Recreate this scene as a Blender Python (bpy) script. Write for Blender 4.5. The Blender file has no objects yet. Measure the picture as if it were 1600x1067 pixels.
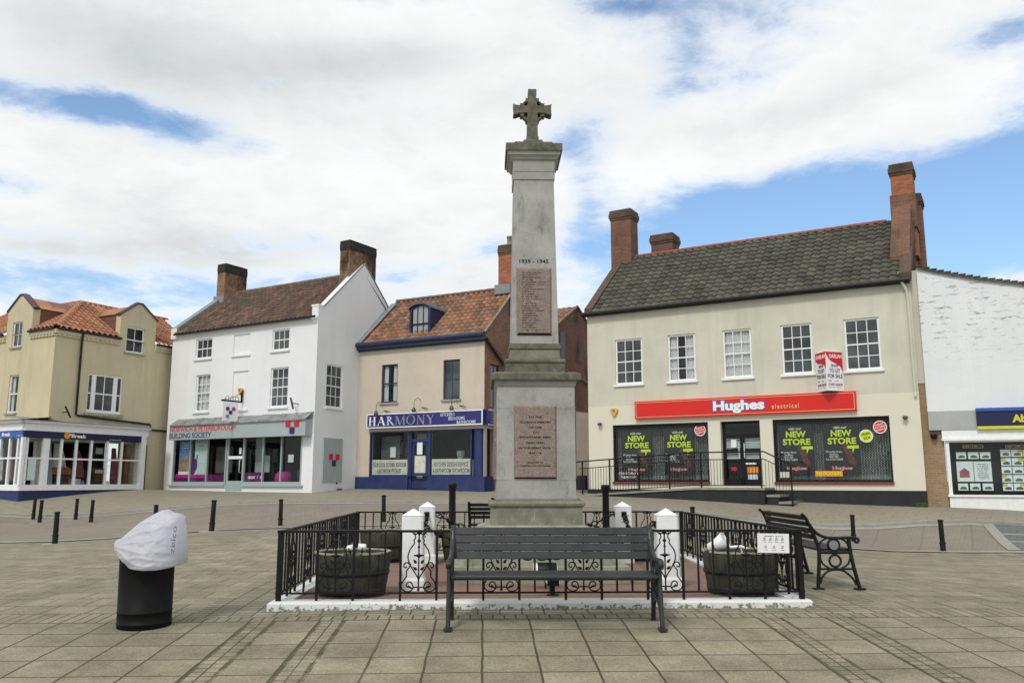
import bpy, math, random
import numpy as np
from mathutils import Matrix, Vector
rnd = random.Random(7)
R = math.radians
scn = bpy.context.scene
# ---------------------------------------------------------------- camera
EYE = 1.7
PITCH = R(9.33)
FPX = 1320.0
cd = bpy.data.cameras.new('camera'); cam = bpy.data.objects.new('camera', cd)
scn.collection.objects.link(cam); scn.camera = cam
cam.location = (0, 0, EYE); cam.rotation_euler = (math.pi/2+PITCH, 0, 0)
cd.sensor_width = 36; cd.lens = 36*FPX/1600; cd.clip_end = 3000; cd.clip_start = .05
# ---------------------------------------------------------------- light
SUN_EL, SUN_AZ = R(48), R(205)      # azimuth clockwise from +Y: behind the camera, to the left
w = bpy.data.worlds.new('World'); scn.world = w; w.use_nodes = True
sun_d = bpy.data.lights.new('sun', 'SUN'); sun = bpy.data.objects.new('sun', sun_d)
scn.collection.objects.link(sun)
sun_d.energy = 1.7; sun_d.angle = R(9); sun_d.color = (1, .95, .87)
sd = Vector((math.sin(SUN_AZ)*math.cos(SUN_EL), math.cos(SUN_AZ)*math.cos(SUN_EL), math.sin(SUN_EL)))
sun.rotation_euler = sd.to_track_quat('Z', 'Y').to_euler()
scn.view_settings.view_transform = 'Standard'; scn.view_settings.look = 'None'
scn.view_settings.gamma = 1; scn.view_settings.exposure = .06
# ---------------------------------------------------------------- node helpers
class NT:
    def __init__(s, nt): s.nt = nt; s._oc = None
    def new(s, t): return s.nt.nodes.new(t)
    def put(s, sock, v):
        if v is None: return
        if hasattr(v, 'is_output'): s.nt.links.new(v, sock)
        elif isinstance(v, (tuple, list)):
            v = tuple(v)
            if len(v) == 3 and sock.type == 'RGBA': v = v+(1,)
            sock.default_value = v
        else: sock.default_value = v
    def coord(s, k='Object'):
        if s._oc is None: s._oc = s.new('ShaderNodeTexCoord')
        return s._oc.outputs[k]
    def map(s, vec, scale=(1, 1, 1), rot=(0, 0, 0), loc=(0, 0, 0)):
        n = s.new('ShaderNodeMapping'); s.put(n.inputs['Vector'], vec)
        n.inputs['Scale'].default_value = scale; n.inputs['Rotation'].default_value = rot; n.inputs['Location'].default_value = loc
        return n.outputs[0]
    def noise(s, vec, scale=5, detail=4, rough=.55, out='Fac', dist=0):
        n = s.new('ShaderNodeTexNoise'); s.put(n.inputs['Vector'], vec)
        n.inputs['Scale'].default_value = scale; n.inputs['Detail'].default_value = detail; n.inputs['Roughness'].default_value = rough
        n.inputs['Distortion'].default_value = dist
        return n.outputs[out]
    def ramp(s, fac, *stops):
        n = s.new('ShaderNodeValToRGB'); s.put(n.inputs[0], fac); e = n.color_ramp.elements
        while len(e) < len(stops): e.new(.5)
        for i, (p, c) in enumerate(stops):
            e[i].position = p; e[i].color = (c, c, c, 1) if isinstance(c, (int, float)) else tuple(c)+(1,)
        return n.outputs[0]
    def mix(s, f, a, b, mode='MIX'):
        n = s.new('ShaderNodeMix'); n.data_type = 'RGBA'; n.blend_type = mode
        s.put(n.inputs[0], f); s.put(n.inputs[6], a); s.put(n.inputs[7], b)
        return n.outputs[2]
    def m(s, op, a, b=None, c=None):
        n = s.new('ShaderNodeMath'); n.operation = op; s.put(n.inputs[0], a); s.put(n.inputs[1], b); s.put(n.inputs[2], c)
        return n.outputs[0]
    def sep(s, v):
        n = s.new('ShaderNodeSeparateXYZ'); s.put(n.inputs[0], v); return n.outputs
    def comb(s, x, y, z=0.0):
        n = s.new('ShaderNodeCombineXYZ'); s.put(n.inputs[0], x); s.put(n.inputs[1], y); s.put(n.inputs[2], z); return n.outputs[0]
    def brick(s, vec, w, h, mortar, c1=(1, 1, 1), c2=(0, 0, 0), mc=(.5, .5, .5), off=.5, bias=0, smooth=.1):
        n = s.new('ShaderNodeTexBrick'); s.put(n.inputs['Vector'], vec)
        n.offset = off; n.offset_frequency = 2; n.squash = 1; n.squash_frequency = 2
        s.put(n.inputs['Color1'], c1); s.put(n.inputs['Color2'], c2); s.put(n.inputs['Mortar'], mc)
        n.inputs['Scale'].default_value = 1; n.inputs['Mortar Size'].default_value = mortar; n.inputs['Mortar Smooth'].default_value = smooth
        n.inputs['Bias'].default_value = bias; n.inputs['Brick Width'].default_value = w; n.inputs['Row Height'].default_value = h
        return n.outputs['Color'], n.outputs['Fac']
    def white(s, vec):
        n = s.new('ShaderNodeTexWhiteNoise'); n.noise_dimensions = '3D'; s.put(n.inputs[0], vec); return n.outputs[0]
    def bump(s, h, strength=.3, dist=.01, normal=None):
        n = s.new('ShaderNodeBump'); s.put(n.inputs['Height'], h); n.inputs['Strength'].default_value = strength; n.inputs['Distance'].default_value = dist
        s.put(n.inputs['Normal'], normal); return n.outputs[0]
def mat(name):
    m = bpy.data.materials.new(name); m.use_nodes = True
    n = NT(m.node_tree); m.node_tree.nodes.clear()
    o = n.new('ShaderNodeOutputMaterial'); b = n.new('ShaderNodeBsdfPrincipled')
    m.node_tree.links.new(b.outputs[0], o.inputs[0])
    n.b = b; n.o = o; n.mat = m
    return n
def fin(n, col, rough=.7, bump=None, spec=None, metal=0, **k):
    n.put(n.b.inputs['Base Color'], col); n.put(n.b.inputs['Roughness'], rough); n.put(n.b.inputs['Normal'], bump)
    n.b.inputs['Metallic'].default_value = metal
    if spec is not None: n.b.inputs['Specular IOR Level'].default_value = spec
    return n.mat
def sc(c, k): return tuple(min(1, v*k) for v in c)
MT = {}
def flat(name, c, rough=.6, var=.12, nscale=6, bumps=.0, spec=.4, metal=0):
    """paint-like surface: base colour with faint blotches and grime"""
    n = mat(name); o = n.coord('Object')
    f = n.noise(o, nscale, 5, .6); g = n.noise(n.map(o, (1, 1, .25)), nscale*3, 3)
    col = n.mix(n.ramp(f, (.3, 0), (.7, 1)), sc(c, 1-var), sc(c, 1+var*.5))
    col = n.mix(n.ramp(g, (.5, 0), (.85, .5)), col, sc(c, 1-2.2*var))
    bp = n.bump(g, bumps, .005) if bumps else None
    MT[name] = fin(n, col, rough, bp, spec, metal); return MT[name]
def brickmat(name, c1, c2, mc, bs=.5, w=.225, h=.075, mort=.008, stain=None, stain_lo=.55, big=None):
    n = mat(name); uv = n.coord('UV')
    col, f = n.brick(uv, w, h, mort, c1, c2, mc, bias=-.1)
    u = n.noise(uv, 1.3, 5, .6)
    col = n.mix(n.ramp(u, (.35, 0), (.75, .55)), col, big or sc(c1, .55))
    g = n.noise(uv, 30, 3)
    col = n.mix(.25, col, n.ramp(g, (.3, .15), (.7, .7)), 'OVERLAY')
    if stain:
        s = n.noise(n.map(uv, (1, .45, 1)), .9, 6, .65)
        col = n.mix(n.ramp(s, (stain_lo, 0), (stain_lo+.12, .85)), col, stain)
    b = n.bump(n.m('SUBTRACT', g, n.m('MULTIPLY', f, 2.0)), bs, .006)
    MT[name] = fin(n, col, .85, b, .2); return MT[name]
def pbrick(name, c, c2, peel=None, peel_lo=.66, bs=.35, grime=.35, rough=.75, grimec=None, split=None, course=.22):
    """painted brickwork / render: brick courses only read as relief"""
    n = mat(name); uv = n.coord('UV')
    _, f = n.brick(uv, .225, .075, .006, smooth=.6)
    u = n.noise(uv, .55, 6, .62); s = n.noise(n.map(uv, (2.2, .22, 1)), 1.0, 5, .6)
    col = n.mix(n.ramp(u, (.35, 0), (.68, 1)), c, c2)
    col = n.mix(n.ramp(s, (.50, 0), (.74, grime)), col, grimec or sc(c2, .55))
    if split: col = n.mix(n.m('MULTIPLY', n.m('LESS_THAN', n.m('ADD', n.sep(uv)[1], n.m('MULTIPLY', u, .04)), split), .75), col, sc(c, 1.12))
    col = n.mix(n.m('MULTIPLY', f, course), col, sc(c2, .6))
    if peel:
        p = n.noise(n.map(uv, (.75, 3.2, 1)), 2.9, 9, .78, dist=.25)
        hgt = n.sep(uv)[1]
        zone = n.ramp(n.m('DIVIDE', hgt, 10), (.50, 0), (.66, 1))
        col = n.mix(n.m('MULTIPLY', n.ramp(p, (peel_lo, 0), (peel_lo+.03, 1)), zone), col, peel)
    g = n.noise(uv, 22, 4)
    b = n.bump(n.m('SUBTRACT', n.m('MULTIPLY', g, .8), n.m('MULTIPLY', f, min(1, course*5))), bs, .006)
    MT[name] = fin(n, col, rough, b, .25); return MT[name]
def tilemat(name, cols, lichen, lf=.35):
    n = mat(name); uv = n.coord('UV'); s = n.sep(uv)
    cell = n.comb(n.m('FLOOR', s[0]), n.m('FLOOR', s[1]))
    r = n.white(cell)
    st = [(i/(len(cols)), c) for i, c in enumerate(cols)]
    col = n.ramp(r, *st)
    o = n.coord('Object'); a = n.noise(o, .8, 5, .65); b2 = n.noise(o, 14, 5, .7)
    col = n.mix(n.ramp(a, (.38, 0), (.66, lf)), col, lichen)
    col = n.mix(n.ramp(b2, (.52, 0), (.75, .6)), col, sc(cols[0], .5))
    MT[name] = fin(n, col, .8, n.bump(b2, .5, .01), .25); return MT[name]
def stone(name, c, c2, lich, lo=.55, sc_=3, bs=.3, grit=.25):
    n = mat(name); o = n.coord('Object')
    a = n.noise(o, sc_, 7, .65); b = n.noise(n.map(o, (1, 1, .35)), sc_*2.3, 6, .7); g = n.noise(o, 140, 2)
    col = n.mix(n.ramp(a, (.35, 0), (.65, 1)), c, c2)
    col = n.mix(n.ramp(b, (lo, 0), (lo+.14, .9)), col, lich)
    col = n.mix(grit, col, n.ramp(g, (.3, .1), (.7, .8)), 'OVERLAY')
    MT[name] = fin(n, col, .85, n.bump(n.m('ADD', b, n.m('MULTIPLY', g, .3)), bs, .008), .25); return MT[name]
# ---------------------------------------------------------------- image <-> world
def ray(px, py):
    a = (px-800)/FPX; b = (533.5-py)/FPX
    return Vector((a, math.cos(PITCH)-b*math.sin(PITCH), math.sin(PITCH)+b*math.cos(PITCH)))
def at(px, py, Y):
    d = ray(px, py); return Vector((0, 0, EYE))+d*(Y/d.y)
# ---------------------------------------------------------------- ground height
_ctl = []
def ctl(px, rel, Y): _ctl.append(((px-800)/1337.7*Y, Y, EYE+rel))
for x in (-6, -2, 2, 6):
    for y in (2.5, 5, 7.2): _ctl.append((x, y, .027+.0636*y))
for x, y in ((-2.4, 8.4), (2.9, 8.4), (.2, 8.3), (-2.4, 13), (.2, 13.2), (2.9, 13), (3.6, 9.4), (3.6, 11), (.2, 10.5), (-1, 8.1), (1.6, 8.1)): _ctl.append((x, y, .54))
BOLL = [(94, 798, 19.1, -1.385), (335, 780, 19.5, -1.137), (441, 779, 22.8, -1.19), (601, 772.5, 22.5, -1.08), (1465, 810, 19.5, -1.575),
        (1328, 803, 22.3, -1.58), (1080, 790, 20, -1.30), (1198, 796, 21, -1.42), (147, 780, 26.8, -1.30), (123, 778, 28.4, -1.295),
        (67.5, 780, 26.8, -1.30), (57, 778, 28.8, -1.30), (247, 788, 22, -1.325), (-1, 781, 27.5, -1.31)]
for px, _, Y, rel in BOLL[:12]: ctl(px, rel, Y)
for px, rel, Y in ((256, -.50, 37), (488, -.54, 32.6), (556, -.42, 35.1), (757, -.50, 32.3), (921, -.56, 32), (1200, -.72, 28.8), (1446, -.88, 26.3), (1600, -.99, 24.6),
                   (30, -.81, 31.4), (222, -.45, 35.8), (-150, -.85, 34), (900, -.4, 38), (-500, -1.2, 22), (2100, -1.7, 20), (-300, -1.2, 12), (1900, -1.3, 10),
                   (360, -.86, 29), (1000, -.82, 27), (1465, -1.07, 23), (600, -.82, 28.3)): ctl(px, rel, Y)
P = np.array(_ctl); N_ = len(P)
def _tps(d2): return np.where(d2 > 1e-9, .5*d2*np.log(np.maximum(d2, 1e-9)), 0)
K = _tps(((P[:, None, :2]-P[None, :, :2])**2).sum(-1))+np.eye(N_)*.12
A = np.zeros((N_+3, N_+3)); A[:N_, :N_] = K; A[:N_, N_] = 1; A[:N_, N_+1:] = P[:, :2]; A[N_, :N_] = 1; A[N_+1:, :N_] = P[:, :2].T
Wt = np.linalg.solve(A, np.concatenate([P[:, 2], np.zeros(3)]))
def g(x, y):
    x = min(max(x, -26), 20); y = min(max(y, 1.5), 40)
    return float((_tps((P[:, 0]-x)**2+(P[:, 1]-y)**2)*Wt[:N_]).sum()+Wt[N_]+Wt[N_+1]*x+Wt[N_+2]*y)
# ---------------------------------------------------------------- mesh builder
I4 = Matrix.Identity(4)
class MB:
    def __init__(s, M=None): s.v = []; s.f = []; s.uv = []; s.M = M or I4; s.sm = []
    def face(s, pts, uv=None, smooth=False):
        pts = [Vector(p) for p in pts]; k = len(s.v); s.v += [s.M@p for p in pts]; s.f.append(list(range(k, k+len(pts))))
        if uv is None:
            nn = Vector((0, 0, 0))
            for i in range(len(pts)):
                a, b = pts[i], pts[(i+1) % len(pts)]; nn += a.cross(b)
            ax = max(range(3), key=lambda i: abs(nn[i]))
            uv = [(p.y, p.z) if ax == 0 else (p.x, p.z) if ax == 1 else (p.x, p.y) for p in pts]
        s.uv += list(uv); s.sm.append(smooth)
    def grid(s, rows, smooth=True, uvs=None, closed=False):
        k = len(s.v); nr, nc = len(rows), len(rows[0])
        for r in rows: s.v += [s.M@Vector(p) for p in r]
        cc = nc if closed else nc-1
        for i in range(nr-1):
            for j in range(cc):
                j2 = (j+1) % nc
                s.f.append([k+i*nc+j, k+i*nc+j2, k+(i+1)*nc+j2, k+(i+1)*nc+j]); s.sm.append(smooth)
                if uvs: s.uv += [uvs[i][j], uvs[i][j+1], uvs[i+1][j+1], uvs[i+1][j]]
                else:
                    for a, b in ((i, j), (i, j2), (i+1, j2), (i+1, j)):
                        p = rows[a][b]; s.uv.append((p[0], p[2]))
    def box(s, x0, x1, y0, y1, z0, z1, M=None):
        o = s.M
        if M is not None: s.M = o@M
        c = [(x0, y0, z0), (x1, y0, z0), (x1, y1, z0), (x0, y1, z0), (x0, y0, z1), (x1, y0, z1), (x1, y1, z1), (x0, y1, z1)]
        for q in ((0, 1, 5, 4), (1, 2, 6, 5), (2, 3, 7, 6), (3, 0, 4, 7), (4, 5, 6, 7), (3, 2, 1, 0)): s.face([c[i] for i in q])
        s.M = o; return s
    def frus(s, cx, cy, z0, z1, a0, b0, a1, b1):
        """rectangular frustum, half sizes a,b"""
        c = [(cx+i*a0, cy+j*b0, z0) for i, j in ((-1, -1), (1, -1), (1, 1), (-1, 1))]+[(cx+i*a1, cy+j*b1, z1) for i, j in ((-1, -1), (1, -1), (1, 1), (-1, 1))]
        for q in ((0, 1, 5, 4), (1, 2, 6, 5), (2, 3, 7, 6), (3, 0, 4, 7), (4, 5, 6, 7), (3, 2, 1, 0)): s.face([c[i] for i in q])
        return s
    def lathe(s, prof, n=24, c=(0, 0), smooth=True, cap=True, ph=0, sx=1, sy=1):
        rows = [[(c[0]+r*sx*math.cos(2*math.pi*j/n+ph), c[1]+r*sy*math.sin(2*math.pi*j/n+ph), z) for j in range(n)] for r, z in prof]
        uvs = [[(j/n*6.283*max(.05, prof[0][0]), z) for j in range(n+1)] for r, z in prof]
        s.grid(rows, smooth, uvs, closed=True)
        if cap:
            s.face(rows[-1], smooth=False); s.face(rows[0][::-1], smooth=False)
        return s
    def tube(s, path, r, n=6, closed=False, rs=None, flat=None, cap=True):
        path = [Vector(p) for p in path]; m = len(path); rows = []
        up = None
        for i, p in enumerate(path):
            a = path[(i-1) % m] if (closed or i > 0) else p; b = path[(i+1) % m] if (closed or i < m-1) else p
            t = (b-a); t = t.normalized() if t.length > 1e-9 else Vector((0, 0, 1))
            if flat is not None: sd_ = Vector(flat); 
            else:
                if up is None: up = Vector((0, 0, 1)) if abs(t.z) < .9 else Vector((1, 0, 0))
                sd_ = t.cross(up)
                if sd_.length < 1e-4: sd_ = t.cross(Vector((.3, 1, .2)))
                sd_.normalize(); up = sd_.cross(t)
            o2 = t.cross(sd_).normalized() if flat is not None else up
            rr = rs[i] if rs else r
            ra, rb = (rr if not isinstance(rr, tuple) else rr[0]), (rr if not isinstance(rr, tuple) else rr[1])
            rows.append([p+sd_*ra*math.cos(2*math.pi*(k+.5)/n)+o2*rb*math.sin(2*math.pi*(k+.5)/n) for k in range(n)])
        if closed: rows.append(rows[0])
        s.grid(rows, n > 4, closed=True)
        if cap and not closed: s.face(rows[0][::-1]); s.face(rows[-1])
        return s
    def prism(s, poly, y0, y1, plane='xz'):
        """extrude a 2-D outline (counter-clockwise seen from -y) between y0 (front) and y1"""
        f = (lambda p, y: (p[0], y, p[1])) if plane == 'xz' else (lambda p, y: (y, p[0], p[1]))
        s.face([f(p, y0) for p in poly]); s.face([f(p, y1) for p in poly][::-1])
        for i in range(len(poly)):
            a, b = poly[i], poly[(i+1) % len(poly)]
            s.face([f(a, y1), f(b, y1), f(b, y0), f(a, y0)][::-1] if False else [f(b, y0), f(a, y0), f(a, y1), f(b, y1)])
        return s
    def build(s, name, m, parent=None, bevel=0, solid=0):
        me = bpy.data.meshes.new(name)
        inv = WM[parent].inverted() if parent else I4
        me.from_pydata([inv@v for v in s.v], [], s.f)
        ul = me.uv_layers.new(name='UVMap')
        flatuv = np.array([c for t in s.uv for c in (t[0], t[1])], dtype=np.float32)
        ul.data.foreach_set('uv', flatuv)
        me.polygons.foreach_set('use_smooth', s.sm)
        me.materials.append(MT[m] if isinstance(m, str) else m)
        me.update()
        o = bpy.data.objects.new(name, me); scn.collection.objects.link(o)
        if parent: o.parent = parent; WM[o] = WM[parent].copy()
        else: WM[o] = I4.copy()
        if bevel:
            b = o.modifiers.new('bevel', 'BEVEL'); b.width = bevel; b.segments = 2; b.limit_method = 'ANGLE'; b.angle_limit = R(40); b.harden_normals = False
        return o
WM = {}
def tag(o, label=None, cat=None, group=None, kind=None):
    if label: o['label'] = label
    if cat: o['category'] = cat
    if group: o['group'] = group
    if kind: o['kind'] = kind
    return o
def thing(name, label, cat, loc, rz=0, group=None, M=None):
    o = bpy.data.objects.new(name, None); scn.collection.objects.link(o)
    o.location = loc; o.rotation_euler = (0, 0, rz); o.empty_display_size = .2
    WM[o] = Matrix.Translation(Vector(loc))@Matrix.Rotation(rz, 4, 'Z')
    return tag(o, label, cat, group)
def dup(root, loc, rz, label=None, group=None):
    r = root.copy(); scn.collection.objects.link(r); r.location = loc; r.rotation_euler = (0, 0, rz)
    WM[r] = Matrix.Translation(Vector(loc))@Matrix.Rotation(rz, 4, 'Z')
    if label: r['label'] = label
    if group: r['group'] = group
    for ch in list(root.children):
        c = ch.copy(); scn.collection.objects.link(c); c.parent = r; WM[c] = WM[r].copy()
        for gg in list(ch.children):
            d = gg.copy(); scn.collection.objects.link(d); d.parent = c; WM[d] = WM[r].copy()
    return r
def text(s, M, box, m, parent, name='lettering', bold=0.0, depth=.006, y=0.0, shear=0.0, fit=True):
    """lettering fitted to box (x0,z0,x1,z1) of the frame M (x right, z up), standing proud at local y"""
    cu = bpy.data.curves.new(name, 'FONT'); cu.body = s; cu.size = 1; cu.extrude = 0.0; cu.offset = bold; cu.shear = shear; cu.align_x = 'CENTER'
    cu.resolution_u = 3
    ob = bpy.data.objects.new('tmp', cu); scn.collection.objects.link(ob)
    dg = bpy.context.evaluated_depsgraph_get(); me = bpy.data.meshes.new_from_object(ob.evaluated_get(dg))
    vs = [v.co.copy() for v in me.vertices]; fs = [list(p.vertices) for p in me.polygons]
    bpy.data.objects.remove(ob); bpy.data.curves.remove(cu); bpy.data.meshes.remove(me)
    xs = [v.x for v in vs]; ys = [v.y for v in vs]
    x0, x1, y0, y1 = min(xs), max(xs), min(ys), max(ys)
    bx0, bz0, bx1, bz1 = box
    kx = (bx1-bx0)/(x1-x0); kz = (bz1-bz0)/(y1-y0)
    mb = MB(M); edges = {}
    P2 = [((v.x-x0)*kx+bx0, (v.y-y0)*kz+bz0) for v in vs]
    k = len(mb.v)
    for p in P2: mb.v.append(M@Vector((p[0], y-depth, p[1])))
    for p in P2: mb.v.append(M@Vector((p[0], y, p[1])))
    nV = len(P2)
    for f in fs:
        mb.f.append(f); mb.sm.append(False); mb.uv += [P2[i] for i in f]
        for i in range(len(f)):
            a, b = f[i], f[(i+1) % len(f)]
            if (b, a) in edges: edges.pop((b, a))
            else: edges[(a, b)] = 1
    for a, b in edges:
        mb.f.append([b, a, a+nV, b+nV]); mb.sm.append(False); mb.uv += [P2[b], P2[a], P2[a], P2[b]]
    return mb.build(name, m, parent)
def scribble(M, box, rows, m, parent, y=0.0, name='small_print', seed=1, hgt=.6, align='c'):
    """rows of small worn letters that cannot be read in the photo"""
    rr = random.Random(seed); x0, z0, x1, z1 = box; mb = MB(M); dz = (z1-z0)/len(rows)
    for i, frac in enumerate(rows):
        wd = (x1-x0)*frac; xx = x0+(x1-x0-wd)/2 if align == 'c' else x0; zc = z1-(i+.5)*dz; h = dz*hgt; e = xx+wd
        while xx < e:
            lw = h*rr.uniform(.35, .7)
            if rr.random() < .86:
                lw2 = min(lw, e-xx)
                mb.box(xx, xx+lw2*.35, y-.002, y, zc-h/2, zc+h/2); 
                if rr.random() < .6: mb.box(xx+lw2*.35, xx+lw2, y-.002, y, zc+h*rr.choice((.3, .0, -.45)), zc+h*.5*1.0 if rr.random() < .3 else zc+h*.45)
                else: mb.box(xx+lw2*.65, xx+lw2, y-.002, y, zc-h/2, zc+h/2)
            xx += lw*1.35
    if mb.f: return mb.build(name, m, parent)
# ---------------------------------------------------------------- wall frame
class Wall:
    def __init__(s, P0, P1):
        s.P0 = Vector((P0[0], P0[1], 0)); d = Vector((P1[0]-P0[0], P1[1]-P0[1], 0)); s.L = d.length; s.u = d.normalized()
        s.n = Vector((-s.u.y, s.u.x, 0)); s.rz = math.atan2(s.u.y, s.u.x)
        s.M = Matrix.Translation(s.P0)@Matrix.Rotation(s.rz, 4, 'Z')
    def hit(s, px, py, off=0):
        d = ray(px, py); o = Vector((0, 0, EYE)); t = (s.n.dot(s.P0)+off-s.n.dot(o))/s.n.dot(d); p = o+d*t
        return (s.u.dot(p-s.P0), p.z)
    def rect(s, x0, y0, x1, y1, off=0):
        ym, xm = (y0+y1)/2, (x0+x1)/2
        return (s.hit(x0, ym, off)[0], s.hit(xm, y1, off)[1], s.hit(x1, ym, off)[0], s.hit(xm, y0, off)[1])
    def w(s, u, off, z): return s.M@Vector((u, off, z))
def wall_grid(mb, u0, u1, z0, z1, holes, y=0.0, deep=.14):
    us = sorted({u0, u1}|{min(max(h[i], u0), u1) for h in holes for i in (0, 2)}); zs = sorted({z0, z1}|{min(max(h[i], z0), z1) for h in holes for i in (1, 3)})
    for a, b in zip(us, us[1:]):
        if b-a < 1e-5: continue
        for c, d in zip(zs, zs[1:]):
            if d-c < 1e-5: continue
            um, zm = (a+b)/2, (c+d)/2
            if any(h[0] < um < h[2] and h[1] < zm < h[3] for h in holes): continue
            mb.face([(a, y, c), (b, y, c), (b, y, d), (a, y, d)])
    for h in holes:
        a, c, b, d = h[:4]; dd = h[4] if len(h) > 4 else deep
        mb.face([(a, y, c), (a, y, d), (a, y+dd, d), (a, y+dd, c)][::-1]); mb.face([(b, y, c), (b, y, d), (b, y+dd, d), (b, y+dd, c)])
        mb.face([(a, y, c), (b, y, c), (b, y+dd, c), (a, y+dd, c)][::-1]); mb.face([(a, y, d), (b, y, d), (b, y+dd, d), (a, y+dd, d)])
def sash(root, W, rc, cols, rows, fm='white_paint', deep=.1, sill=True, silm='white_paint', bar=.026, fr=.065, pane='dark_glass', meet=None, curtain=None, label=None, y0=0.0, arch=0):
    """a sash window: frame with glazing bars > pane, sill, curtain"""
    a, c, b, d = rc[:4]; m = MB(W.M); y = y0+deep-.05
    m.box(a, a+fr, y, y+.06, c, d); m.box(b-fr, b, y, y+.06, c, d); m.box(a+fr, b-fr, y, y+.06, c, c+fr*1.2); m.box(a+fr, b-fr, y, y+.06, d-fr, d)
    ia, ib, ic, id_ = a+fr, b-fr, c+fr*1.2, d-fr; zm = ic+(id_-ic)*(meet if meet else .5)
    m.box(ia, ib, y+.006, y+.05, zm-.022, zm+.022)
    for i in range(1, cols):
        x = ia+(ib-ia)*i/cols; m.box(x-bar/2, x+bar/2, y+.012, y+.045, ic, id_)
    for i in range(1, rows):
        z = ic+(id_-ic)*i/rows
        if abs(z-zm) > .06: m.box(ia, ib, y+.014, y+.043, z-bar/2, z+bar/2)
    o = m.build('window', fm, root)
    if label: o['label'] = label
    p = MB(W.M); p.box(ia-.01, ib+.01, y+.026, y+.032, ic-.01, id_+.01); p.build('pane', pane if not curtain else 'clear_glass', o)
    if curtain:
        q = MB(W.M); ww = ib-ia; segs = [(ia, ib)] if curtain == 'full' else [(ia, ia+ww*.3), (ib-ww*.34, ib)]
        for s0, s1 in segs:
            n = max(8, int((s1-s0)/.02)); rows_ = []
            for z in (ic, ic+(id_-ic)*.4, id_):
                rows_.append([(s0+(s1-s0)*j/n+.01*math.sin(j*.9+z), y+.1+.018*math.sin(j*1.15), z) for j in range(n+1)])
            q.grid(rows_)
        q.build('curtain', 'net_curtain', o)
        q = MB(W.M); q.box(ia-.05, ib+.05, y+.3, y+.32, ic-.1, id_+.1); q.build('dark_backing', 'interior_dark', o)  # dark sheet behind the curtain, coloured to pass for an unlit room
    if sill:
        q = MB(W.M); q.box(a-.07, b+.07, y0-.07, y0+deep-.02, c-.07, c+.002); q.build('sill', silm, o, bevel=.006)
    return o
def pantile(mb, O, E, S, L, H, tw=.24, th=.31, amp=.045, u0f=lambda v: 0, u1f=None, lift=.032, seed=0, skip=None):
    rr = random.Random(seed); O = Vector(O); E = Vector(E).normalized(); S = Vector(S).normalized(); Nn = E.cross(S).normalized()
    if u1f is None: u1f = lambda v: L
    nc = int(L/tw*6)+1; nr = max(1, int(round(H/th))); th = H/nr
    jit = {}
    rows = []; uvs = []
    for r in range(nr):
        for v, li, vv in ((r*th, lift, r+.01), ((r+1)*th-.0005, 0, r+.99)):
            row = []; uv = []
            a, b = u0f(v), u1f(v)
            for i in range(nc+1):
                u = L*i/nc; uc = min(max(u, a), b); ph = (uc/tw) % 1.0
                wv = amp*(math.sin(ph*2*math.pi)*.5+.22*math.sin(ph*4*math.pi+.7)+.5)
                k = (int(uc/tw), r)
                if k not in jit: jit[k] = rr.uniform(-.007, .007)
                sag = -.03*math.sin(math.pi*uc/L)*math.sin(math.pi*min(1, v/H))
                row.append(O+E*uc+S*(v+jit[k]*1.2)+Nn*(wv+li+jit[k]+sag)); uv.append((uc/tw+.001, vv, uc))
            rows.append(row); uvs.append(uv)
    if not skip: mb.grid(rows, False, uvs); return
    for i in range(len(rows)-1):
        for j in range(nc):
            if not skip((uvs[i][j][2]+uvs[i][j+1][2])/2, (i//2)*th): mb.face([rows[i][j], rows[i][j+1], rows[i+1][j+1], rows[i+1][j]], [q[:2] for q in (uvs[i][j], uvs[i][j+1], uvs[i+1][j+1], uvs[i+1][j])])
# ---------------------------------------------------------------- sky: Nishita with a broken cloud deck
n = NT(w.node_tree); n.nt.nodes.clear()
out = n.new('ShaderNodeOutputWorld'); bg = n.new('ShaderNodeBackground'); n.nt.links.new(bg.outputs[0], out.inputs[0])
sky = n.new('ShaderNodeTexSky'); sky.sky_type = 'NISHITA'; sky.sun_disc = False; sky.sun_elevation = SUN_EL; sky.sun_rotation = SUN_AZ
sky.air_density = 1.0; sky.dust_density = 1.6; sky.ozone_density = 1.4
SKYS = .13
bg.inputs['Strength'].default_value = SKYS
v = n.coord('Generated'); s = n.sep(v)
el = n.m('ARCSINE', s[2]); az = n.m('ARCTAN2', s[0], s[1])
zz = n.m('ADD', n.m('MAXIMUM', s[2], 0.0), .16)
pl = n.comb(n.m('DIVIDE', s[0], zz), n.m('DIVIDE', s[1], zz), 0)
n1 = n.noise(pl, 1.9, 12, .62, dist=.25); n2 = n.noise(n.map(pl, loc=(3.1, 7.7, 2)), .9, 6, .55); n3 = n.noise(n.map(pl, loc=(9, 1, 5)), 5.0, 10, .68, dist=.3)
def blob(px, py, rx, ry, rot=0, amp=1.0):
    d = ray(px, py).normalized(); a0 = math.atan2(d.x, d.y); e0 = math.asin(d.z)
    k = 1/1320
    da = n.m('SUBTRACT', az, a0); de = n.m('SUBTRACT', el, e0)
    c, s_ = math.cos(rot), math.sin(rot)
    x = n.m('ADD', n.m('MULTIPLY', da, c/(rx*k)), n.m('MULTIPLY', de, s_/(rx*k)))
    y = n.m('ADD', n.m('MULTIPLY', da, -s_/(ry*k)), n.m('MULTIPLY', de, c/(ry*k)))
    r2 = n.m('ADD', n.m('MULTIPLY', x, x), n.m('MULTIPLY', y, y))
    return n.m('MULTIPLY', n.m('EXPONENT', n.m('MULTIPLY', r2, -1.0)), amp)
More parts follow.
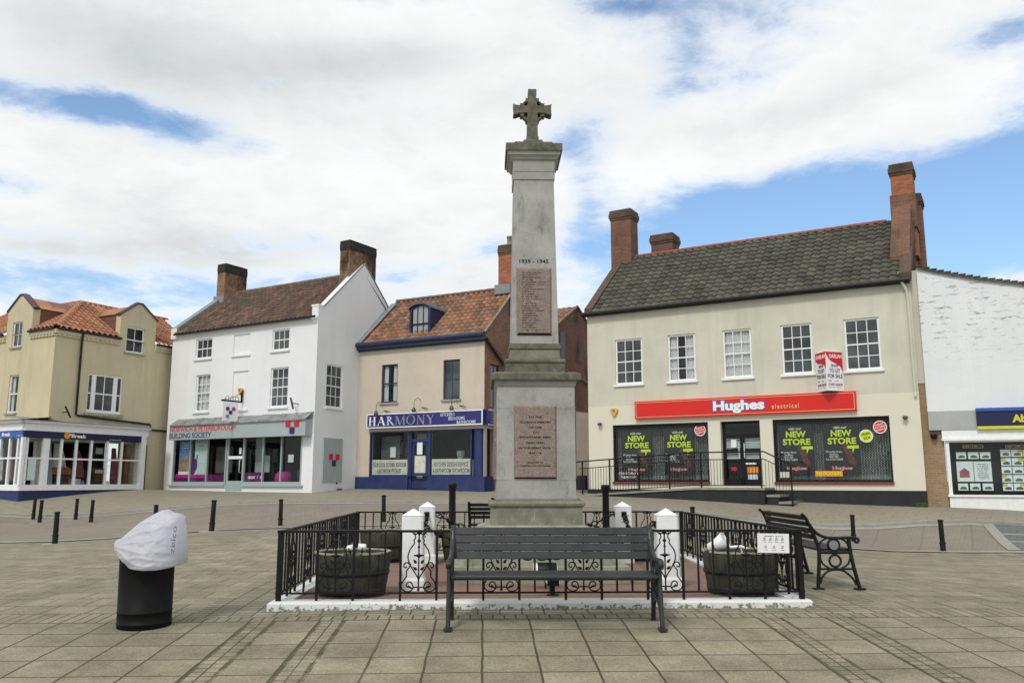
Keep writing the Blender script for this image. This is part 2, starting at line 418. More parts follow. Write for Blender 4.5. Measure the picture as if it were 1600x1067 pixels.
gaps = [blob(95, 160, 95, 26, -.05, .30), blob(270, 195, 120, 30, -.16, .36), blob(1065, 85, 60, 50, .5, .20), blob(985, 5, 110, 24, 0, .26), blob(880, 235, 40, 26, 0, .14), blob(1180, 5, 90, 30, 0, .2),
        blob(1560, 50, 110, 30, .1, .26), blob(1500, 330, 330, 95, .1, .62), blob(1180, 350, 230, 60, .05, .36), blob(1260, 270, 120, 30, .2, .14), blob(915, 225, 55, 45, 0, .22), blob(60, 290, 140, 16, 0, .16),
        blob(420, 130, 50, 22, 0, .16), blob(150, 445, 300, 28, 0, .18), blob(915, 330, 30, 60, 0, .2), blob(1050, 140, 80, 30, .4, .12), blob(500, 375, 50, 20, 0, .10), blob(760, 300, 40, 20, 0, .08)]
G = gaps[0]
for b_ in gaps[1:]: G = n.m('ADD', G, b_)
solid = n.m('ADD', blob(1250, 190, 330, 60, .15, .24), n.m('ADD', blob(500, 60, 420, 70, 0, .20), n.m('ADD', blob(560, 270, 420, 90, 0, .15), blob(300, 340, 400, 50, 0, .12))))
cov = n.m('ADD', n.m('SUBTRACT', n.m('ADD', n.m('MULTIPLY', n1, 1.0), .08), G), solid)
cov = n.m('ADD', cov, n.m('MULTIPLY', n.m('SUBTRACT', n3, .5), .62))
mask = n.ramp(cov, (.28, .03), (.40, .30), (.50, .72), (.64, 1))
dk = n.m('ADD', n.m('ADD', blob(180, 70, 260, 60, -.1, .16), blob(560, 95, 200, 36, .1, .17)), n.m('ADD', blob(330, 385, 170, 34, .05, .17), n.m('ADD', blob(1200, 185, 230, 30, .1, .10), blob(60, 385, 90, 20, 0, .10))))
shade = n.ramp(n.m('ADD', n.m('ADD', n.m('MULTIPLY', n2, .42), n.m('MULTIPLY', n1, .36)), n.m('ADD', n.m('MULTIPLY', n3, .24), dk)), (.44, 1.0), (.54, .80), (.68, .40), (.80, .12))
edge = n.ramp(cov, (.45, 0), (.62, 1))
k = 1/SKYS
ccol = n.mix(edge, (.92*k, .96*k, 1.0*k), n.mix(shade, (.50*k, .535*k, .54*k), (.97*k, .985*k, .98*k)))
nm = n.mix(1.0, sky.outputs[0], (1.17, 1.36, 1.44), 'MULTIPLY')
n.put(bg.inputs['Color'], n.mix(mask, nm, ccol))
# ---------------------------------------------------------------- materials
flat('white_paint', (.82, .83, .82), .5, .08); flat('white_masonry', (.78, .79, .78), .6, .08, bumps=.2)
flat('black_paint', (.006, .006, .007), .42, .3, 9, spec=.22); flat('black_metal', (.007, .007, .009), .5, .3, 20, spec=.25)
flat('bench_slat', (.022, .030, .031), .40, .4, 9, spec=.4, bumps=.3)
flat('bench_black', (.008, .010, .010), .5, .3, 9, spec=.3)
flat('plinth_black', (.018, .020, .022), .7, .35, 3); flat('navy', (.020, .026, .11), .45, .15, 3); flat('shop_blue', (.022, .035, .13), .55, .3, 2.5, bumps=.2)
flat('sign_blue', (.028, .026, .17), .35, .06); flat('sign_red', (.66, .016, .010), .35, .05, 1); flat('sign_navy', (.012, .015, .065), .35, .06)
flat('dark_blue', (.03, .045, .10), .45, .3, 5)
flat('grey_green', (.34, .42, .42), .45, .06, 2); flat('grey_fascia', (.36, .42, .42), .4, .06, 2); flat('lead', (.24, .26, .27), .6, .25, 4, bumps=.2)
flat('lead_dark', (.10, .12, .13), .6, .3, 4); flat('gutter_black', (.012, .012, .014), .5, .2)
flat('white_plastic', (.80, .80, .80), .35, .04); flat('yellow_sign', (.62, .60, .02), .4, .05); flat('bright_blue', (.03, .10, .42), .4, .05)
flat('lime', (.62, .74, .02), .5, .03); flat('text_white', (.82, .82, .80), .5, .03); flat('text_red', (.60, .010, .03), .4, .05); flat('text_navy', (.03, .02, .12), .4, .05)
flat('text_gold', (.80, .62, .28), .5, .03); flat('letter_blue', (.06, .10, .42), .4, .03); flat('silver_letter', (.55, .60, .66), .35, .12, 3)
flat('silver_dim', (.25, .29, .38), .35, .2, 3)
flat('orange', (.80, .26, .03), .5, .05); flat('alarm_yellow', (.72, .40, .10), .45, .15, 10); flat('magenta', (.50, .02, .26), .45, .1); flat('purple', (.12, .01, .09), .45, .1)
flat('text_purple', (.09, .02, .13), .45, .1)
flat('sill_stone', (.36, .35, .28), .8, .2); flat('sill_red', (.20, .05, .035), .7, .2); flat('flap', (.36, .35, .33), .5, .1)
flat('grey_band', (.40, .41, .40), .7, .08, 2); flat('card', (.74, .80, .80), .5, .06); flat('card_yellow', (.62, .50, .05), .5, .1); flat('photo_dark', (.12, .13, .14), .5, .5, 12)
flat('poster_black', (.010, .010, .011), .4, .1); flat('poster_brown', (.13, .035, .02), .5, .5, 9); flat('grille', (.42, .46, .44), .45, .3); flat('poster_blue', (.10, .24, .52), .5, .15, 2); flat('poster_pale', (.55, .66, .66), .5, .05)
flat('skin_tone', (.40, .26, .18), .6, .5, 5); flat('wood_orange', (.34, .11, .035), .6, .2); flat('wood_brown', (.11, .05, .025), .6, .4, 6); flat('cloth_pink', (.42, .12, .13), .8, .4, 8); flat('cloth_green', (.05, .17, .10), .8, .4, 8); flat('cream_cloth', (.64, .62, .52), .8, .2, 6)
flat('interior_dark', (.022, .021, .020), .9, .2); flat('interior_pale', (.62, .60, .50), .9, .1); flat('interior_mid', (.10, .10, .09), .9, .3, 2); flat('net_curtain', (.62, .61, .62), .9, .1, 20)  # interior_dark puts the shade of unlit rooms into its colour
flat('concrete', (.27, .26, .22), .85, .2, 4, bumps=.3); flat('tarmac_dark', (.07, .07, .07), .9, .2, 3)
flat('soil', (.16, .13, .10), .95, .5, 25, bumps=.9); flat('twig', (.09, .07, .05), .9, .3); flat('weed_leaf', (.06, .13, .035), .7, .4, 20)
flat('terracotta', (.42, .17, .09), .8, .2); flat('pot_clay', (.38, .27, .16), .8, .2); flat('copper', (.3, .2, .1), .5)
flat('dormer_blue', (.022, .022, .085), .5, .15); flat('mortar_pale', (.30, .29, .27), .9, .3, 8, bumps=.5)
flat('bin_black', (.006, .006, .006), .62, .3, 9, spec=.15, bumps=.1)
flat('letter_black', (.012, .011, .011), .8, .1); flat('letter_worn', (.09, .07, .06), .8, .3, 20); flat('moss', (.075, .085, .03), .95, .4, 12, bumps=.8)
def glassmat(name, tint, k, rgh=.02, lo=.0):
    n = mat(name); n.nt.nodes.remove(n.b)
    tr = n.new('ShaderNodeBsdfTransparent'); gl = n.new('ShaderNodeBsdfGlossy'); mx = n.new('ShaderNodeMixShader'); fr = n.new('ShaderNodeLayerWeight'); fr.inputs[0].default_value = .5
    n.put(tr.inputs[0], tint); gl.inputs['Roughness'].default_value = rgh
    o = n.coord('Object'); n.put(gl.inputs['Normal'], n.bump(n.noise(o, 1.2, 2), .08, .02)); gl.inputs['Color'].default_value = (.9, .93, .93, 1)
    n.put(mx.inputs[0], n.m('MULTIPLY_ADD', n.m('POWER', fr.outputs[1], 5.0), .7*k, .016+lo)); n.nt.links.new(tr.outputs[0], mx.inputs[1]); n.nt.links.new(gl.outputs[0], mx.inputs[2]); n.nt.links.new(mx.outputs[0], n.o.inputs[0])
    MT[name] = n.mat
glassmat('clear_glass', (.94, .96, .955), 1.0); glassmat('shop_glass', (.93, .95, .945), 1.0)
n = mat('dark_glass'); o = n.coord('Object'); col = n.mix(n.ramp(n.noise(o, .9, 3), (.35, 0), (.65, 1)), (.010, .013, .014), (.075, .090, .095))  # paler blotches in the pane colour stand in for reflections
fin(n, col, .04, n.bump(n.noise(o, 1.3, 3), .12, .03), .55); MT['dark_glass'] = n.mat
n = mat('pale_glass'); o = n.coord('Object'); fin(n, (.28, .30, .31), .08, n.bump(n.noise(o, 1.3, 3), .1, .03), .8); MT['pale_glass'] = n.mat
# walls
pbrick('wall_norwich', (.80, .81, .81), (.74, .75, .75), grime=.09, bs=.15, course=.07)
pbrick('wall_hughes', (.63, .605, .49), (.52, .51, .42), grime=.38, bs=.08, grimec=(.40, .39, .33), split=4.45, course=0)
pbrick('wall_harmony', (.62, .545, .445), (.55, .48, .395), grime=.16, bs=.5)
pbrick('wall_break', (.62, .535, .35), (.53, .475, .32), grime=.35, bs=.5, grimec=(.30, .29, .20))
pbrick('wall_agency', (.76, .79, .79), (.70, .73, .73), peel=(.34, .32, .31), peel_lo=.558, grime=.1, bs=.22)
pbrick('wall_low', (.40, .34, .28), (.30, .27, .22), grime=.4, bs=.6)
brickmat('brick_orange', (.46, .155, .07), (.24, .09, .05), (.24, .20, .16))
brickmat('brick_red', (.36, .14, .085), (.20, .09, .06), (.36, .33, .27), stain=(.28, .25, .2), stain_lo=.6)
brickmat('brick_old', (.26, .115, .07), (.14, .075, .05), (.17, .155, .13), stain=(.055, .05, .035), stain_lo=.54)
brickmat('brick_sooty', (.38, .21, .12), (.20, .12, .08), (.18, .16, .12), stain=(.012, .013, .008), stain_lo=.49)
brickmat('brick_dark', (.22, .09, .06), (.13, .065, .045), (.19, .16, .13), stain=(.04, .035, .03), stain_lo=.52)
brickmat('brick_pier', (.38, .25, .14), (.29, .185, .105), (.34, .30, .22), bs=.35, stain=(.22, .18, .12), stain_lo=.66)
brickmat('brick_floor', (.30, .175, .135), (.24, .145, .115), (.19, .16, .12), bs=.3, w=.2, h=.1, stain=(.20, .17, .13), stain_lo=.62)
tilemat('tiles_hughes', [(.054, .052, .041), (.082, .078, .060), (.042, .041, .034), (.115, .10, .074), (.068, .066, .050)], (.13, .135, .10), .35)
tilemat('tiles_norwich', [(.10, .055, .035), (.17, .085, .05), (.06, .045, .035), (.22, .12, .08), (.09, .06, .045)], (.06, .06, .045), .7)
tilemat('tiles_harmony', [(.30, .12, .06), (.40, .18, .09), (.22, .10, .06), (.34, .20, .13), (.16, .09, .06)], (.13, .10, .07), .6)
tilemat('tiles_break', [(.44, .16, .07), (.36, .14, .07), (.50, .23, .12), (.28, .12, .07)], (.14, .10, .07), .55)
flat('ridge_red', (.26, .075, .05), .8, .3, 8); flat('ridge_brown', (.16, .10, .07), .85, .4, 8, bumps=.4); flat('ridge_orange', (.46, .21, .11), .85, .35, 8)
flat('coping', (.22, .17, .15), .85, .3, 6, bumps=.4); flat('purple_coping', (.10, .065, .075), .8, .3, 6); flat('lead_roof_old', (.26, .27, .27), .8, .5, 3, bumps=.6)
stone('marble', (.40, .40, .37), (.29, .29, .275), (.17, .18, .16), .56, 2.8, .2, .2)
stone('stone_lichen', (.25, .24, .185), (.16, .16, .115), (.33, .32, .27), .56, 7, .5, .3)
stone('stone_top', (.175, .165, .125), (.09, .088, .06), (.27, .255, .21), .60, 9, .5, .25)
stone('stone_step', (.36, .35, .28), (.24, .25, .17), (.12, .14, .07), .55, 4, .5, .3)
stone('granite_pink', (.30, .225, .195), (.23, .18, .155), (.36, .30, .265), .60, 12, .12, .7)
brickmat('brick_verge', (.15, .085, .065), (.09, .06, .05), (.12, .11, .09), stain=(.05, .045, .035), stain_lo=.5)
stone('granite_shaded', (.07, .05, .045), (.06, .045, .04), (.1, .07, .06), .6, 12, .1, .5)  # darker granite copy, shade of the downward plaque bevels put into colour
stone('oak', (.070, .072, .052), (.034, .036, .026), (.13, .135, .09), .58, 5, .4, .2)
flat('soot_black', (.035, .032, .024), .9, .5, 9, bumps=.6); flat('hoop', (.014, .013, .011), .7, .4, 9); flat('oak_rim', (.30, .29, .20), .85, .3, 9, bumps=.4)
n = mat('kerb_white'); o = n.coord('Object'); p = n.noise(o, 22, 7, .72); z = n.sep(o)[2]
low = n.m('MULTIPLY_ADD', z, -2.6, 1.513)
col = n.mix(n.ramp(n.m('ADD', p, low), (.575, 0), (.63, 1)), (.68, .69, .67), (.19, .18, .14)); fin(n, col, .7, n.bump(p, .6, .012), .3); MT['kerb_white'] = n.mat
# bag
n = mat('bag_plastic'); o = n.coord('Object')
n.b.inputs['Subsurface Weight'].default_value = 0; n.b.inputs['Transmission Weight'].default_value = 0
tl = n.new('ShaderNodeBsdfTranslucent'); tl.inputs[0].default_value = (.78, .78, .86, 1); mx = n.new('ShaderNodeMixShader'); mx.inputs[0].default_value = .55
wr = n.noise(n.map(o, (1, 1, 1.0)), 7, 6, .6, dist=1.2)
fin(n, n.mix(n.ramp(n.noise(o, 4, 4), (.4, 0), (.7, 1)), (.84, .84, .87), (.76, .76, .82)), .30, n.bump(wr, .4, .02), .5)
n.nt.links.new(n.b.outputs[0], mx.inputs[1]); n.nt.links.new(tl.outputs[0], mx.inputs[2]); n.nt.links.new(mx.outputs[0], n.o.inputs[0]); MT['bag_plastic'] = n.mat
# ---------------------------------------------------------------- ground materials
TH = R(1.84)
PC = Vector((.207, 10.58, 0)); PFR = .53
n = mat('paving'); o = n.coord('Object')
uvw = n.map(o, rot=(0, 0, -TH)); ss = n.sep(uvw); U, V_ = ss[0], ss[1]
def between(x, a, b): return n.m('MULTIPLY', n.m('GREATER_THAN', x, a), n.m('LESS_THAN', x, b))
def add(*a):
    r = a[0]
    for q in a[1:]: r = n.m('ADD', r, q)
    return r
near = n.m('LESS_THAN', V_, 7.63)
bands = n.m('MULTIPLY', add(between(U, -1.4, -1.2), between(U, -2.0, -1.8), between(U, 2.4, 2.6), between(U, 3.0, 3.2)), near)
shift = add(between(U, -1.8, -1.4), between(U, 2.6, 3.0))
slabv = n.comb(n.m('ADD', U, n.m('MULTIPLY', shift, .2)), n.m('SUBTRACT', V_, 7.63), 0)
wob = n.noise(o, 2.5, 2, out='Color')
wv = n.new('ShaderNodeVectorMath'); wv.operation = 'MULTIPLY_ADD'; n.put(wv.inputs[0], wob); wv.inputs[1].default_value = (.02, .02, 0); n.put(wv.inputs[2], slabv)
slabw = wv.outputs[0]
tone, fs = n.brick(slabw, .4, .4, .010, (.9, .9, .9), (.55, .55, .55), (.5, .5, .5), off=0.0, smooth=.4)
_, fs2 = n.brick(n.comb(n.m('ADD', U, 0.0), n.m('SUBTRACT', V_, 7.63), 0), .4, .4, .007, off=.5, smooth=.3)
far = n.m('GREATER_THAN', V_, 7.9)
sidew = n.m('MULTIPLY', n.m('SUBTRACT', 1.0, near), 1.0)
tset, fb = n.brick(n.comb(U, V_, 0), .1, .1, .007, (.9, .9, .9), (.45, .45, .45), off=0.0, smooth=.4)
edge_b = between(V_, 7.63, 8.03)
tedge, fe = n.brick(n.comb(n.m('ADD', U, .02), n.m('SUBTRACT', V_, 7.63), 0), .1, .4, .008, (.9, .9, .9), (.45, .45, .45), off=.0, smooth=.4)
pu = n.m('ABSOLUTE', n.m('SUBTRACT', U, .545)); 
sideb = n.m('MULTIPLY', n.m('LESS_THAN', pu, 3.15), between(V_, 7.8, 13.6))
tsd, fsd = n.brick(n.comb(V_, n.m('SUBTRACT', U, .545), 0), .1, .2, .008, (.9, .9, .9), (.45, .45, .45), off=0, smooth=.4)
F = n.mix(sidew, fs, fs2); T = tone
F = n.mix(bands, F, fb); T = n.mix(bands, T, tset); F = n.mix(edge_b, F, fe); T = n.mix(edge_b, T, tedge); F = n.mix(sideb, F, fsd); T = n.mix(sideb, T, tsd)
a = n.noise(o, .35, 6, .6); b_ = n.noise(o, 2.2, 8, .68); c_ = n.noise(o, 60, 3, .7)
base = n.mix(n.ramp(a, (.35, 0), (.65, 1)), (.315, .278, .188), (.262, .238, .165))
base = n.mix(n.ramp(b_, (.40, 0), (.66, .9)), base, (.175, .160, .102))
base = n.mix(.60, base, n.ramp(T, (.4, .30), (.95, .60)), 'OVERLAY')
base = n.mix(.42, base, n.ramp(c_, (.34, .12), (.66, .80)), 'OVERLAY')
sp = n.noise(o, 95, 2); base = n.mix(n.ramp(sp, (.70, 0), (.74, .5)), base, (.42, .41, .36))
mossy = n.noise(o, 1.6, 5, .7)
jc = n.mix(n.ramp(mossy, (.40, 0), (.60, 1)), (.060, .048, .034), (.060, .060, .022))
bw = n.m('MULTIPLY', n.m('SUBTRACT', 1.0, n.m('SUBTRACT', 1.0, near)), n.ramp(mossy, (.45, 0), (.7, .5)))
Fm = n.m('MULTIPLY', F, n.ramp(n.noise(o, .8, 5, .7), (.28, .45), (.5, 1.0)))
col = n.mix(Fm, base, jc)
# wide mossy joints along the sett bands
mj = n.m('MULTIPLY', near, n.m('GREATER_THAN', .022, n.m('MINIMUM', n.m('MINIMUM', n.m('ABSOLUTE', n.m('ADD', U, 1.2)), n.m('ABSOLUTE', n.m('ADD', U, 1.4))), n.m('MINIMUM', n.m('ABSOLUTE', n.m('ADD', U, 1.8)), n.m('ABSOLUTE', n.m('ADD', U, 2.0))))))
mj2 = n.m('MULTIPLY', near, n.m('GREATER_THAN', .018, n.m('MINIMUM', n.m('MINIMUM', n.m('ABSOLUTE', n.m('SUBTRACT', U, 2.4)), n.m('ABSOLUTE', n.m('SUBTRACT', U, 2.6))), n.m('MINIMUM', n.m('ABSOLUTE', n.m('SUBTRACT', U, 3.0)), n.m('ABSOLUTE', n.m('SUBTRACT', U, 3.2))))))
col = n.mix(n.m('MULTIPLY', n.m('ADD', mj, mj2), n.ramp(n.noise(o, 5, 5, .7), (.40, 0), (.55, .85))), col, (.055, .060, .018))
hgt = n.m('SUBTRACT', n.m('ADD', n.m('MULTIPLY', c_, .25), n.m('MULTIPLY', b_, .3)), F)
fin(n, col, n.ramp(b_, (.3, .62), (.7, .85)), n.bump(hgt, .6, .010), .3); MT['paving'] = n.mat
n = mat('road_brick'); o = n.coord('Object'); r_ = n.map(o, rot=(0, 0, R(31)))
t_, f_ = n.brick(r_, .2, .1, .006, (.9, .9, .9), (.5, .5, .5), smooth=.3)
_, f2 = n.brick(n.map(o, rot=(0, 0, R(28))), 1.1, 60, .03, off=0)
a = n.noise(o, .4, 6, .65); b_ = n.noise(o, 3, 6, .7)
base = n.mix(n.ramp(a, (.35, 0), (.65, 1)), (.262, .228, .176), (.226, .200, .158)); base = n.mix(n.ramp(b_, (.5, 0), (.8, .5)), base, (.14, .125, .11))
base = n.mix(.3, base, n.ramp(t_, (.4, .3), (.95, .58)), 'OVERLAY'); col = n.mix(n.m('MULTIPLY', f_, .5), base, (.09, .08, .07)); col = n.mix(n.m('MULTIPLY', f2, .25), col, (.09, .08, .07))
fin(n, col, .8, n.bump(n.m('SUBTRACT', b_, f_), .4, .006), .3); MT['road_brick'] = n.mat
def groundmat(name, c1, c2, c3, jw=None):
    n = mat(name); o = n.coord('Object'); a = n.noise(o, .5, 6, .65); b_ = n.noise(o, 4, 7, .7); c_ = n.noise(o, 50, 3)
    base = n.mix(n.ramp(a, (.35, 0), (.65, 1)), c1, c2); base = n.mix(n.ramp(b_, (.5, 0), (.78, .7)), base, c3); base = n.mix(.3, base, n.ramp(c_, (.34, .2), (.66, .75)), 'OVERLAY')
    f = 0
    if jw:
        _, f = n.brick(n.map(o, rot=(0, 0, R(31))), jw, jw*.7, .01); base = n.mix(n.m('MULTIPLY', f, .55), base, sc(c3, .5))
    MT[name] = fin(n, base, .8, n.bump(n.m('SUBTRACT', c_, f), .3, .006), .3)
groundmat('pavement', (.285, .255, .185), (.25, .225, .17), (.19, .17, .125), .6); groundmat('strip', (.33, .32, .28), (.29, .28, .24), (.22, .21, .18)); groundmat('kerbstone', (.30, .29, .25), (.26, .25, .22), (.18, .17, .15))
groundmat('parking', (.15, .16, .155), (.13, .14, .135), (.10, .10, .10), .3); groundmat('far_ground', (.20, .19, .15), (.17, .17, .13), (.12, .12, .09))
# ---------------------------------------------------------------- ground sheets
def axis(lo, a, b, hi, st):
    r = list(np.arange(a, b+1e-6, st)); d = st; x = a
    L_ = []
    while x > lo: d *= 1.6; x -= d; L_.append(x)
    Rr = []; d = st; x = b
    while x < hi: d *= 1.6; x += d; Rr.append(x)
    return L_[::-1]+r+Rr
xs = axis(-420, -28, 22, 420, .5); ys = axis(-300, 1.0, 42, 600, .5)
mb = MB(); mb.grid([[(x, y, g(x, y)) for x in xs] for y in ys], True)
tag(mb.build('plaza', 'paving'), 'pale slab paving of the market square with mossy joints', None, None, 'structure')
def poly_at(line):  # image polyline -> ground points, by marching
    pts = []
    for px, py in line:
        d = ray(px, py); lo, hi = 3.0, 60.0; prev = 3.0; hit = None
        t = 3.0
        while t < 70:
            p = Vector((0, 0, EYE))+d*(t/d.y)
            if p.z <= g(p.x, p.y): hit = t; break
            prev = t; t += .1
        if hit is None: continue
        lo, hi = prev, hit
        for _ in range(20):
            mm = (lo+hi)/2; p = Vector((0, 0, EYE))+d*(mm/d.y)
            if p.z <= g(p.x, p.y): hi = mm
            else: lo = mm
        p = Vector((0, 0, EYE))+d*(hi/d.y); pts.append((p.x, p.y))
    return pts
def resample(pts, k):
    d = [0]
    for a, b in zip(pts, pts[1:]): d.append(d[-1]+math.dist(a, b))
    out = []
    for i in range(k+1):
        s_ = d[-1]*i/k
        for j in range(len(d)-1):
            if s_ <= d[j+1]+1e-9: break
        f = (s_-d[j])/max(1e-9, d[j+1]-d[j]); out.append((pts[j][0]+(pts[j+1][0]-pts[j][0])*f, pts[j][1]+(pts[j+1][1]-pts[j][1])*f))
    return out
def strip(name, A_, B_, m, dz, label=None, nu=120, nv=24, edge=0):
    A_ = resample(A_, nu); B_ = resample(B_, nu); mb = MB(); rows = []
    for j in range(nv+1):
        f = j/nv; rows.append([(a[0]+(b[0]-a[0])*f, a[1]+(b[1]-a[1])*f, g(a[0]+(b[0]-a[0])*f, a[1]+(b[1]-a[1])*f)+dz) for a, b in zip(A_, B_)])
    mb.grid(rows, True)
    if edge:
        mb.grid([[(p[0], p[1], p[2]-edge) for p in rows[0]], rows[0]], False)
    return tag(mb.build(name, m), label, None, None, 'structure')
# far kerb line (plan), pavement behind it to the buildings, road in front
KF = [(-60, 47), (-22.5, 29.6), (-17.2, 29.2), (-12, 29.6), (-6, 29.2), (0, 28.0), (5.0, 25.9), (9.5, 23.7), (13.5, 21.6), (20, 18.4), (60, 0)]
KN = [(-60, 38), (-21, 20.6), (-16.5, 20.2), (-10.5, 20.4), (-7, 20.3), (-3, 21.4), (2, 21.6), (6.2, 20.9), (9, 19.8), (11.2, 18.9), (14.5, 17.4), (20, 14.6), (60, -6)]
KB = [(p[0]+3.5, p[1]+16) for p in KF]
def offs(L_, d): return [(x, y+d) for x, y in L_]
strip('road', KN, KF, 'road_brick', .012, 'pinkish block paved road across the square', nv=30)
strip('near_edging', offs(KN, -.42), KN, 'strip', .016, 'pale stone edging strip along the near side of the road', nv=2)
strip('kerb', KF, offs(KF, .16), 'kerbstone', .085, 'low stone kerb on the far side of the road', nv=1, edge=.10)
strip('channel', offs(KF, -.3), offs(KF, -.004), 'strip', .020, 'pale channel stones below the far kerb', nv=1)
strip('pavement', offs(KF, .16), KB, 'pavement', .078, 'worn buff pavement in front of the shops', nv=60)
# darker parking bay at the right with a pale line round it
def gz(p, dz): return (p[0], p[1], g(p[0], p[1])+dz)
def gquad(mb, q, dz, k=12):
    rows = []
    for j in range(k+1):
        f = j/k; a = (q[0][0]+(q[3][0]-q[0][0])*f, q[0][1]+(q[3][1]-q[0][1])*f); b = (q[1][0]+(q[2][0]-q[1][0])*f, q[1][1]+(q[2][1]-q[1][1])*f)
        rows.append([gz((a[0]+(b[0]-a[0])*i/k, a[1]+(b[1]-a[1])*i/k), dz) for i in range(k+1)])
    mb.grid(rows, True)
q4 = poly_at([(1576, 861), (1596, 861), (1551, 819.5), (1535, 819.5)]); print('MARK', q4)
ex = lambda p, dx, dy: (p[0]+dx, p[1]+dy)
mb = MB(); gquad(mb, [q4[1], ex(q4[1], 8, -4.2), ex(q4[2], 8, -4.6), q4[2]], .022, 20); tag(mb.build('parking_bay', 'parking'), 'dark grey paved parking bay at the right end of the road', None, None, 'structure')
mb = MB(); gquad(mb, q4, .026); f_ = lambda t: (q4[1][0]+(q4[2][0]-q4[1][0])*t, q4[1][1]+(q4[2][1]-q4[1][1])*t)
for t in (.35, .62): a = f_(t); c_2 = f_(t+.04); gquad(mb, [a, ex(a, 8, -4.3), ex(c_2, 8, -4.3), c_2], .026, 16)
tag(mb.build('painted_lines', 'strip'), 'pale lines marking the parking bay', None, None, 'structure')
# ================================================================ buildings
def room(root, W, rc, depth, mwall, y=.16, mfloor='interior_mid', name='shop_interior', pad=.15):
    a, c, b, d = rc[:4]; a -= pad; b += pad; d += .1; c -= .05
    m = MB(W.M); m.face([(a, depth, c), (b, depth, c), (b, depth, d), (a, depth, d)]); m.face([(a, y, c), (a, depth, c), (a, depth, d), (a, y, d)]); m.face([(b, y, c), (b, y, d), (b, depth, d), (b, depth, c)])
    m.face([(a, y, d), (a, depth, d), (b, depth, d), (b, y, d)]); m.face([(a, y, c), (b, y, c), (b, depth, c), (a, depth, c)])
    return m.build(name, mwall, root)
def chimney(root, M, u0, u1, o0, o1, zb, zt, m, band=3, pots=(), cap='brick_sooty', label=None, pot='pot_clay', corb=.7, crown='brick_verge'):
    mb = MB(M); mb.box(u0, u1, o0, o1, zb, zt-.42); o = mb.build('chimney', m, root, bevel=.008); mb = MB(M)
    for i, (e, za, zb2) in enumerate(((.045, zt-.42, zt-.32), (.09, zt-.32, zt-.14), (.05, zt-.14, zt))): e *= corb; mb.box(u0-e, u1+e, o0-e, o1+e, za, zb2)
    mb.build('chimney_crown', crown, o, bevel=.008)
    if label: o['label'] = label
    cp = MB(M); cp.frus((u0+u1)/2, (o0+o1)/2, zt, zt+.07, (u1-u0)/2+.03, (o1-o0)/2+.03, (u1-u0)/2-.12, (o1-o0)/2-.12); cp.build('chimney_cap', 'mortar_pale' if m != 'brick_sooty' else 'moss', o)
    for (pu, po, h) in pots:
        q = MB(M@Matrix.Translation((pu, po, zt+.05))); q.lathe([(.15, 0), (.14, h*.85), (.17, h*.87), (.17, h), (.13, h)], 14); q.build('chimney_pot', pot, o)
    return o
def gable_hull(root, W, L, D, z0, ze, zr, ro, m, skipL=False, skipR=False, par=0.0, back=True):
    """side and back walls of a pitched-roof block"""
    mb = MB(W.M); e = .02
    for u in ([] if skipL else [e])+([] if skipR else [L-e]):
        mb.face([(u, 0.02, z0), (u, D, z0), (u, D, ze+par), (u, ro, zr+par), (u, 0.02, ze+par)])
    if back: mb.face([(0, D, z0), (L, D, z0), (L, D, ze), (0, D, ze)])
    return mb.build('side_wall', m, root)
def ridge_tiles(mb, a, b, r=.13, step=.42):
    a, b = Vector(a), Vector(b); L = (b-a).length; k = max(1, int(L/step)); d = (b-a).normalized()
    for i in range(k):
        p = a+d*(L*i/k); q = a+d*(L*(i+1)/k+.01)
        s_ = d.cross(Vector((0, 0, 1))).normalized(); up = s_.cross(d); rows = []
        for pt, rr in ((p, r*1.06), (q, r*.97)): rows.append([pt+s_*rr*math.cos(t)+up*rr*.9*math.sin(t)-up*.03 for t in [math.pi*j/8 for j in range(9)]])
        mb.grid(rows, True)
def bracket_stub(W, px, py, label):
    u, z = W.hit(px, py); M = W.M@Matrix.Translation((u, 0, z)); mb = MB(M); mb.tube([(0, 0, 0), (.02, -.35, .0)], .018); mb.tube([(-.12, -.30, .22), (.1, -.36, -.22)], .035)
    return tag(mb.build('wall_bracket', 'black_metal'), label, 'bracket')
# ---------------------------------------------------------------- cream shop on the right (red fascia)
H = Wall((2.894, 32), (12.69, 26.27)); HL = H.L; HZ = 8.10; HR = 10.93
hb = thing('shop_building', 'long cream two storey shop with dark pantile roof and red sign', 'building', (2.894, 32, g(2.894, 32)), H.rz)
hw = [H.rect(961.5, 528.6, 1003.8, 606), H.rect(1043.5, 522.5, 1086.5, 591), H.rect(1129.5, 514.5, 1174.5, 585), H.rect(1221, 506.3, 1269.5, 581), H.rect(1320, 497, 1376, 586)]
sw1 = H.rect(958, 661, 1107.5, 752.5); sdr = H.rect(1127, 655.5, 1189, 758.5); sw2 = H.rect(1209, 653, 1393, 752.5)
sdr = (sdr[0], sw1[1]-.12, sdr[2], sdr[3]); ztop = (sw1[3]+sw2[3])/2; zbot = (sw1[1]+sw2[1])/2
sw1 = (sw1[0], zbot, sw1[2], ztop); sw2 = (sw2[0], zbot, sw2[2], ztop); sdr = (sdr[0], zbot-.14, sdr[2], ztop)
zw1 = sum(h[3] for h in hw)/5; zw0 = sum(h[1] for h in hw)/5
hw = [(h[0], zw0, h[2], zw1) for h in hw]
mb = MB(H.M); wall_grid(mb, 0, HL, -1, HZ, hw+[sw1+(.3,), sdr+(.35,), sw2+(.3,)]); mb.build('wall', 'wall_hughes', hb)
gable_hull(hb, H, HL, 6.8, -1, HZ, HR, 3.4, 'brick_old')
for i, h in enumerate(hw): sash(hb, H, h, 3, 4, curtain={1: 'pair', 2: 'full'}.get(i), pane='dark_glass', silm='white_paint')
zpl = H.hit(1330, 766)[1]
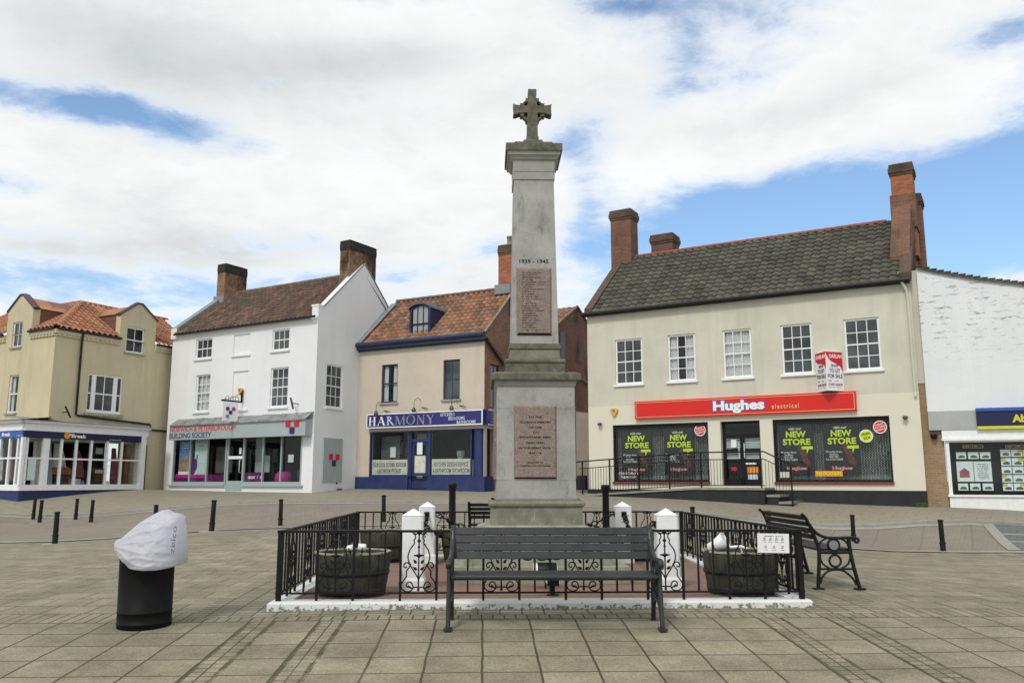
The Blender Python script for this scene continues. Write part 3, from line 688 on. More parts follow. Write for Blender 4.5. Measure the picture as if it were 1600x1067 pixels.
mb = MB(H.M); mb.box(-.03, sdr[0], -.035, -.003, -1, zpl); mb.box(sdr[2], HL+.02, -.035, -.003, -1, zpl); mb.box(-.06, -.03, -.035, 1.2, -1, zpl); mb.build('plinth', 'plinth_black', hb)
ec, es = math.cos(math.atan2(HR-HZ, 3.4)), math.sin(math.atan2(HR-HZ, 3.4)); SL = math.hypot(3.4+.22, HR-HZ+.2)
mb = MB(); pantile(mb, H.w(.28, -.22, HZ-.13), H.u, (H.n*ec+Vector((0, 0, es))), HL-.55, SL, tw=.30, th=.33, amp=.055, lift=.04); roof = mb.build('roof', 'tiles_hughes', hb)
mb = MB(H.M); mb.face([(0, 3.4, HR), (HL, 3.4, HR), (HL, 6.9, HZ), (0, 6.9, HZ)][::-1]); mb.build('back_slope', 'tiles_hughes', roof)
mb = MB(); ridge_tiles(mb, H.w(.6, 3.42, HR+.06), H.w(HL-.9, 3.42, HR+.06)); mb.build('ridge_tiles', 'ridge_red', roof)
for u0, u1, e in ((-.06, .26, .10), (HL-.30, HL+.05, .14)):
    mb = MB(H.M)
    mb.face([(u0, -.12, HZ-.15), (u1, -.12, HZ-.15), (u1, -.12, HZ+e), (u0, -.12, HZ+e)])
    mb.face([(u0, -.12, HZ+e), (u1, -.12, HZ+e), (u1, 3.4, HR+e+.04), (u0, 3.4, HR+e+.04)]); mb.face([(u0, -.12, HZ-.15), (u0, -.12, HZ+e), (u0, 3.4, HR+e+.04), (u0, 3.4, HR-.2)]); mb.face([(u1, -.12, HZ-.15), (u1, 3.4, HR-.2), (u1, 3.4, HR+e+.04), (u1, -.12, HZ+e)])
    mb.face([(u0, 6.9, HZ), (u0, 3.4, HR+e+.04), (u1, 3.4, HR+e+.04), (u1, 6.9, HZ)])
    mb.build('verge_parapet', 'brick_verge', roof)
mb = MB(H.M); mb.tube([(-.15, -.24, HZ-.12), (HL+.02, -.24, HZ-.12)], .065, 8); mb.box(-.1, HL, -.16, -.004, HZ-.2, HZ-.03); mb.build('gutter', 'gutter_black', hb)
chimney(hb, H.M, -.20, .70, 2.9, 3.7, HZ+1.2, 12.98, 'brick_old', label='square brick chimney at the left end of the ridge')
chimney(hb, H.M, .42, 1.42, 6.0, 6.9, HZ, 12.62, 'brick_dark', label='low brick chimney behind the ridge')
ck = chimney(hb, H.M, HL-.62, HL+.10, 3.0, 3.85, HZ+1.4, 12.95, 'brick_orange', label='tall orange brick chimney at the right end')
mb = MB(H.M); mb.box(HL-.68, HL+.14, 2.9, 3.9, HR-.4, HR+.85); mb.face([(HL-.62, .9, HZ+.95), (HL-.02, .9, HZ+.95), (HL-.02, 3.0, HR+.55), (HL-.62, 3.0, HR+.55)]); mb.box(HL-.62, HL-.02, .9, 3.4, HZ-.1, HZ+.95); mb.face([(HL-.62, .9, HZ+.9), (HL-.62, 3.0, HR+.55), (HL-.62, 3.0, HZ+.9)]); mb.face([(HL-.02, .9, HZ+.9), (HL-.02, 3.0, HZ+.9), (HL-.02, 3.0, HR+.55)]); mb.build('chimney_breast', 'brick_old', ck)
chimney(hb, H.M, HL-.45, HL+.22, 4.3, 5.1, HZ, 12.15, 'brick_old', label='second brick chimney half hidden behind the tall one')
mb = MB(H.M)
up, zp = HL-.12, HZ-.3
mb.tube([(up-.12, -.2, HZ-.14), (up, -.10, HZ-.42), (up+.02, -.07, HZ-.8), (up+.03, -.07, zpl+2.9)], .045, 8); mb.build('downpipe', 'wall_hughes', hb)
def shopfront(rc, posters, circles, seed, tag_):
    a, c, b, d = rc
    mb = MB(H.M); fr = .06; y = .06
    for q in ((a, a+fr, c, d), (b-fr, b, c, d), (a+fr, b-fr, c, c+fr), (a+fr, b-fr, d-fr*2, d)): mb.box(q[0], q[1], y, y+.1, q[2], q[3])
    f = mb.build('shop_window', 'black_metal', hb)
    mb = MB(H.M); mb.box(a+fr-.01, b-fr+.01, y+.03, y+.04, c+fr-.01, d-fr); mb.build('pane', 'shop_glass', f)
    mb = MB(H.M); mb.box(a-.02, b+.02, -.06, .05, c-.08, c); mb.build('sill', 'sill_red', f)
    room(hb, H, rc, .42, 'interior_dark', y=.31)
    mb = MB(H.M); zz = [c+.06+i*.045 for i in range(int((d-c-.2)/.045)+1)]; x = a+.08; k = 0
    while x < b-.08:
        pts = [(x+(.011 if (j+k) % 2 else -.011)+.0, .36, z) for j, z in enumerate(zz)]; mb.tube(pts, .0075, 3, cap=False); x += .042; k += 1
    for z in (c+.10, c+.14, c+.19): mb.box(a+.06, b-.06, .35, .37, z, z+.014)
    mb.build('security_grille', 'grille', f)
    for (p0, p1, lab) in posters:
        u0 = H.hit(p0, 700, .1)[0]; u1 = H.hit(p1, 700, .1)[0]; z1 = d-.20; z0 = c+.26; M = H.M@Matrix.Translation((0, .125, 0)); W_ = u1-u0
        mb = MB(M); mb.box(u0, u1, 0, .01, z0, z1); po = tag(mb.build('poster', 'poster_black'), lab, 'poster', 'black new store posters in the shop windows')
        h = z1-z0; mb = MB(M)
        X = lambda f_: u0+W_*f_; Z = lambda f_: z0+h*f_
        text('visit our', M, (X(.30), Z(.90), X(.68), Z(.955)), 'text_white', po, bold=.01)
        text('NEW', M, (X(.22), Z(.745), X(.80), Z(.875)), 'lime', po, bold=.035); text('STORE', M, (X(.12), Z(.59), X(.92), Z(.72)), 'lime', po, bold=.035)
        text('59 London Street,\nSwaffham,\nPE37 7BD.\nTel: 01760 726828', M, (X(.04), Z(.27), X(.52), Z(.46)), 'text_white', po, bold=.004)
        text(BR2, M, (X(.2), Z(.06), X(.78), Z(.15)), 'text_white', po, bold=.05, depth=.004); text(BR2, M, (X(.2), Z(.06), X(.78), Z(.15)), 'text_red', po, bold=.012, depth=.008)
        mb.prism([(X(.98), Z(.50)), (X(.98), Z(.56)), (X(.66), Z(.56)), (X(.66), Z(.50))][::-1], -.006, -.001); mb.prism([(X(.80), Z(.50)), (X(.86), Z(.50)), (X(.80), Z(.40))], -.006, -.001); mb.build('speech_bubble', 'lime', po)
        mb = MB(M); mb.prism([(X(.55), Z(.58)), (X(.52), Z(.54)), (X(.62), Z(.40)), (X(.70), Z(.22)), (X(.84), Z(.13)), (X(.90), Z(.22)), (X(.80), Z(.36)), (X(.72), Z(.50)), (X(.64), Z(.58))], -.005, -.001); mb.build('figure_patch', 'poster_brown', po)
    for (px, py, col, lab, tx) in circles:
        u, z = H.hit(px, py, .1); M = H.M@Matrix.Translation((u, .085, z)); mb = MB(M); r = .205
        mb.prism([(r*math.cos(t), r*math.sin(t)) for t in [2*math.pi*i/28 for i in range(28)]], 0, .006); s_ = tag(mb.build('sticker', 'text_white'), lab, 'sticker', 'round stickers on the shop windows')
        mb = MB(M); mb.prism([(r*.86*math.cos(t), r*.86*math.sin(t)) for t in [2*math.pi*i/28 for i in range(28)]], -.003, -.0005); mb.build('sticker_face', col, s_)
        M2 = M@Matrix.Rotation(R(-14), 4, 'Y'); text(tx, M2, (-.15, -.11, .15, .11), 'text_white' if col == 'text_red' else 'poster_black', s_, bold=.01, y=-.003)
    return f
BR2 = 'Hughes'
shopfront(sw1, [(971, 1017, 'new store poster at the left side of the shop window behind the ramp'), (1037, 1083, 'new store poster beside the red round sticker behind the ramp')],
          [(1094, 672, 'text_red', 'red round sticker top right of the window behind the ramp railing', 'NEW\nSTORE\nDEALS')], 1, 'l')
shopfront(sw2, [(1217, 1271, 'new store poster nearest the step railing in the right shop window'), (1287, 1343, 'new store poster above the right of the orange relocation strip')],
          [(1375, 667, 'text_red', 'red round sticker in the top corner of the right shop window', 'NEW\nSTORE\nDEALS'), (1353.5, 681, 'lime', 'lime green round sticker in the right shop window', 'OPENING\nSOON')], 2, 'r')
r_ = H.rect(1273, 735.5, 1316, 744); M = H.M@Matrix.Translation((0, .08, 0)); mb = MB(M); mb.box(r_[0], r_[2], 0, .008, r_[1], r_[3]); q = tag(mb.build('window_strip', 'orange'), 'orange relocation strip low in the right shop window', 'notice')
text('RELOCATION', M, (r_[0]+.05, r_[1]+.03, r_[2]-.05, r_[3]-.03), 'lime', q, bold=.02, depth=.012)
r_ = H.rect(1218, 737, 1233, 746); mb = MB(M); mb.box(r_[0], r_[2], 0, .004, r_[1], r_[3]); tag(mb.build('window_note', 'interior_pale'), 'small pale notice in the lower left corner of the right shop window', 'notice')
text('Click & Collect it\nhughes.co.uk', H.M@Matrix.Translation((0, .08, 0)), H.rect(966, 737, 996, 747.5), 'text_white', hb, 'window_lettering', bold=.01)
# entrance
a, c, b, d = sdr; mb = MB(H.M); y = .22; fr = .07
for q in ((a, a+fr, c, d), (b-fr, b, c, d), (a+fr, b-fr, d-fr, d), (a+fr, b-fr, d-.55, d-.45), ((a+b)/2-.07, (a+b)/2+.07, c, d-.55), (a+fr, b-fr, c, c+.22), (a+fr, b-fr, c+1.15, c+1.27)): mb.box(q[0], q[1], y, y+.07, q[2], q[3])
dr = mb.build('door', 'black_metal', hb); mb = MB(H.M); mb.box(a+fr, b-fr, y+.03, y+.04, c+.2, d-fr); mb.build('pane', 'clear_glass', dr)
mb = MB(H.M)
for i in range(26): z = d-.62-i*.055; mb.box(a+fr+.02, b-fr-.02, y+.13, y+.15, z, z+.034) if z > c+.9 else None
mb.build('blind', 'card', dr); room(hb, H, (a, c, b, d), 1.2, 'interior_dark', y=.36)
mb = MB(H.M); mb.box((a+b)/2-.12, (a+b)/2-.09, y-.06, y-.03, c+.95, c+1.45); mb.box((a+b)/2+.06, (a+b)/2+.09, y-.06, y-.03, c+.95, c+1.45); mb.build('handle', 'silver_letter', dr)
mb = MB(H.M@Matrix.Translation((0, .215, 0))); rr = random.Random(3)
for px, py, w_, h_, m_ in ((1146, 693, .19, .27, 'card'), (1146.5, 732, .19, .13, 'text_red'), (1176, 734, .36, .20, 'orange'), (1176, 745, .32, .18, 'poster_pale'), (1172, 724, .40, .06, 'card')):
    u, z = H.hit(px, py, .2); m2 = MB(H.M@Matrix.Translation((0, .235, 0))); m2.box(u-w_/2, u+w_/2, 0, .006, z-h_/2, z+h_/2)
    tag(m2.build('door_notice', m_), {693: 'pale paper notice high on the left door leaf of the black entrance', 732: 'small red notice low on the left door leaf', 734: 'orange notice low on the right door leaf', 745: 'pale notice below the orange one on the door', 724: 'pale strip of stickers on the right door leaf'}[py], 'notice')
# red fascia
fa = H.rect(992, 624, 1337.5, 651, -.12); z0 = H.hit(992.5, 654.3, -.12)[1]; z1 = H.hit(991.7, 626.7, -.12)[1]; zb = H.hit(1338, 642, -.12)[1]; zt = H.hit(1337, 611.6, -.12)[1]
z0, z1 = (z0+zb)/2, (z1+zt)/2; fu0, fu1 = H.hit(992, 640, -.12)[0], H.hit(1337.7, 627, -.12)[0]
fs = thing('fascia_sign', 'long red shop sign with white and blue lettering over the cream shop', 'sign', H.w(fu0, 0, z0), H.rz)
mb = MB(H.M); mb.box(fu0, fu1, -.14, -.003, z0, z1); mb.build('sign_panel', 'sign_red', fs, bevel=.008)
mb = MB(H.M); e = .05; t = .012
for q in ((fu0+e, fu1-e, z0+e, z0+e+t), (fu0+e, fu1-e, z1-e-t, z1-e), (fu0+e, fu0+e+t, z0+e+t, z1-e-t), (fu1-e-t, fu1-e, z0+e+t, z1-e-t)): mb.box(q[0], q[1], -.146, -.139, q[2], q[3])
mb.build('gold_border', 'text_gold', fs)
M = H.M@Matrix.Translation((0, -.14, 0)); bx = (H.hit(1113, 633, -.14)[0], z0+.04, H.hit(1196, 633, -.14)[0], z1-.09)
text(BR2, M, bx, 'letter_blue', fs, bold=.09, depth=.008); ee = .03; text(BR2, M, (bx[0]+ee, bx[1]+ee, bx[2]-ee, bx[3]-ee), 'text_white', fs, bold=.045, depth=.03)
bx2 = (H.hit(1206, 633, -.14)[0], z0+.17, H.hit(1248, 633, -.14)[0], z0+.33); text('e l e c t r i c a l', M, bx2, 'text_gold', fs, bold=.012)
# for-sale board
zA, zB = H.hit(1290, 549, -.5)[1], H.hit(1292, 610, -.5)[1]; uL = H.hit(1276, 590)[0]; uR = H.hit(1317.5, 585)[0]; uC = H.hit(1291, 580, -.5)[0]
fb = thing('sale_board', 'projecting red and white shop to let board above the red sign', 'sign', H.w(uC, -.5, zB), H.rz)
for (p, q, nm) in (((uL, -.02), (uC, -.5), 'l'), ((uC, -.5), (uR, -.02), 'r')):
    A_, B_ = H.w(p[0], p[1], 0), H.w(q[0], q[1], 0); V = Wall((A_.x, A_.y), (B_.x, B_.y)); h = zA-zB
    mb = MB(V.M); mb.box(0, V.L, 0, .02, zB, zA); mb.build('board_panel', 'white_plastic', fb)
    mb = MB(V.M); z = lambda f: zB+h*f; x = lambda f: V.L*f
    prof = [(0, 1), (0, .98), (.12, .86), (.3, .76), (.6, .70), (.82, .64), (.95, .54), (1, .48), (1, 1)] if nm == 'r' else [(0, 1), (0, .8), (.2, .73), (.6, .70), (.85, .66), (1, .55), (1, 1)]
    mb.prism([(x(f), z(k)) for f, k in prof][::1], -.006, -.001); mb.build('red_patch', 'text_red', fb)
    text('DARLAH', V.M, (x(.22 if nm == 'r' else .1), z(.84), x(.96), z(.94)), 'text_white', fb, bold=.01, y=-.006)
    for s_, f0, f1, k0, k1 in (('SHOP', .3, .75, .61, .68), ('TO LET', .2, .82, .47, .57), ('FOR SALE', .08, .95, .33, .43)): text(s_, V.M, (x(f0), z(k0), x(f1), z(k1)), 'text_purple', fb, bold=.0, y=-.006)
    text('01603 666630', V.M, (x(.1), z(.13), x(.93), z(.20)), 'cloth_pink', fb, bold=.01, y=-.002); scribble(V.M, (x(.1), z(.23), x(.9), z(.28)), [1], 'letter_worn', fb, y=0); scribble(V.M, (x(.1), z(.07), x(.9), z(.10)), [1], 'letter_worn', fb, y=0)
mb = MB(H.M); mb.prism([(0, 0)]*3, 0, 0) if False else mb.face([(uL, -.02, zB+.01), (uC, -.49, zB+.01), (uR, -.02, zB+.01)]); mb.build('board_base', 'photo_dark', fb); mb = MB(H.M); mb.face([(uL, -.02, zA-.01), (uR, -.02, zA-.01), (uC, -.49, zA-.01)]); mb.build('board_top', 'white_plastic', fb)
# alarm box, small dome cameras on the wall
def alarm(W, px, py, lab, s=1):
    u, z = W.hit(px, py); M = W.M@Matrix.Translation((u, 0, z)); mb = MB(M); mb.prism([(-.15*s, .06*s), (-.11*s, .13*s), (.11*s, .13*s), (.15*s, .06*s), (.03*s, -.16*s), (-.03*s, -.16*s)][::-1], -.09, -.002)
    o = tag(mb.build('alarm_box', 'alarm_yellow', bevel=.012), lab, 'alarm box'); m2 = MB(M); m2.prism([(.05*math.cos(t), .03+.05*math.sin(t)) for t in [6.2832*i/12 for i in range(12)]], -.097, -.089); m2.build('alarm_badge', 'wood_orange', o); return o
alarm(H, 960.5, 643.5, 'yellow alarm box on the cream wall left of the red sign')
def dome(W, px, py, lab):
    u, z = W.hit(px, py); M = W.M@Matrix.Translation((u, -.02, z)); mb = MB(M); mb.lathe([(.03, -.09), (.075, -.05), (.085, 0), (.07, .03)], 12, (0, -.1)); mb.box(-.03, .03, -.1, .02, 0, .04)
    return tag(mb.build('wall_fitting', 'photo_dark'), lab, 'lamp')
dome(H, 939, 662, 'small dark camera on the cream wall near the left corner'); dome(H, 1415, 651.5, 'small dark camera on the cream wall right of the shop window')
# ramp, steps, railing
RO = -1.35
zp_ = sdr[1]-.02; uA = H.hit(905, 776, RO)[0]; u1_ = H.hit(1081, 761, RO)[0]; u2_ = H.hit(1194, 761, RO)[0]; zg = lambda u, o=RO: g(H.w(u, o, 0).x, H.w(u, o, 0).y)
zpR = (H.hit(1081, 762, RO)[1]+H.hit(1190, 762, RO)[1])/2
rp = thing('entrance_ramp', 'black sided concrete ramp and steps up to the cream shop door', 'ramp', H.w(uA, RO, zg(uA)), H.rz)
zA_ = zg(uA)+.10; mb = MB(H.M)
mb.prism([(uA, -1), (u2_, -1), (u2_, zpR-.07), (u1_, zpR-.07), (uA, zA_-.07)], RO, -.04); mb.build('ramp_wall', 'plinth_black', rp)
mb = MB(H.M); mb.prism([(uA-.05, zA_-.065), (u1_, zpR-.065), (u2_+.03, zpR-.065), (u2_+.03, zpR), (u1_, zpR), (uA-.05, zA_)], RO-.04, -.045); mb.build('ramp_slab', 'concrete', rp, bevel=.01)
st = zpR-zg(u2_+.5); mb = MB(H.M)
for i in range(2): zt_ = zpR-(i+1)*st/3; mb.box(u2_+.03+i*.38, u2_+.03+(i+1)*.38+.06, RO+.1, -.04, zt_-.07, zt_)
mb.build('step_tread', 'concrete', rp, bevel=.008); mb = MB(H.M)
for i in range(2): zt_ = zpR-(i+1)*st/3; mb.box(u2_+.03+i*.38, u2_+.03+(i+1)*.38, RO+.13, -.04, -1, zt_-.071)
mb.build('step_side', 'plinth_black', rp)
rl = thing('ramp_railing', 'black steel handrail along the shop ramp', 'railing', H.w(uA, RO, zA_), H.rz)
topz = lambda u: (zA_ if u < uA else zA_+(zpR-zA_)*(u-uA)/(u1_-uA) if u < u1_ else zpR)
yy = RO+.06; hR = (H.hit(1091, 706, RO)[1]+H.hit(1188, 706, RO)[1])/2-zpR; u3 = u2_+.85; z3 = zpR-.42
mb = MB(H.M); mb.tube([(uA-.12, yy, zA_+hR), (u1_, yy, zpR+hR), (u2_+.02, yy, zpR+hR), (u3, yy, z3+hR)], .024, 8); mb.build('handrail', 'black_metal', rl)
mb = MB(H.M); mb.tube([(uA, yy, zA_+hR-.24), (u1_, yy, zpR+hR-.24), (u2_+.02, yy, zpR+hR-.24), (u3, yy, z3+hR-.24)], .014, 6); mb.tube([(uA, yy, zA_+.08), (u1_, yy, zpR+.08), (u2_+.02, yy, zpR+.08)], .014, 6); mb.build('middle_rail', 'black_metal', rl)
for px in (909, 951.5, 997, 1045, 1094.5, 1188.5): u = H.hit(px, 740, RO)[0]; m2 = MB(H.M); m2.box(u-.022, u+.022, yy-.022, yy+.022, topz(u), topz(u)+hR); m2.build('post', 'black_metal', rl)
m2 = MB(H.M); m2.box(u3-.022, u3+.022, yy-.022, yy+.022, zg(u3), z3+hR); m2.build('post', 'black_metal', rl)
mb = MB(H.M); u = uA+.1
while u < u3-.05:
    zz_ = topz(u) if u < u2_ else zpR-(u-u2_)/(u3-u2_)*.42
    mb.box(u-.006, u+.006, yy-.006, yy+.006, zz_+(.08 if u < u2_ else -.0), zz_+hR-.24); u += .105
mb.build('balusters', 'black_metal', rl)
# ---------------------------------------------------------------- rear brick house and yard wall between the shops
B = Wall((1.3, 38.0), (4.1, 43.0)); bh = thing('brick_house', 'dark red brick house behind the alley with orange tiled roof', 'building', (1.3, 38, g(1.3, 38)), B.rz)
mb = MB(B.M); mb.prism([(-.6, 0), (6.5, 0), (6.5, 8.9), (4.0, 10.2), (-.6, 7.65)], 0, .2); mb.build('wall', 'brick_dark', bh)
mb = MB(B.M); mb.box(-.6, -.4, .2, 6, 0, 7.6); mb.box(6.3, 6.5, .2, 6, 0, 7.6); mb.build('side_wall', 'brick_dark', bh)
s_ = Vector((B.u.x*4.6, B.u.y*4.6, 2.55)); mb = MB(); pantile(mb, B.w(-.6, 6.2, 7.72), -B.n, s_, 6.3, s_.length, tw=.3, th=.36); rf = mb.build('roof', 'tiles_harmony', bh)
mb = MB(B.M); mb.face([(4, -.05, 10.25), (6.6, -.05, 8.9), (6.6, 6.2, 8.9), (4, 6.2, 10.25)]); mb.build('back_slope', 'tiles_harmony', rf)
mb = MB(B.M); mb.tube([(-.6, -.02, 7.72), (4.0, -.02, 10.3)], .07, 5); mb.tube([(4.0, -.02, 10.3), (6.6, -.02, 8.95)], .06, 5); mb.build('verge', 'coping', rf)
mb = MB(B.M); mb.box(1.9, 2.35, -.12, 0, 6.0, 8.7); mb.tube([(2.4, -.1, 6.9), (6.2, -.08, 6.35)], .05, 6); mb.build('downpipe', 'lead_dark', bh)
yw = Wall((1.9, 36.6), (3.75, 35.2)); zt_ = yw.hit(900, 640)[1]; zk = yw.hit(900, 743)[1]
mb = MB(yw.M); mb.prism([(-.3, 0), (2.3, 0), (2.3, zt_-.25), (-.3, zt_+.1)], 0, .22); tag(mb.build('yard_wall', 'wall_low'), 'tall rough brown painted wall closing the alley beside the cream shop', 'wall')
mb = MB(yw.M); mb.box(-.3, 2.0, -.9, -.7, 0, zk); tag(mb.build('low_wall', 'plinth_black'), 'low black wall across the alley', 'wall')
# ---------------------------------------------------------------- estate agent on the far right
G_ = Wall((12.85, 26.35), (18.96, 24.14)); ag = thing('agency_building', 'white painted brick building with peeling paint and blue sign at the right edge', 'building', (12.85, 26.35, g(12.85, 26.35)), G_.rz)
uw = G_.hit(1441, 540)[0]; zb0 = G_.hit(1500, 641.5)[1]; tops = [G_.hit(x, y) for x, y in ((1434, 419), (1470, 427), (1530, 437), (1600, 445))]
slope = (tops[-1][1]-tops[-2][1])/(tops[-1][0]-tops[-2][0]); ue = 8.5; tp = [(uw, tops[0][1])]+[(max(t[0], uw+.4), t[1]) for t in tops[1:]]+[(ue, tops[-1][1]+slope*(ue-tops[-1][0]))]
mb = MB(G_.M); mb.prism([(uw, zb0), (ue, zb0)]+tp[::-1], 0, 5.5); mb.build('wall', 'wall_agency', ag)
mb = MB(G_.M); 
for p, q in zip(tp, tp[1:]): mb.face([(p[0], -.08, p[1]+.05), (q[0], -.08, q[1]+.05), (q[0], 5.6, q[1]+.05), (p[0], 5.6, p[1]+.05)]); mb.face([(p[0], -.08, p[1]-.03), (q[0], -.08, q[1]-.03), (q[0], -.08, q[1]+.05), (p[0], -.08, p[1]+.05)])
L_ = tp[-1][0]-tp[0][0]; k = int(L_/.2)
for i in range(k):
    u = tp[0][0]+L_*i/k
    for p, q in zip(tp, tp[1:]):
        if p[0] <= u <= q[0]: z = p[1]+(q[1]-p[1])*(u-p[0])/(q[0]-p[0]); mb.box(u, u+.185, -.1, 5.5, z+.03, z+.06)
mb.build('roof', 'tiles_hughes', ag)
wr = G_.rect(1484.8, 688.7, 1760, 770); z_t = G_.hit(1540, 688.7)[1]; z_b = G_.hit(1540, 773)[1]; uwn = G_.hit(1486, 730)[0]; z_l = G_.hit(1520, 671)[1]; z_f = G_.hit(1520, 684)[1]
mb = MB(G_.M); mb.box(-.45, uwn-.12, .10, .5, -1, zb0+.9) ; mb.box(-.45, uwn-.12, .5, 5.4, -1, zb0); mb.build('brick_pier', 'brick_pier', ag)
mb = MB(G_.M); mb.box(-.45, uw-.002, .10, 5.4, zb0+.9, tops[0][1]-.05); mb.build('rendered_return', 'wall_hughes', ag)
mb = MB(G_.M); mb.box(uw, ue, -.03, .3, z_l, zb0-.003); mb.build('lintel_band', 'grey_band', ag)
mb = MB(G_.M); mb.box(uwn-.18, ue, -.01, .3, z_t+.10, z_l-.003); mb.box(uwn-.20, ue, -.05, .0, z_t+.02, z_t+.10); mb.build('cornice', 'white_paint', ag, bevel=.01)
mb = MB(G_.M); mb.box(uwn-.1, ue, .02, .3, -1, z_b-.06); mb.build('stall_riser', 'white_masonry', ag); mb = MB(G_.M); mb.box(uwn-.14, ue, -.03, .18, z_b-.06, z_b); mb.build('window_sill', 'white_paint', ag, bevel=.008)
mb = MB(G_.M); mb.box(uwn-.1, uwn, .03, .15, z_b, z_t+.02); mb.box(uwn+4.6, uwn+4.7, .03, .15, z_b, z_t+.02); mb.box(uwn, ue, .03, .15, z_t-.03, z_t+.02); wf = mb.build('shop_window', 'white_paint', ag)
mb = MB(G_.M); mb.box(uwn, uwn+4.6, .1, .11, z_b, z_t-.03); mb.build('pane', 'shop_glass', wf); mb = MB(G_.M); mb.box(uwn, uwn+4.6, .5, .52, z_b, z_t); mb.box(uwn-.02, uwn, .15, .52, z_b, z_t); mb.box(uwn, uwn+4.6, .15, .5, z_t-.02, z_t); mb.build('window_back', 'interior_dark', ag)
def card(x0, y0, x1, y1, m_, lab, rowsS=None, house=False):
    a, c, b, d = G_.rect(x0, y0, x1, y1, .3); M = G_.M@Matrix.Translation((0, .3, 0)); mb = MB(M); mb.box(a, b, 0, .008, c, d); o = tag(mb.build('property_card', m_), lab, 'card', 'property cards in the estate agent window')
    ww, hh = b-a, d-c; mb = MB(M)
    if house: mb.prism([(a+ww*.15, c+hh*.2), (a+ww*.75, c+hh*.2), (a+ww*.75, c+hh*.5), (a+ww*.45, c+hh*.68), (a+ww*.15, c+hh*.5)], -.004, -.001); mb.build('house_picture', 'cloth_pink', o)
    elif rowsS: scribble(M, (a+ww*.1, c+hh*.1, b-ww*.1, d-hh*.1), rowsS, 'photo_dark', o, seed=int(x0))
    else: mb.prism([(a+ww*.2, c+hh*.15), (a+ww*.85, c+hh*.15), (a+ww*.85, c+hh*.42), (a+ww*.6, c+hh*.58), (a+ww*.35, c+hh*.5), (a+ww*.2, c+hh*.4)], -.004, -.001); mb.build('house_picture', 'photo_dark', o)
X6 = lambda x: 1430+x/4.847; Y6 = lambda y: 600+y/4.85
nm6 = ['first', 'middle', 'last']
for i, (a, b) in enumerate(((310, 386), (400, 480), (490, 570))): card(X6(a), Y6(515), X6(b), Y6(567), 'card', nm6[i]+' property card of three in the top row of the left display')
for i, (a, b) in enumerate(((326, 402), (417, 495), (512, 592))): card(X6(a), Y6(752), X6(b), Y6(805), 'card', nm6[i]+' property card of three in the bottom row of the left display')
card(X6(316), Y6(585), X6(442), Y6(738), 'card', 'large property card with a pink house picture', house=True); card(X6(447), Y6(585), X6(580), Y6(738), 'card', 'large pale card of printed lines beside the pink house card', rowsS=[.8]*9)
rn = ['top', 'second', 'third', 'fourth', 'bottom']
for j, (y0, y1) in enumerate(((495, 550), (560, 618), (625, 680), (688, 745), (752, 808))):
    for i, (a, b) in enumerate(((645, 722), (728, 812), (818, 895))):
        ym = (i, j) in ((0, 1), (0, 3), (1, 0)); card(X6(a+j*5), Y6(y0), X6(b+j*5), Y6(y1), 'card_yellow' if False else 'card', nm6[i]+' property card in the '+rn[j]+' row of the right display')
        if ym or (i, j) in ((1, 1), (1, 4), (0, 4)):
            q = G_.rect(X6(a+j*5+(0 if i == 0 else 45)), Y6(y0), X6(a+j*5+(35 if i == 0 else 84)), Y6(y0+22), .3); m2 = MB(G_.M@Matrix.Translation((0, .293, 0))); m2.box(q[0], q[2], 0, .004, q[1], q[3]); m2.build("yellow_flash", "card_yellow", [o for o in scn.objects if o.name.startswith("property_card")][-1])
for (a, b, lab) in ((360, 515, 'small gold edged header strip over the left property display'), (683, 838, 'small gold edged header strip over the right property display')):
    q = G_.rect(X6(a), Y6(460), X6(b), Y6(484), .3); M = G_.M@Matrix.Translation((0, .3, 0)); mb = MB(M); mb.box(q[0], q[2], 0, .01, q[1], q[3]); o = tag(mb.build('display_header', 'card_yellow'), lab, 'header'); mb = MB(M); mb.box(q[0]+.02, q[2]-.02, -.004, -.0005, q[1]+.015, q[3]-.015); mb.build('header_face', 'interior_dark', o); scribble(M, (q[0]+.05, q[1]+.02, q[2]-.05, q[3]-.02), [1], 'text_gold', o, y=-.005)
q0 = G_.hit(1526, 655, -.12); zt_, z1_, z2_, z3_ = G_.hit(1550, 637, -.12)[1], G_.hit(1550, 642, -.12)[1], G_.hit(1550, 665.5, -.12)[1], G_.hit(1550, 670, -.12)[1]
sg = thing('agency_sign', 'navy sign with yellow lettering and blue top edge over the agent window', 'sign', G_.w(q0[0], 0, z3_), G_.rz)
mb = MB(G_.M); mb.box(q0[0], ue, -.12, -.034, z2_, z1_); mb.build('sign_panel', 'sign_navy', sg); mb = MB(G_.M); mb.box(q0[0], ue, -.16, -.034, z1_, zt_); mb.build('light_hood', 'bright_blue', sg); mb = MB(G_.M); mb.box(q0[0], ue, -.125, -.034, z3_, z2_); mb.build('sign_base', 'yellow_sign', sg)
M = G_.M@Matrix.Translation((0, -.12, 0)); ux = G_.hit(1581.5, 655, -.12)[0]; uy = G_.hit(1604.5, 655, -.12)[0]; text('Ab', M, (ux, z2_+.10, uy, z1_-.12), 'yellow_sign', sg, bold=.05)
u, z = G_.hit(1459, 681, .1); mb = MB(G_.M@Matrix.Translation((u, .1, z))); mb.lathe([(.05, -.1), (.09, -.04), (.09, 0)], 12, (0, -.12)); mb.box(-.1, .1, -.12, 0, 0, .05); tag(mb.build('wall_fitting', 'black_metal'), 'black lamp on the orange brick pier beside the agent window', 'lamp')
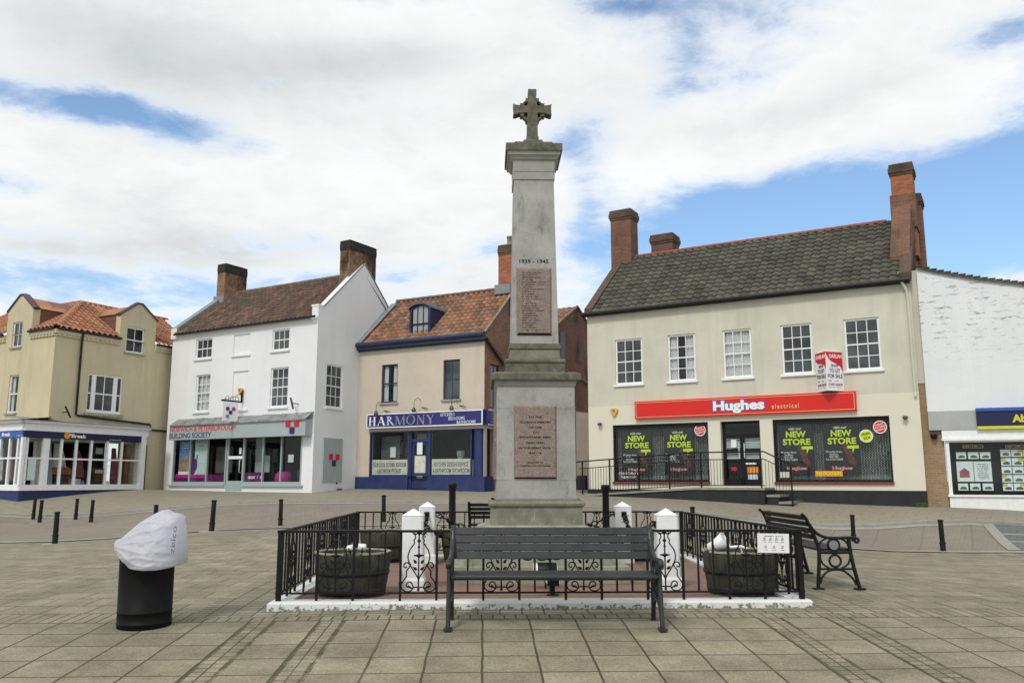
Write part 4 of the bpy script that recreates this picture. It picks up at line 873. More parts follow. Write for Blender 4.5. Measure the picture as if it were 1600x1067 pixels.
# ---------------------------------------------------------------- white building society
N = Wall((-15.05, 37), (-7.60, 32.58)); NL = N.L; NZ = 8.11; NR = 10.45; NO = 3.0
sdir = Vector((.4226, .9063, 0)); S = Wall((-7.60, 32.58), (-7.60+sdir.x*6, 32.58+sdir.y*6))
nb = thing('society_building', 'white three storey building with brown pantile roof and grey shopfront', 'building', (-15.05, 37, g(-15.05, 37)), N.rz)
t_ = [N.rect(306, 530, 331, 560), N.rect(425.5, 514, 452, 547.5)]; m_ = [N.rect(305.5, 586, 327.4, 643), N.rect(422.3, 573.5, 449.8, 636)]
def level(rs): zt = sum(r[3] for r in rs)/len(rs); zb = sum(r[1] for r in rs)/len(rs); return [(r[0], zb, r[2], zt) for r in rs]
t_ = level(t_); m_ = level(m_)
bl = [N.rect(365, 520, 390.4, 558), N.rect(363.2, 578, 386.8, 640)]
bl = [(bl[0][0], t_[0][1], bl[0][2], t_[0][3], .05), (bl[1][0], m_[0][1], bl[1][2], m_[0][3], .05)]
zsb, zst = N.hit(320, 757)[1], N.hit(320, 683)[1]; sL, sD0, sD1, sR = N.hit(270, 720)[0], N.hit(353.5, 720)[0], N.hit(380, 720)[0], N.hit(471.5, 720)[0]
zdb = N.hit(366, 767.5)[1]
shopL, shopD, shopR_ = (sL, zsb, sD0, zst, .12), (sD0, zdb, sD1, zst, .12), (sD1, zsb, sR, zst, .12)
mb = MB(N.M); wall_grid(mb, 0, NL, -1, NZ, t_+m_+bl+[shopL, shopD, shopR_]); mb.build('wall', 'wall_norwich', nb)
mb = MB(N.M)
for b_ in bl: mb.face([(b_[0], .05, b_[1]), (b_[2], .05, b_[1]), (b_[2], .05, b_[3]), (b_[0], .05, b_[3])])
mb.build('blind_recess', 'wall_norwich', nb)
mb = MB(N.M)
for b_ in bl: mb.box(b_[0]-.07, b_[2]+.07, -.06, .04, b_[1]-.08, b_[1]-.001)
mb.build('sill', 'wall_norwich', nb)
for i, r in enumerate(t_): sash(nb, N, r, 3, 2, fr=.06, silm='wall_norwich')
for i, r in enumerate(m_): sash(nb, N, r, 3, 4, fr=.06, silm='wall_norwich', curtain='full' if i == 0 else None)
sr = S.rect(510, 570, 535.3, 637.5); off = .0
hs = [sr]
mb = MB(S.M); wall_grid(mb, .01, 6, -1, NZ, hs); ap = (3.0, NR+.42)
mb.face([(.01, 0, NZ), (6, 0, NZ), (6, 0, NZ+.3), (ap[0], 0, ap[1]), (.32, 0, NZ+.38), (.01, 0, NZ+.38)])
mb.face([(.01, .0, NZ+.38), (.32, .0, NZ+.38), (.32, .32, NZ+.38), (.01, .32, NZ+.38)]); mb.box(-.02, .30, -.015, .34, NZ+.36, NZ+.44)
mb.face([(.32, 0, NZ+.38), (ap[0], 0, ap[1]), (ap[0], .32, ap[1]), (.32, .32, NZ+.38)]); mb.face([(ap[0], 0, ap[1]), (6, 0, NZ+.3), (6, .32, NZ+.3), (ap[0], .32, ap[1])])
mb.face([(.0, .32, NZ-.3), (.0, .32, NZ+.38), (.32, .32, NZ+.38), (ap[0], .32, ap[1]), (6, .32, NZ+.3), (6, .32, NZ-.3)]); mb.face([(0, 0, NZ-.01), (0, 0, NZ+.38), (0, .32, NZ+.38), (0, .32, NZ-.01)])
mb.build('gable_wall', 'wall_norwich', nb)
mb = MB(S.M); mb.tube([(.3, -.01, NZ+.40), (ap[0], -.01, ap[1]+.02), (6, -.01, NZ+.32)], .035, 4); mb.build('coping', 'lead', nb)
sash(nb, S, sr, 3, 4, fr=.06, silm='wall_norwich')
mb = MB(N.M); mb.face([(0.02, 0.02, -1), (0.02, 6, -1), (.02, 6, NZ), (.02, NO, NR), (.02, .02, NZ)][::-1]); mb.face([(0, 6, -1), (NL-.5, 6, -1), (NL-.5, 6, NZ), (0, 6, NZ)]); mb.build('side_wall', 'wall_norwich', nb)
ln = math.hypot(NO+.2, NR-NZ+.15); su = N.n*(NO+.2)+Vector((0, 0, NR-NZ+.15))
mb = MB(); pantile(mb, N.w(.35, -.2, NZ-.10), N.u, su, NL-.62, ln, tw=.25, th=.30, amp=.075, lift=.022, u1f=lambda v: NL-.66-.1*v); rf = mb.build('roof', 'tiles_norwich', nb)
mb = MB(N.M); mb.face([(0, NO, NR), (NL-.3, NO, NR), (NL-.5, 6.1, NZ), (0, 6.1, NZ)][::-1]); mb.build('back_slope', 'tiles_norwich', rf)
mb = MB(); ridge_tiles(mb, N.w(.4, NO, NR+.03), N.w(NL-.6, NO, NR+.03)); mb.build('ridge_tiles', 'ridge_brown', rf)
mb = MB(N.M); mb.face([(-.02, -.1, NZ+.22), (.36, -.1, NZ+.22), (.36, NO, NR+.30), (-.02, NO, NR+.30)]); mb.face([(.36, -.1, NZ+.22), (.36, -.1, NZ-.1), (.36, NO, NR-.1), (.36, NO, NR+.30)]); mb.face([(-.02, -.1, NZ+.22), (-.02, NO, NR+.30), (-.02, NO, NR-.1), (-.02, -.1, NZ-.1)]); mb.build('lead_verge', 'lead', rf)
mb = MB(N.M); mb.box(-.03, .36, -.10, -.004, NZ-.25, NZ+.22); mb.build('kneeler', 'wall_norwich', nb)
mb = MB(N.M); mb.box(.3, NL-.02, -.05, -.003, NZ-.14, NZ-.04); mb.build('eaves_band', 'wall_norwich', nb); mb = MB(N.M); mb.tube([(.3, -.19, NZ-.08), (NL-.02, -.19, NZ-.08)], .05, 8); mb.build('gutter', 'gutter_black', nb)
mb = MB(N.M); mb.box(-.0, sD0-.0, -.03, -.003, -1, zsb-.32); mb.box(sD1, NL, -.03, -.003, -1, zsb-.32); mb.build('plinth', 'navy', nb)
mb = MB(S.M); mb.box(0, 4, -.03, -.003, -1, zsb-.34); mb.build('plinth', 'navy', nb)
chimney(nb, N.M, 0.02, .55, 2.2, 3.5, NZ+.6, 11.75, 'brick_sooty', corb=.2, crown='soot_black', label='sooty brick chimney at the left gable')
chimney(nb, N.M, NL-.95, NL-.40, 2.15, 3.85, NZ+.9, 11.75, 'brick_sooty', corb=.2, crown='soot_black', label='wide sooty brick chimney on the right gable')
mb = MB(N.M); mb.box(-.03, .66, 2.08, 2.3, NR-.75, NR-.25); mb.build('flashing', 'lead', rf)
# shopfront
fgM = N.M; bars = [N.hit(x, 720)[0] for x in (296.7, 323)]; bars2 = [N.hit(x, 720)[0] for x in (410.5, 439)]
mb = MB(N.M); t = .055; y = .0
def bars_(mb, a, b, c, d, mids, y0=-.02, y1=.08, t=.055, bot=.12):
    mb.box(a, a+t, y0, y1, c, d); mb.box(b-t, b, y0, y1, c, d); mb.box(a+t, b-t, y0, y1, c, c+bot); mb.box(a+t, b-t, y0, y1, d-t, d)
    for m in mids: mb.box(m-t/2, m+t/2, y0+.003, y1, c+bot, d-t)
bars_(mb, shopL[0], shopL[2], shopL[1], shopL[3], bars); wl = mb.build('shop_window', 'grey_green', nb); mb = MB(N.M); bars_(mb, shopR_[0], shopR_[2], shopR_[1], shopR_[3], bars2); wr_ = mb.build('shop_window', 'grey_green', nb)
for f_, q in ((wl, shopL), (wr_, shopR_)): mb = MB(N.M); mb.box(q[0]+.05, q[2]-.05, .03, .038, q[1]+.1, q[3]-.05); mb.build('pane', 'shop_glass', f_)
mb = MB(N.M); mb.box(sL-.12, sD0, -.10, -.003, zsb-.06, zsb-.001); mb.box(sD1, sR+.12, -.10, -.003, zsb-.06, zsb-.001); mb.build('window_ledge', 'grey_green', nb)
mb = MB(N.M); a, c, b, d = shopD[:4]; yy = .03; mb.box(a, a+.09, yy, yy+.06, c, d); mb.box(b-.09, b, yy, yy+.06, c, d); mb.box(a+.09, b-.09, yy, yy+.06, d-.08, d); mb.box(a+.09, b-.09, yy, yy+.06, c, c+.42)
for i in range(3): mb.box(a+.13, b-.13, yy-.008, yy, c+.06+i*.11, c+.13+i*.11)
dr = mb.build('door', 'grey_green', nb); mb = MB(N.M); mb.box(a+.09, b-.09, yy-.005, yy+.05, c+1.3, c+1.42); mb.build('push_bar', 'white_paint', dr)
mb = MB(N.M); mb.box(a+.09, b-.09, yy+.02, yy+.03, c+.4, d-.08); mb.build('pane', 'clear_glass', dr); mb = MB(N.M); mb.tube([(b-.17, yy, c+1.25), (b-.17, yy-.07, c+1.25), (b-.17, yy-.07, c+.75), (b-.17, yy, c+.75)], .018, 6); mb.build('handle', 'silver_letter', dr)
room(nb, N, (sL, zsb-.2, sR, zst), 3.0, 'interior_dark', y=.125, pad=.02)
Mg = N.M@Matrix.Translation((0, .06, 0))
def flatq(M, r, m, name, parent=None, lab=None, cat=None, y=0, t=.006, grp=None):
    mb = MB(M); mb.box(r[0], r[2], y, y+t, r[1], r[3]); o = mb.build(name, m, parent)
    if lab: tag(o, lab, cat, grp)
    return o
e = .06; b0, b1 = bars; zi0, zi1 = zsb+.12, zst-.055; hh = zi1-zi0
q = flatq(Mg, (sL+.33, zi0+.42, b0-.05, zi1-.06), 'poster_blue', 'poster', None, 'tall blue poster with a pale sculpture picture in the first window', 'poster')
mb = MB(Mg); mb.prism([(sL+.36, zi0+.44), (b0-.08, zi0+.44), (b0-.05, zi0+.9), (b0-.3, zi0+1.12), (sL+.45, zi0+.98), (sL+.34, zi0+.7)], -.006, -.001); mb.build('poster_picture', 'skin_tone', q)
scribble(Mg, (sL+.38, zi1-.52, b0-.1, zi1-.12), [.8, .9, .9, .6], 'text_white', q, seed=4)
flatq(Mg, (sL+.33, zi0+.30, b0-.05, zi0+.43), 'text_white', 'poster_foot', q, y=-.003)
q = flatq(Mg, (b0+.22, zi0+.30, b1-.06, zi1-.02), 'poster_pale', 'poster', None, 'tall white numbered poster in the second window', 'poster')
wW = b1-b0; text('REMORTGAGE\nNOW!', Mg, (b0+.27, zi1-.36, b1-.12, zi1-.08), 'grey_green', q)
for i, s_ in enumerate('123'): text(s_, Mg, (b0+.34, zi1-.85-i*.42, b0+.42, zi1-.65-i*.42), 'photo_dark', q)
mb = MB(Mg); 
for i in range(3): mb.box(b0+.45, b1-.1, -.004, 0, zi1-.60-i*.42, zi1-.59-i*.42)
mb.build('poster_rules', 'grey_green', q)
mb = MB(Mg); mb.prism([(b0+.08, zi0+.3), (b0+.26, zi0+.34), (b0+.40, zi0+.62), (b0+.40, zi0+.86), (b0+.30, zi0+.98), (b0+.16, zi0+.9), (b0+.08, zi1-.2)], -.004, .002); mb.build('poster_figure', 'text_purple', q)
flatq(Mg, (b1+.06, zi0+.36, sD0-.09, zi1-.34), 'interior_mid', 'window_blind', None, 'dark green grey blind behind the third window of the building society', 'blind', y=.35)
for i, (a, b, c1) in enumerate(((sL+.06, b0-.03, 'magenta'), (b0+.03, b1-.03, 'magenta'), (b1+.03, sD0-.07, 'purple'))):
    q = flatq(Mg, (a, zi0, b, zi0+.30), 'purple', 'window_strip', None, ['deep purple strip along the bottom of the first window', 'dark purple strip below the numbered poster', 'plain purple strip below the dark blind'][i], 'window strip', y=.012); 
    if c1 == 'magenta': flatq(Mg, (a+.12*(1-i), zi0+.16, b-.05, zi0+.34), 'magenta', 'strip_top', q, y=.004)
q = flatq(Mg, (sD1+.06, zi0, bars2[0]-.03, zi0+.36), 'purple', 'window_strip', None, 'purple strip with white lettering right of the grey door', 'window strip', y=.012); scribble(Mg, (sD1+.25, zi0+.10, bars2[0]-.1, zi0+.24), [1], 'text_white', q, y=.01, hgt=.8)
q = flatq(Mg, (sD1+.08, zi0+.38, bars2[0]-.2, zi0+1.05), 'grey_green', 'window_panel', None, 'low pale green screen right of the grey door', 'screen', y=.5); flatq(Mg, (sD1+.08, zi0+1.05, sD1+.6, zi1), 'grey_green', 'screen_post', q, y=.5)
mb = MB(Mg@Matrix.Translation(((bars2[0]+bars2[1])/2, .6, zi0))); mb.lathe([(.30, -.1), (.36, .1), (.30, .32), (.2, .40)], 16, smooth=True); tag(mb.build('round_stool', 'magenta'), 'bright magenta round seat behind the building society window', 'stool')
mb = MB(Mg@Matrix.Translation((bars2[1]+.75, .9, zi0-.1))); mb.box(-.7, .7, 0, .5, 0, .42); mb.box(-.7, .7, .5, .65, 0, .75); mb.box(-.8, -.7, 0, .6, 0, .55); mb.box(.7, .8, 0, .6, 0, .55); tag(mb.build('sofa', 'purple', bevel=.04), 'purple sofa behind the right building society window', 'sofa')
flatq(Mg, (bars2[1]+.33, zi0+.75, bars2[1]+.62, zi0+1.05), 'poster_pale', 'window_note', None, 'small white square notice on the last building society window', 'notice', y=-.012, t=.004)
flatq(N.M, (sD1-.28, zdb+1.5, sD1-.16, zdb+1.75), 'card', 'door_note', None, 'small white note on the grey framed door', 'notice', y=.02, t=.004)
# fascia and lead hood
FO = -.38; f0, f1 = N.hit(264.5, 676, FO)[0], N.hit(477, 670, FO)[0]; fz0 = (N.hit(264.5, 686, FO)[1]+N.hit(476.5, 681.8, FO)[1])/2; fz1 = (N.hit(264.5, 665, FO)[1]+N.hit(477.5, 655, FO)[1])/2
fsg = thing('society_sign', 'long pale grey sign with red and navy lettering on the white building', 'sign', N.w(f0, 0, fz0), N.rz)
mb = MB(N.M); mb.box(f0, f1, FO, -.003, fz0, fz1); mb.build('sign_panel', 'grey_fascia', fsg, bevel=.01)
Mf = N.M@Matrix.Translation((0, FO, 0)); hF = fz1-fz0; lx = lambda px: N.hit(px, 675, FO)[0]
text('NORWICH & PETERBOROUGH', Mf, (lx(266), fz0+hF*.53, lx(367.5), fz0+hF*.90), 'text_red', fsg, bold=.008); text('BUILDING SOCIETY', Mf, (lx(265.5), fz0+hF*.10, lx(330), fz0+hF*.46), 'text_navy', fsg, bold=.012)
def rsq(mb, cx, cz, r):
    k = r*.28; p = []
    for sx, sz in ((1, -1), (1, 1), (-1, 1), (-1, -1)):
        for i in range(4):
            an = math.atan2(sz, sx)-math.pi/4+math.pi/2*i/3; p.append((cx+sx*(r-k)+k*math.cos(an), cz+sz*(r-k)+k*math.sin(an)))
    mb.prism(p, -.03, -.001)
def emblem(M, cx, cz, r, cols, parent, tail=False):
    for (dx, dz), c in zip(((-1.75, 1), (1.75, 1), (0, -1)), cols): mb = MB(M); rsq(mb, cx+dx*r, cz+dz*r, r*.95); mb.build('emblem_square', c, parent)
    if tail: mb = MB(M); rsq(mb, cx-1.75*r, cz-3*r, r*.9); mb.build('emblem_square', 'lead', parent)
emblem(Mf, lx(456.5), fz0+hF*.55, .13, ('text_red', 'text_red', 'text_navy'), fsg)
mb = MB(N.M); zA1, zB1 = N.hit(272, 657.5, -.1)[1], N.hit(481, 645, -.1)[1]; zm_ = (zA1+zB1)/2
k = 14
for i in range(k):
    a = f0+.05+(f1-f0)*i/k; b = f0+.05+(f1-f0)*(i+1)/k-.004; w_ = rnd.uniform(-.02, .03)
    mb.face([(a, FO-.06, fz1+.01), (b, FO-.06, fz1+.01+w_*.2), (b, 0, fz1+.30+w_), (a, 0, fz1+.30)]); mb.face([(a, FO-.06, fz1-.03), (b, FO-.06, fz1-.03), (b, FO-.06, fz1+.01+w_*.2), (a, FO-.06, fz1+.01)])
mb.build('lead_hood', 'lead_roof_old', fsg)
# hanging sign
hu, hz = N.hit(378, 628); hs_ = thing('hanging_sign', 'white hanging sign with coloured squares on an iron bracket', 'sign', N.w(hu, 0, hz), N.rz); M = N.M@Matrix.Translation((hu, 0, hz))
mb = MB(M); mb.tube([(0, 0, 0), (-.05, -1.0, 0)], .035, 6); mb.tube([(0, -.02, .02), (0, -.02, .45)], .04, 6)
for i in range(3): mb.tube([(-.02, -.25-.25*i+.09*math.cos(t), .10+.09*math.sin(t)) for t in [6.28*j/12 for j in range(12)]], .010, 4, closed=True)
mb.tube([(0, 0, .4), (-.03, -.5, .12), (-.05, -1., .02)], .014, 4); mb.build('bracket', 'black_metal', hs_)
Wd = Wall((N.w(hu, -.95, 0).x, N.w(hu, -.95, 0).y), (N.w(hu+.12, -.28, 0).x, N.w(hu+.12, -.28, 0).y)); mb = MB(Wd.M); mb.box(0, Wd.L, 0, .03, hz-.82, hz-.06); mb.build('sign_board', 'white_plastic', hs_)
emblem(Wd.M@Matrix.Translation((0, .01, 0)), Wd.L*.5, hz-.40, .075, ('cloth_pink' if False else 'text_purple', 'magenta', 'text_navy'), hs_, tail=True)
alarm(N, 377, 611, 'small amber alarm box above the hanging sign bracket', .9)
bracket_stub(N, 466, 631, 'black metal bracket on the white wall above the sign end')
# grey panel on the side
r = S.rect(503.3, 684.5, 533, 753); pn = thing('side_panel', 'grey panel with coloured squares on the white side wall', 'sign', S.w(r[0], 0, r[1]), S.rz); mb = MB(S.M); mb.box(r[0], r[2], -.06, -.003, r[1], r[3]); mb.build('panel', 'grey_fascia', pn, bevel=.006)
emblem(S.M@Matrix.Translation((0, -.06, 0)), (r[0]+r[2])/2+.05, r[3]-.85, .12, ('text_red', 'text_red', 'text_navy'), pn)
# ---------------------------------------------------------------- kitchen shop
K_ = Wall((-6.41, 35.13), (-1.06, 32.28)); KL = K_.L; KZ = 7.27; KR = 9.62; KO = 2.6
SK = Wall((-1.06, 32.28), (-1.06+sdir.x*6, 32.28+sdir.y*6))
kb = thing('kitchen_shop', 'cream painted shop with orange pantile roof and blue shopfront', 'building', (-6.41, 35.13, g(-6.41, 35.13)), K_.rz)
hw = level([K_.rect(596, 569, 621.2, 628), K_.rect(692.5, 562, 718.5, 625)])
zs0, zs1 = K_.hit(606, 744.6)[1], K_.hit(660, 672)[1]; zd0 = K_.hit(655, 764)[1]
kL, kD0, kD1, kR, kP = [K_.hit(x, 710)[0] for x in (577, 638.5, 670, 736.5, 752)]
WL_, WD_, WR_ = (kL, zs0, kD0, zs1, .25), (kD0, zd0, kD1, zs1, .25), (kD1, zs0, kR, zs1, .25)
zri = zs0
mb = MB(K_.M); wall_grid(mb, 0, KL, zri, KZ, hw+[WL_, (kD0, zri, kD1, zs1, .25), (kD1, zs0, KL-.02, zs1, .25)]); mb.build('wall', 'wall_harmony', kb)
mb = MB(K_.M); wall_grid(mb, -.3, KL+.06, -1, zri, [(kD0, zd0, kD1, zri, .25)], y=-.05); mb.box(-.3, kL, -.05, -.003, zri-.003, zri+.0); mb.face([(-.3, -.05, zri), (kD0, -.05, zri), (kD0, .2, zri), (-.3, .2, zri)]); mb.face([(kD1, -.05, zri), (KL+.06, -.05, zri), (KL+.06, .2, zri), (kD1, .2, zri)]); mb.build('stall_riser', 'shop_blue', kb)
for i, r in enumerate(hw): sash(kb, K_, r, 2, 2, fm='dark_blue', silm='sill_stone', fr=.055, bar=.03, curtain='pair' if i == 0 else None)
g0 = .75
mb = MB(SK.M); hside = SK.rect(766, 560, 783, 640); hside = (hside[0], hside[1], hside[2]-.15, hside[3]-.25); zc = SK.hit(762, 641)[1]
wall_grid(mb, g0, 6, -1, zc, []); wall_grid(mb, 0.01, 6, zc, KZ, [hside]); mb.face([(.01, 0, KZ), (5.2, 0, KZ), (2.6, 0, KR+.05)]); mb.build('brick_side_wall', 'brick_red', kb)
mb = MB(SK.M); wall_grid(mb, 0.01, g0, -1, zs0, [], y=-.05); mb.build('side_riser', 'shop_blue', kb); mb = MB(SK.M); wall_grid(mb, .01, 2.2, zs1, zc-.01, [], y=-.01); mb.build('rendered_band', 'wall_harmony', kb)
sash(kb, SK, hside, 2, 2, fm='dark_blue', silm='sill_stone')
mb = MB(SK.M); a_, b_2 = SK.hit(757, 525), SK.hit(792, 555); sl_ = (b_2[1]-a_[1])/(b_2[0]-a_[0]); mb.face([(0, -.14, KZ-.12), (2.6, -.14, KZ-.12-1.3), (2.6, -.14, KZ-.25-1.3), (0, -.14, KZ-.25)]); mb.face([(0, -.14, KZ-.12), (0, 0, KZ-.12), (2.6, 0, KZ-.12-1.3), (2.6, -.14, KZ-1.42)]); mb.build('lean_board', 'gutter_black', kb)
mb = MB(K_.M); mb.face([(0.01, 0, -1), (.01, 5.2, -1), (.01, 5.2, KZ), (.01, KO, KR), (.01, 0, KZ)][::-1]); mb.face([(0, 5.2, -1), (KL, 5.2, -1), (KL, 5.2, KZ), (0, 5.2, KZ)]); mb.build('side_wall', 'brick_red', kb)
su = K_.n*(KO+.1)+Vector((0, 0, KR-KZ)); mb = MB(); pantile(mb, K_.w(0.0, -.1, KZ+.02), K_.u, su, KL+.02, su.length, tw=.26, th=.31, amp=.08, lift=.032); rf = mb.build('roof', 'tiles_harmony', kb)
mb = MB(K_.M); mb.face([(0, KO, KR), (KL, KO, KR), (KL, 5.3, KZ), (0, 5.3, KZ)][::-1]); mb.build('back_slope', 'tiles_harmony', rf)
mb = MB(); ridge_tiles(mb, K_.w(.0, KO, KR+.05), K_.w(KL-.1, KO, KR+.05)); mb.build('ridge_tiles', 'ridge_brown', rf)
mb = MB(K_.M); mb.tube([(KL+.02, -.1, KZ+.05), (KL+.02, KO, KR+.07)], .05, 5); mb.build('mortar_verge', 'mortar_pale', rf)
mb = MB(K_.M); mb.box(-.35, KL+.10, -.22, -.1, KZ-.20, KZ+.10); mb.tube([(-.35, -.24, KZ-.0), (KL+.1, -.24, KZ-.0)], .10, 10); mb.box(-.3, KL+.02, -.1, -.003, KZ-.26, KZ-.1); mb.build('gutter', 'dark_blue', kb)
mb = MB(K_.M); mb.face([(-.05, -.2, KZ+.12), (.22, -.2, KZ+.12), (.22, KO*.86, KR-.12), (-.05, KO*.86, KR-.10)]); mb.build('lead_flashing', 'lead', rf)
# dormer
dr_ = K_.rect(641, 482, 672, 517, .25); du0, du1 = K_.hit(639.8, 500, .25)[0], K_.hit(672.5, 500, .25)[0]; dz0 = KZ+.12; dz1 = K_.hit(656, 474, .25)[1]; sh = dz1-.27
M = K_.M; mid = (du0+du1)/2; hwid = (du1-du0)/2
arc = [(mid+hwid*math.cos(t), sh+(dz1-sh)*math.sin(t)) for t in [math.pi*i/12 for i in range(13)]]
mb = MB(M); mb.face([(du0, .25, dz0), (du0, 2.6, dz0), (du0, 2.6, sh), (du0, .25, sh)][::-1]); mb.face([(du1, .25, dz0), (du1, 2.6, dz0), (du1, 2.6, sh), (du1, .25, sh)])
# front surround with arched opening
iw = hwid-.10; ia = [(mid+iw*math.cos(t), sh-.06+(dz1-.1-sh+.06)*math.sin(t)) for t in [math.pi*i/12 for i in range(13)]]
mb.face([(du0, .25, dz0), (mid-iw, .25, dz0), (mid-iw, .25, sh-.06), (du0, .25, sh)]); mb.face([(mid+iw, .25, dz0), (du1, .25, dz0), (du1, .25, sh), (mid+iw, .25, sh-.06)])
for i in range(12): mb.face([(ia[i][0], .25, ia[i][1]), (arc[i][0], .25, arc[i][1]), (arc[i+1][0], .25, arc[i+1][1]), (ia[i+1][0], .25, ia[i+1][1])])
dm = mb.build('dormer', 'dormer_blue', kb)
mb = MB(M); mb.grid([[(mid+(p[0]-mid)*1.07, .17, p[1]+.03) for p in arc], [(mid+(p[0]-mid)*1.07, 2.7, p[1]+.03) for p in arc]], True); mb.grid([[(mid+(p[0]-mid)*1.07, .17, p[1]+.03) for p in arc], [(mid+(p[0]-mid)*1.07, .17, p[1]-.04) for p in arc]], True); mb.build('dormer_roof', 'lead_dark', dm)
mb = MB(M); mb.prism([(mid-iw, dz0+.05), (mid+iw, dz0+.05)]+ia, .31, .32); mb.build('pane', 'pale_glass', dm)
mb = MB(M); 
for i in (1, 2): x = mid-iw+2*iw*i/3; mb.box(x-.013, x+.013, .28, .32, dz0+.05, dz1-.13)
zm = dz0+(dz1-dz0)*.42; mb.box(mid-iw, mid+iw, .27, .32, zm-.03, zm+.03); mb.box(mid-iw, mid+iw, .27, .32, dz0, dz0+.07); mb.box(mid-iw, mid-iw+.04, .28, .32, dz0, sh); mb.box(mid+iw-.04, mid+iw, .28, .32, dz0, sh); mb.build('glazing_bars', 'black_paint', dm)
mb = MB(M); mb.box(mid-iw-.05, mid+iw+.05, .19, .31, dz0-.03, dz0+.03); 
for z in (dz0+.10, dz0+.24): mb.tube([(mid-iw, .22, z+.1), (mid+iw, .22, z+.1)], .008, 4)
mb.build('guard_rail', 'lead_dark', dm)
kx = (KR-KZ)/(KO+.1); sy = (sh-KZ)/kx
mb = MB(M)
for u_ in (du1, du0-.14): mb.face([(u_, .02, KZ+.14), (u_+.14, .02, KZ+.14), (u_+.14, sy+.35, KZ+.20+kx*(sy+.32)), (u_, sy+.35, KZ+.20+kx*(sy+.32))])
mb.build('lead_cheek', 'lead', dm)
chimney(kb, K_.M, KL-.62, KL+.02, 2.2, 3.1, KZ+1.2, 11.45, 'brick_orange', corb=.35, pots=((KL-.28, 2.65, .42),), label='slim orange brick chimney with a clay pot')
mb = MB(K_.M); mb.box(KL-.72, KL-.0, 2.05, 2.3, KR-.28, KR+.12); mb.build('flashing', 'lead', rf)
# kitchen shopfront
def kbars(W, a, b, c, d, t=.06, y0=.02, y1=.1): mb = MB(W.M); bars_(mb, a, b, c, d, [], y0, y1, t, .07); return mb
f1_ = kbars(K_, kL, kD0, zs0, zs1).build('shop_window', 'shop_blue', kb); f2_ = kbars(K_, kD1, kR, zs0, zs1).build('shop_window', 'shop_blue', kb)
for f_, a, b in ((f1_, kL, kD0), (f2_, kD1, kR)): mb = MB(K_.M); mb.box(a+.05, b-.05, .05, .056, zs0+.05, zs1-.05); mb.build('pane', 'shop_glass', f_)
mb = MB(K_.M); mb.lathe([(.26, zs0), (.26, zs1)], 20, ((kR+KL)/2-.02, .24)); mb.build('corner_pillar', 'shop_blue', kb)
mb = MB(SK.M); mb.box(.32, g0-.04, .10, .11, zs0, zs1); mb.build('corner_pane', 'shop_glass', kb)
mb = MB(SK.M); mb.box(g0-.04, g0+.06, -.06, .12, zs0, zs1+.75); mb.build('corner_frame', 'granite_pink', kb)
a, b = kD0, kD1; mb = MB(K_.M); y = .10
mb.box(a, a+.10, y-.06, y+.06, zd0, zs1); mb.box(b-.10, b, y-.06, y+.06, zd0, zs1); mb.box(a+.1, b-.1, y-.04, y+.04, zs1-.46, zs1-.34); mb.box(a+.1, b-.1, y-.04, y+.04, zs1-.07, zs1)
mb.box(a+.1, a+.2, y, y+.05, zd0+.03, zs1-.46); mb.box(b-.2, b-.1, y, y+.05, zd0+.03, zs1-.46); mb.box(a+.2, b-.2, y, y+.05, zd0+.03, zd0+.62); mb.box(a+.2, b-.2, y, y+.05, zs1-.56, zs1-.46)
dr = mb.build('door', 'shop_blue', kb); mb = MB(K_.M); mb.box(a+.1, b-.1, y+.02, y+.03, zd0+.6, zs1-.05); mb.build('pane', 'clear_glass', dr)
mb = MB(K_.M); mb.box((a+b)/2-.14, (a+b)/2+.14, y-.012, y, zd0+.42, zd0+.52); mb.build('letter_flap', 'flap', dr)
mb = MB(K_.M); mb.box(a-.5, b+.25, -.5, -.06, -1, zd0-.06); mb.build('door_step', 'concrete', kb)
rm = room(kb, K_, (kL, zs0-.3, KL-.3, zs1), 2.6, 'interior_mid', y=.26, pad=.0)
Mk = K_.M@Matrix.Translation((0, .075, 0))
for i, (a, b, tx, lab) in enumerate(((kL+.1, kD0-.1, 'YOUR LOCAL KITCHEN, BEDROOM\n& BATHROOM SPECIALIST', 'cream lettered strip along the foot of the left kitchen shop window'), (kD1+.1, kR-.05, 'KITCHEN DESIGN SERVICE\n& BATHROOM SHOWROOM', 'cream lettered strip along the foot of the right kitchen shop window'))):
    q = flatq(Mk, (a, zs0+.08, b, zs0+.68), 'cream_cloth', 'window_strip', None, lab, 'window strip', grp='lettered strips in the kitchen shop window'); text(tx, Mk, (a+.05, zs0+.14, b-.08, zs0+.56), 'photo_dark', q, bold=.01)
flatq(Mk, (kL+.1, zs0+.9, kL+1.0, zs1-.15), 'interior_pale', 'display_screen', None, 'pale tall display panel behind the left kitchen shop window', 'panel', y=.8)
flatq(Mk, (kL+1.35, zs0+.4, kL+1.6, zs1-.15), 'wood_brown', 'tile_display', None, 'narrow brown chequered tile display in the left window', 'display', y=.7)
flatq(Mk, (kL+1.75, zs0+.4, kL+2.2, zs1-.1), 'interior_pale', 'display_screen', None, 'narrow pale display panel beside the kitchen shop door', 'panel', y=.8)
mb = MB(Mk@Matrix.Translation((kL+.25, .4, zs0+.72))); mb.box(0, .95, 0, .05, 0, .04); mb.box(0, .04, 0, .05, .04, .85); mb.box(.91, .95, 0, .05, .04, .85); mb.box(0, .95, 0, .05, .85, .9); mb.box(.04, .91, .02, .04, .04, .85); q = tag(mb.build('oven_display', 'photo_dark'), 'black framed oven display in the left kitchen shop window', 'oven'); flatq(Mk, (kL+.72, zs0+.78, kL+1.0, zs0+1.2), 'card', 'price_card', q, y=.37)
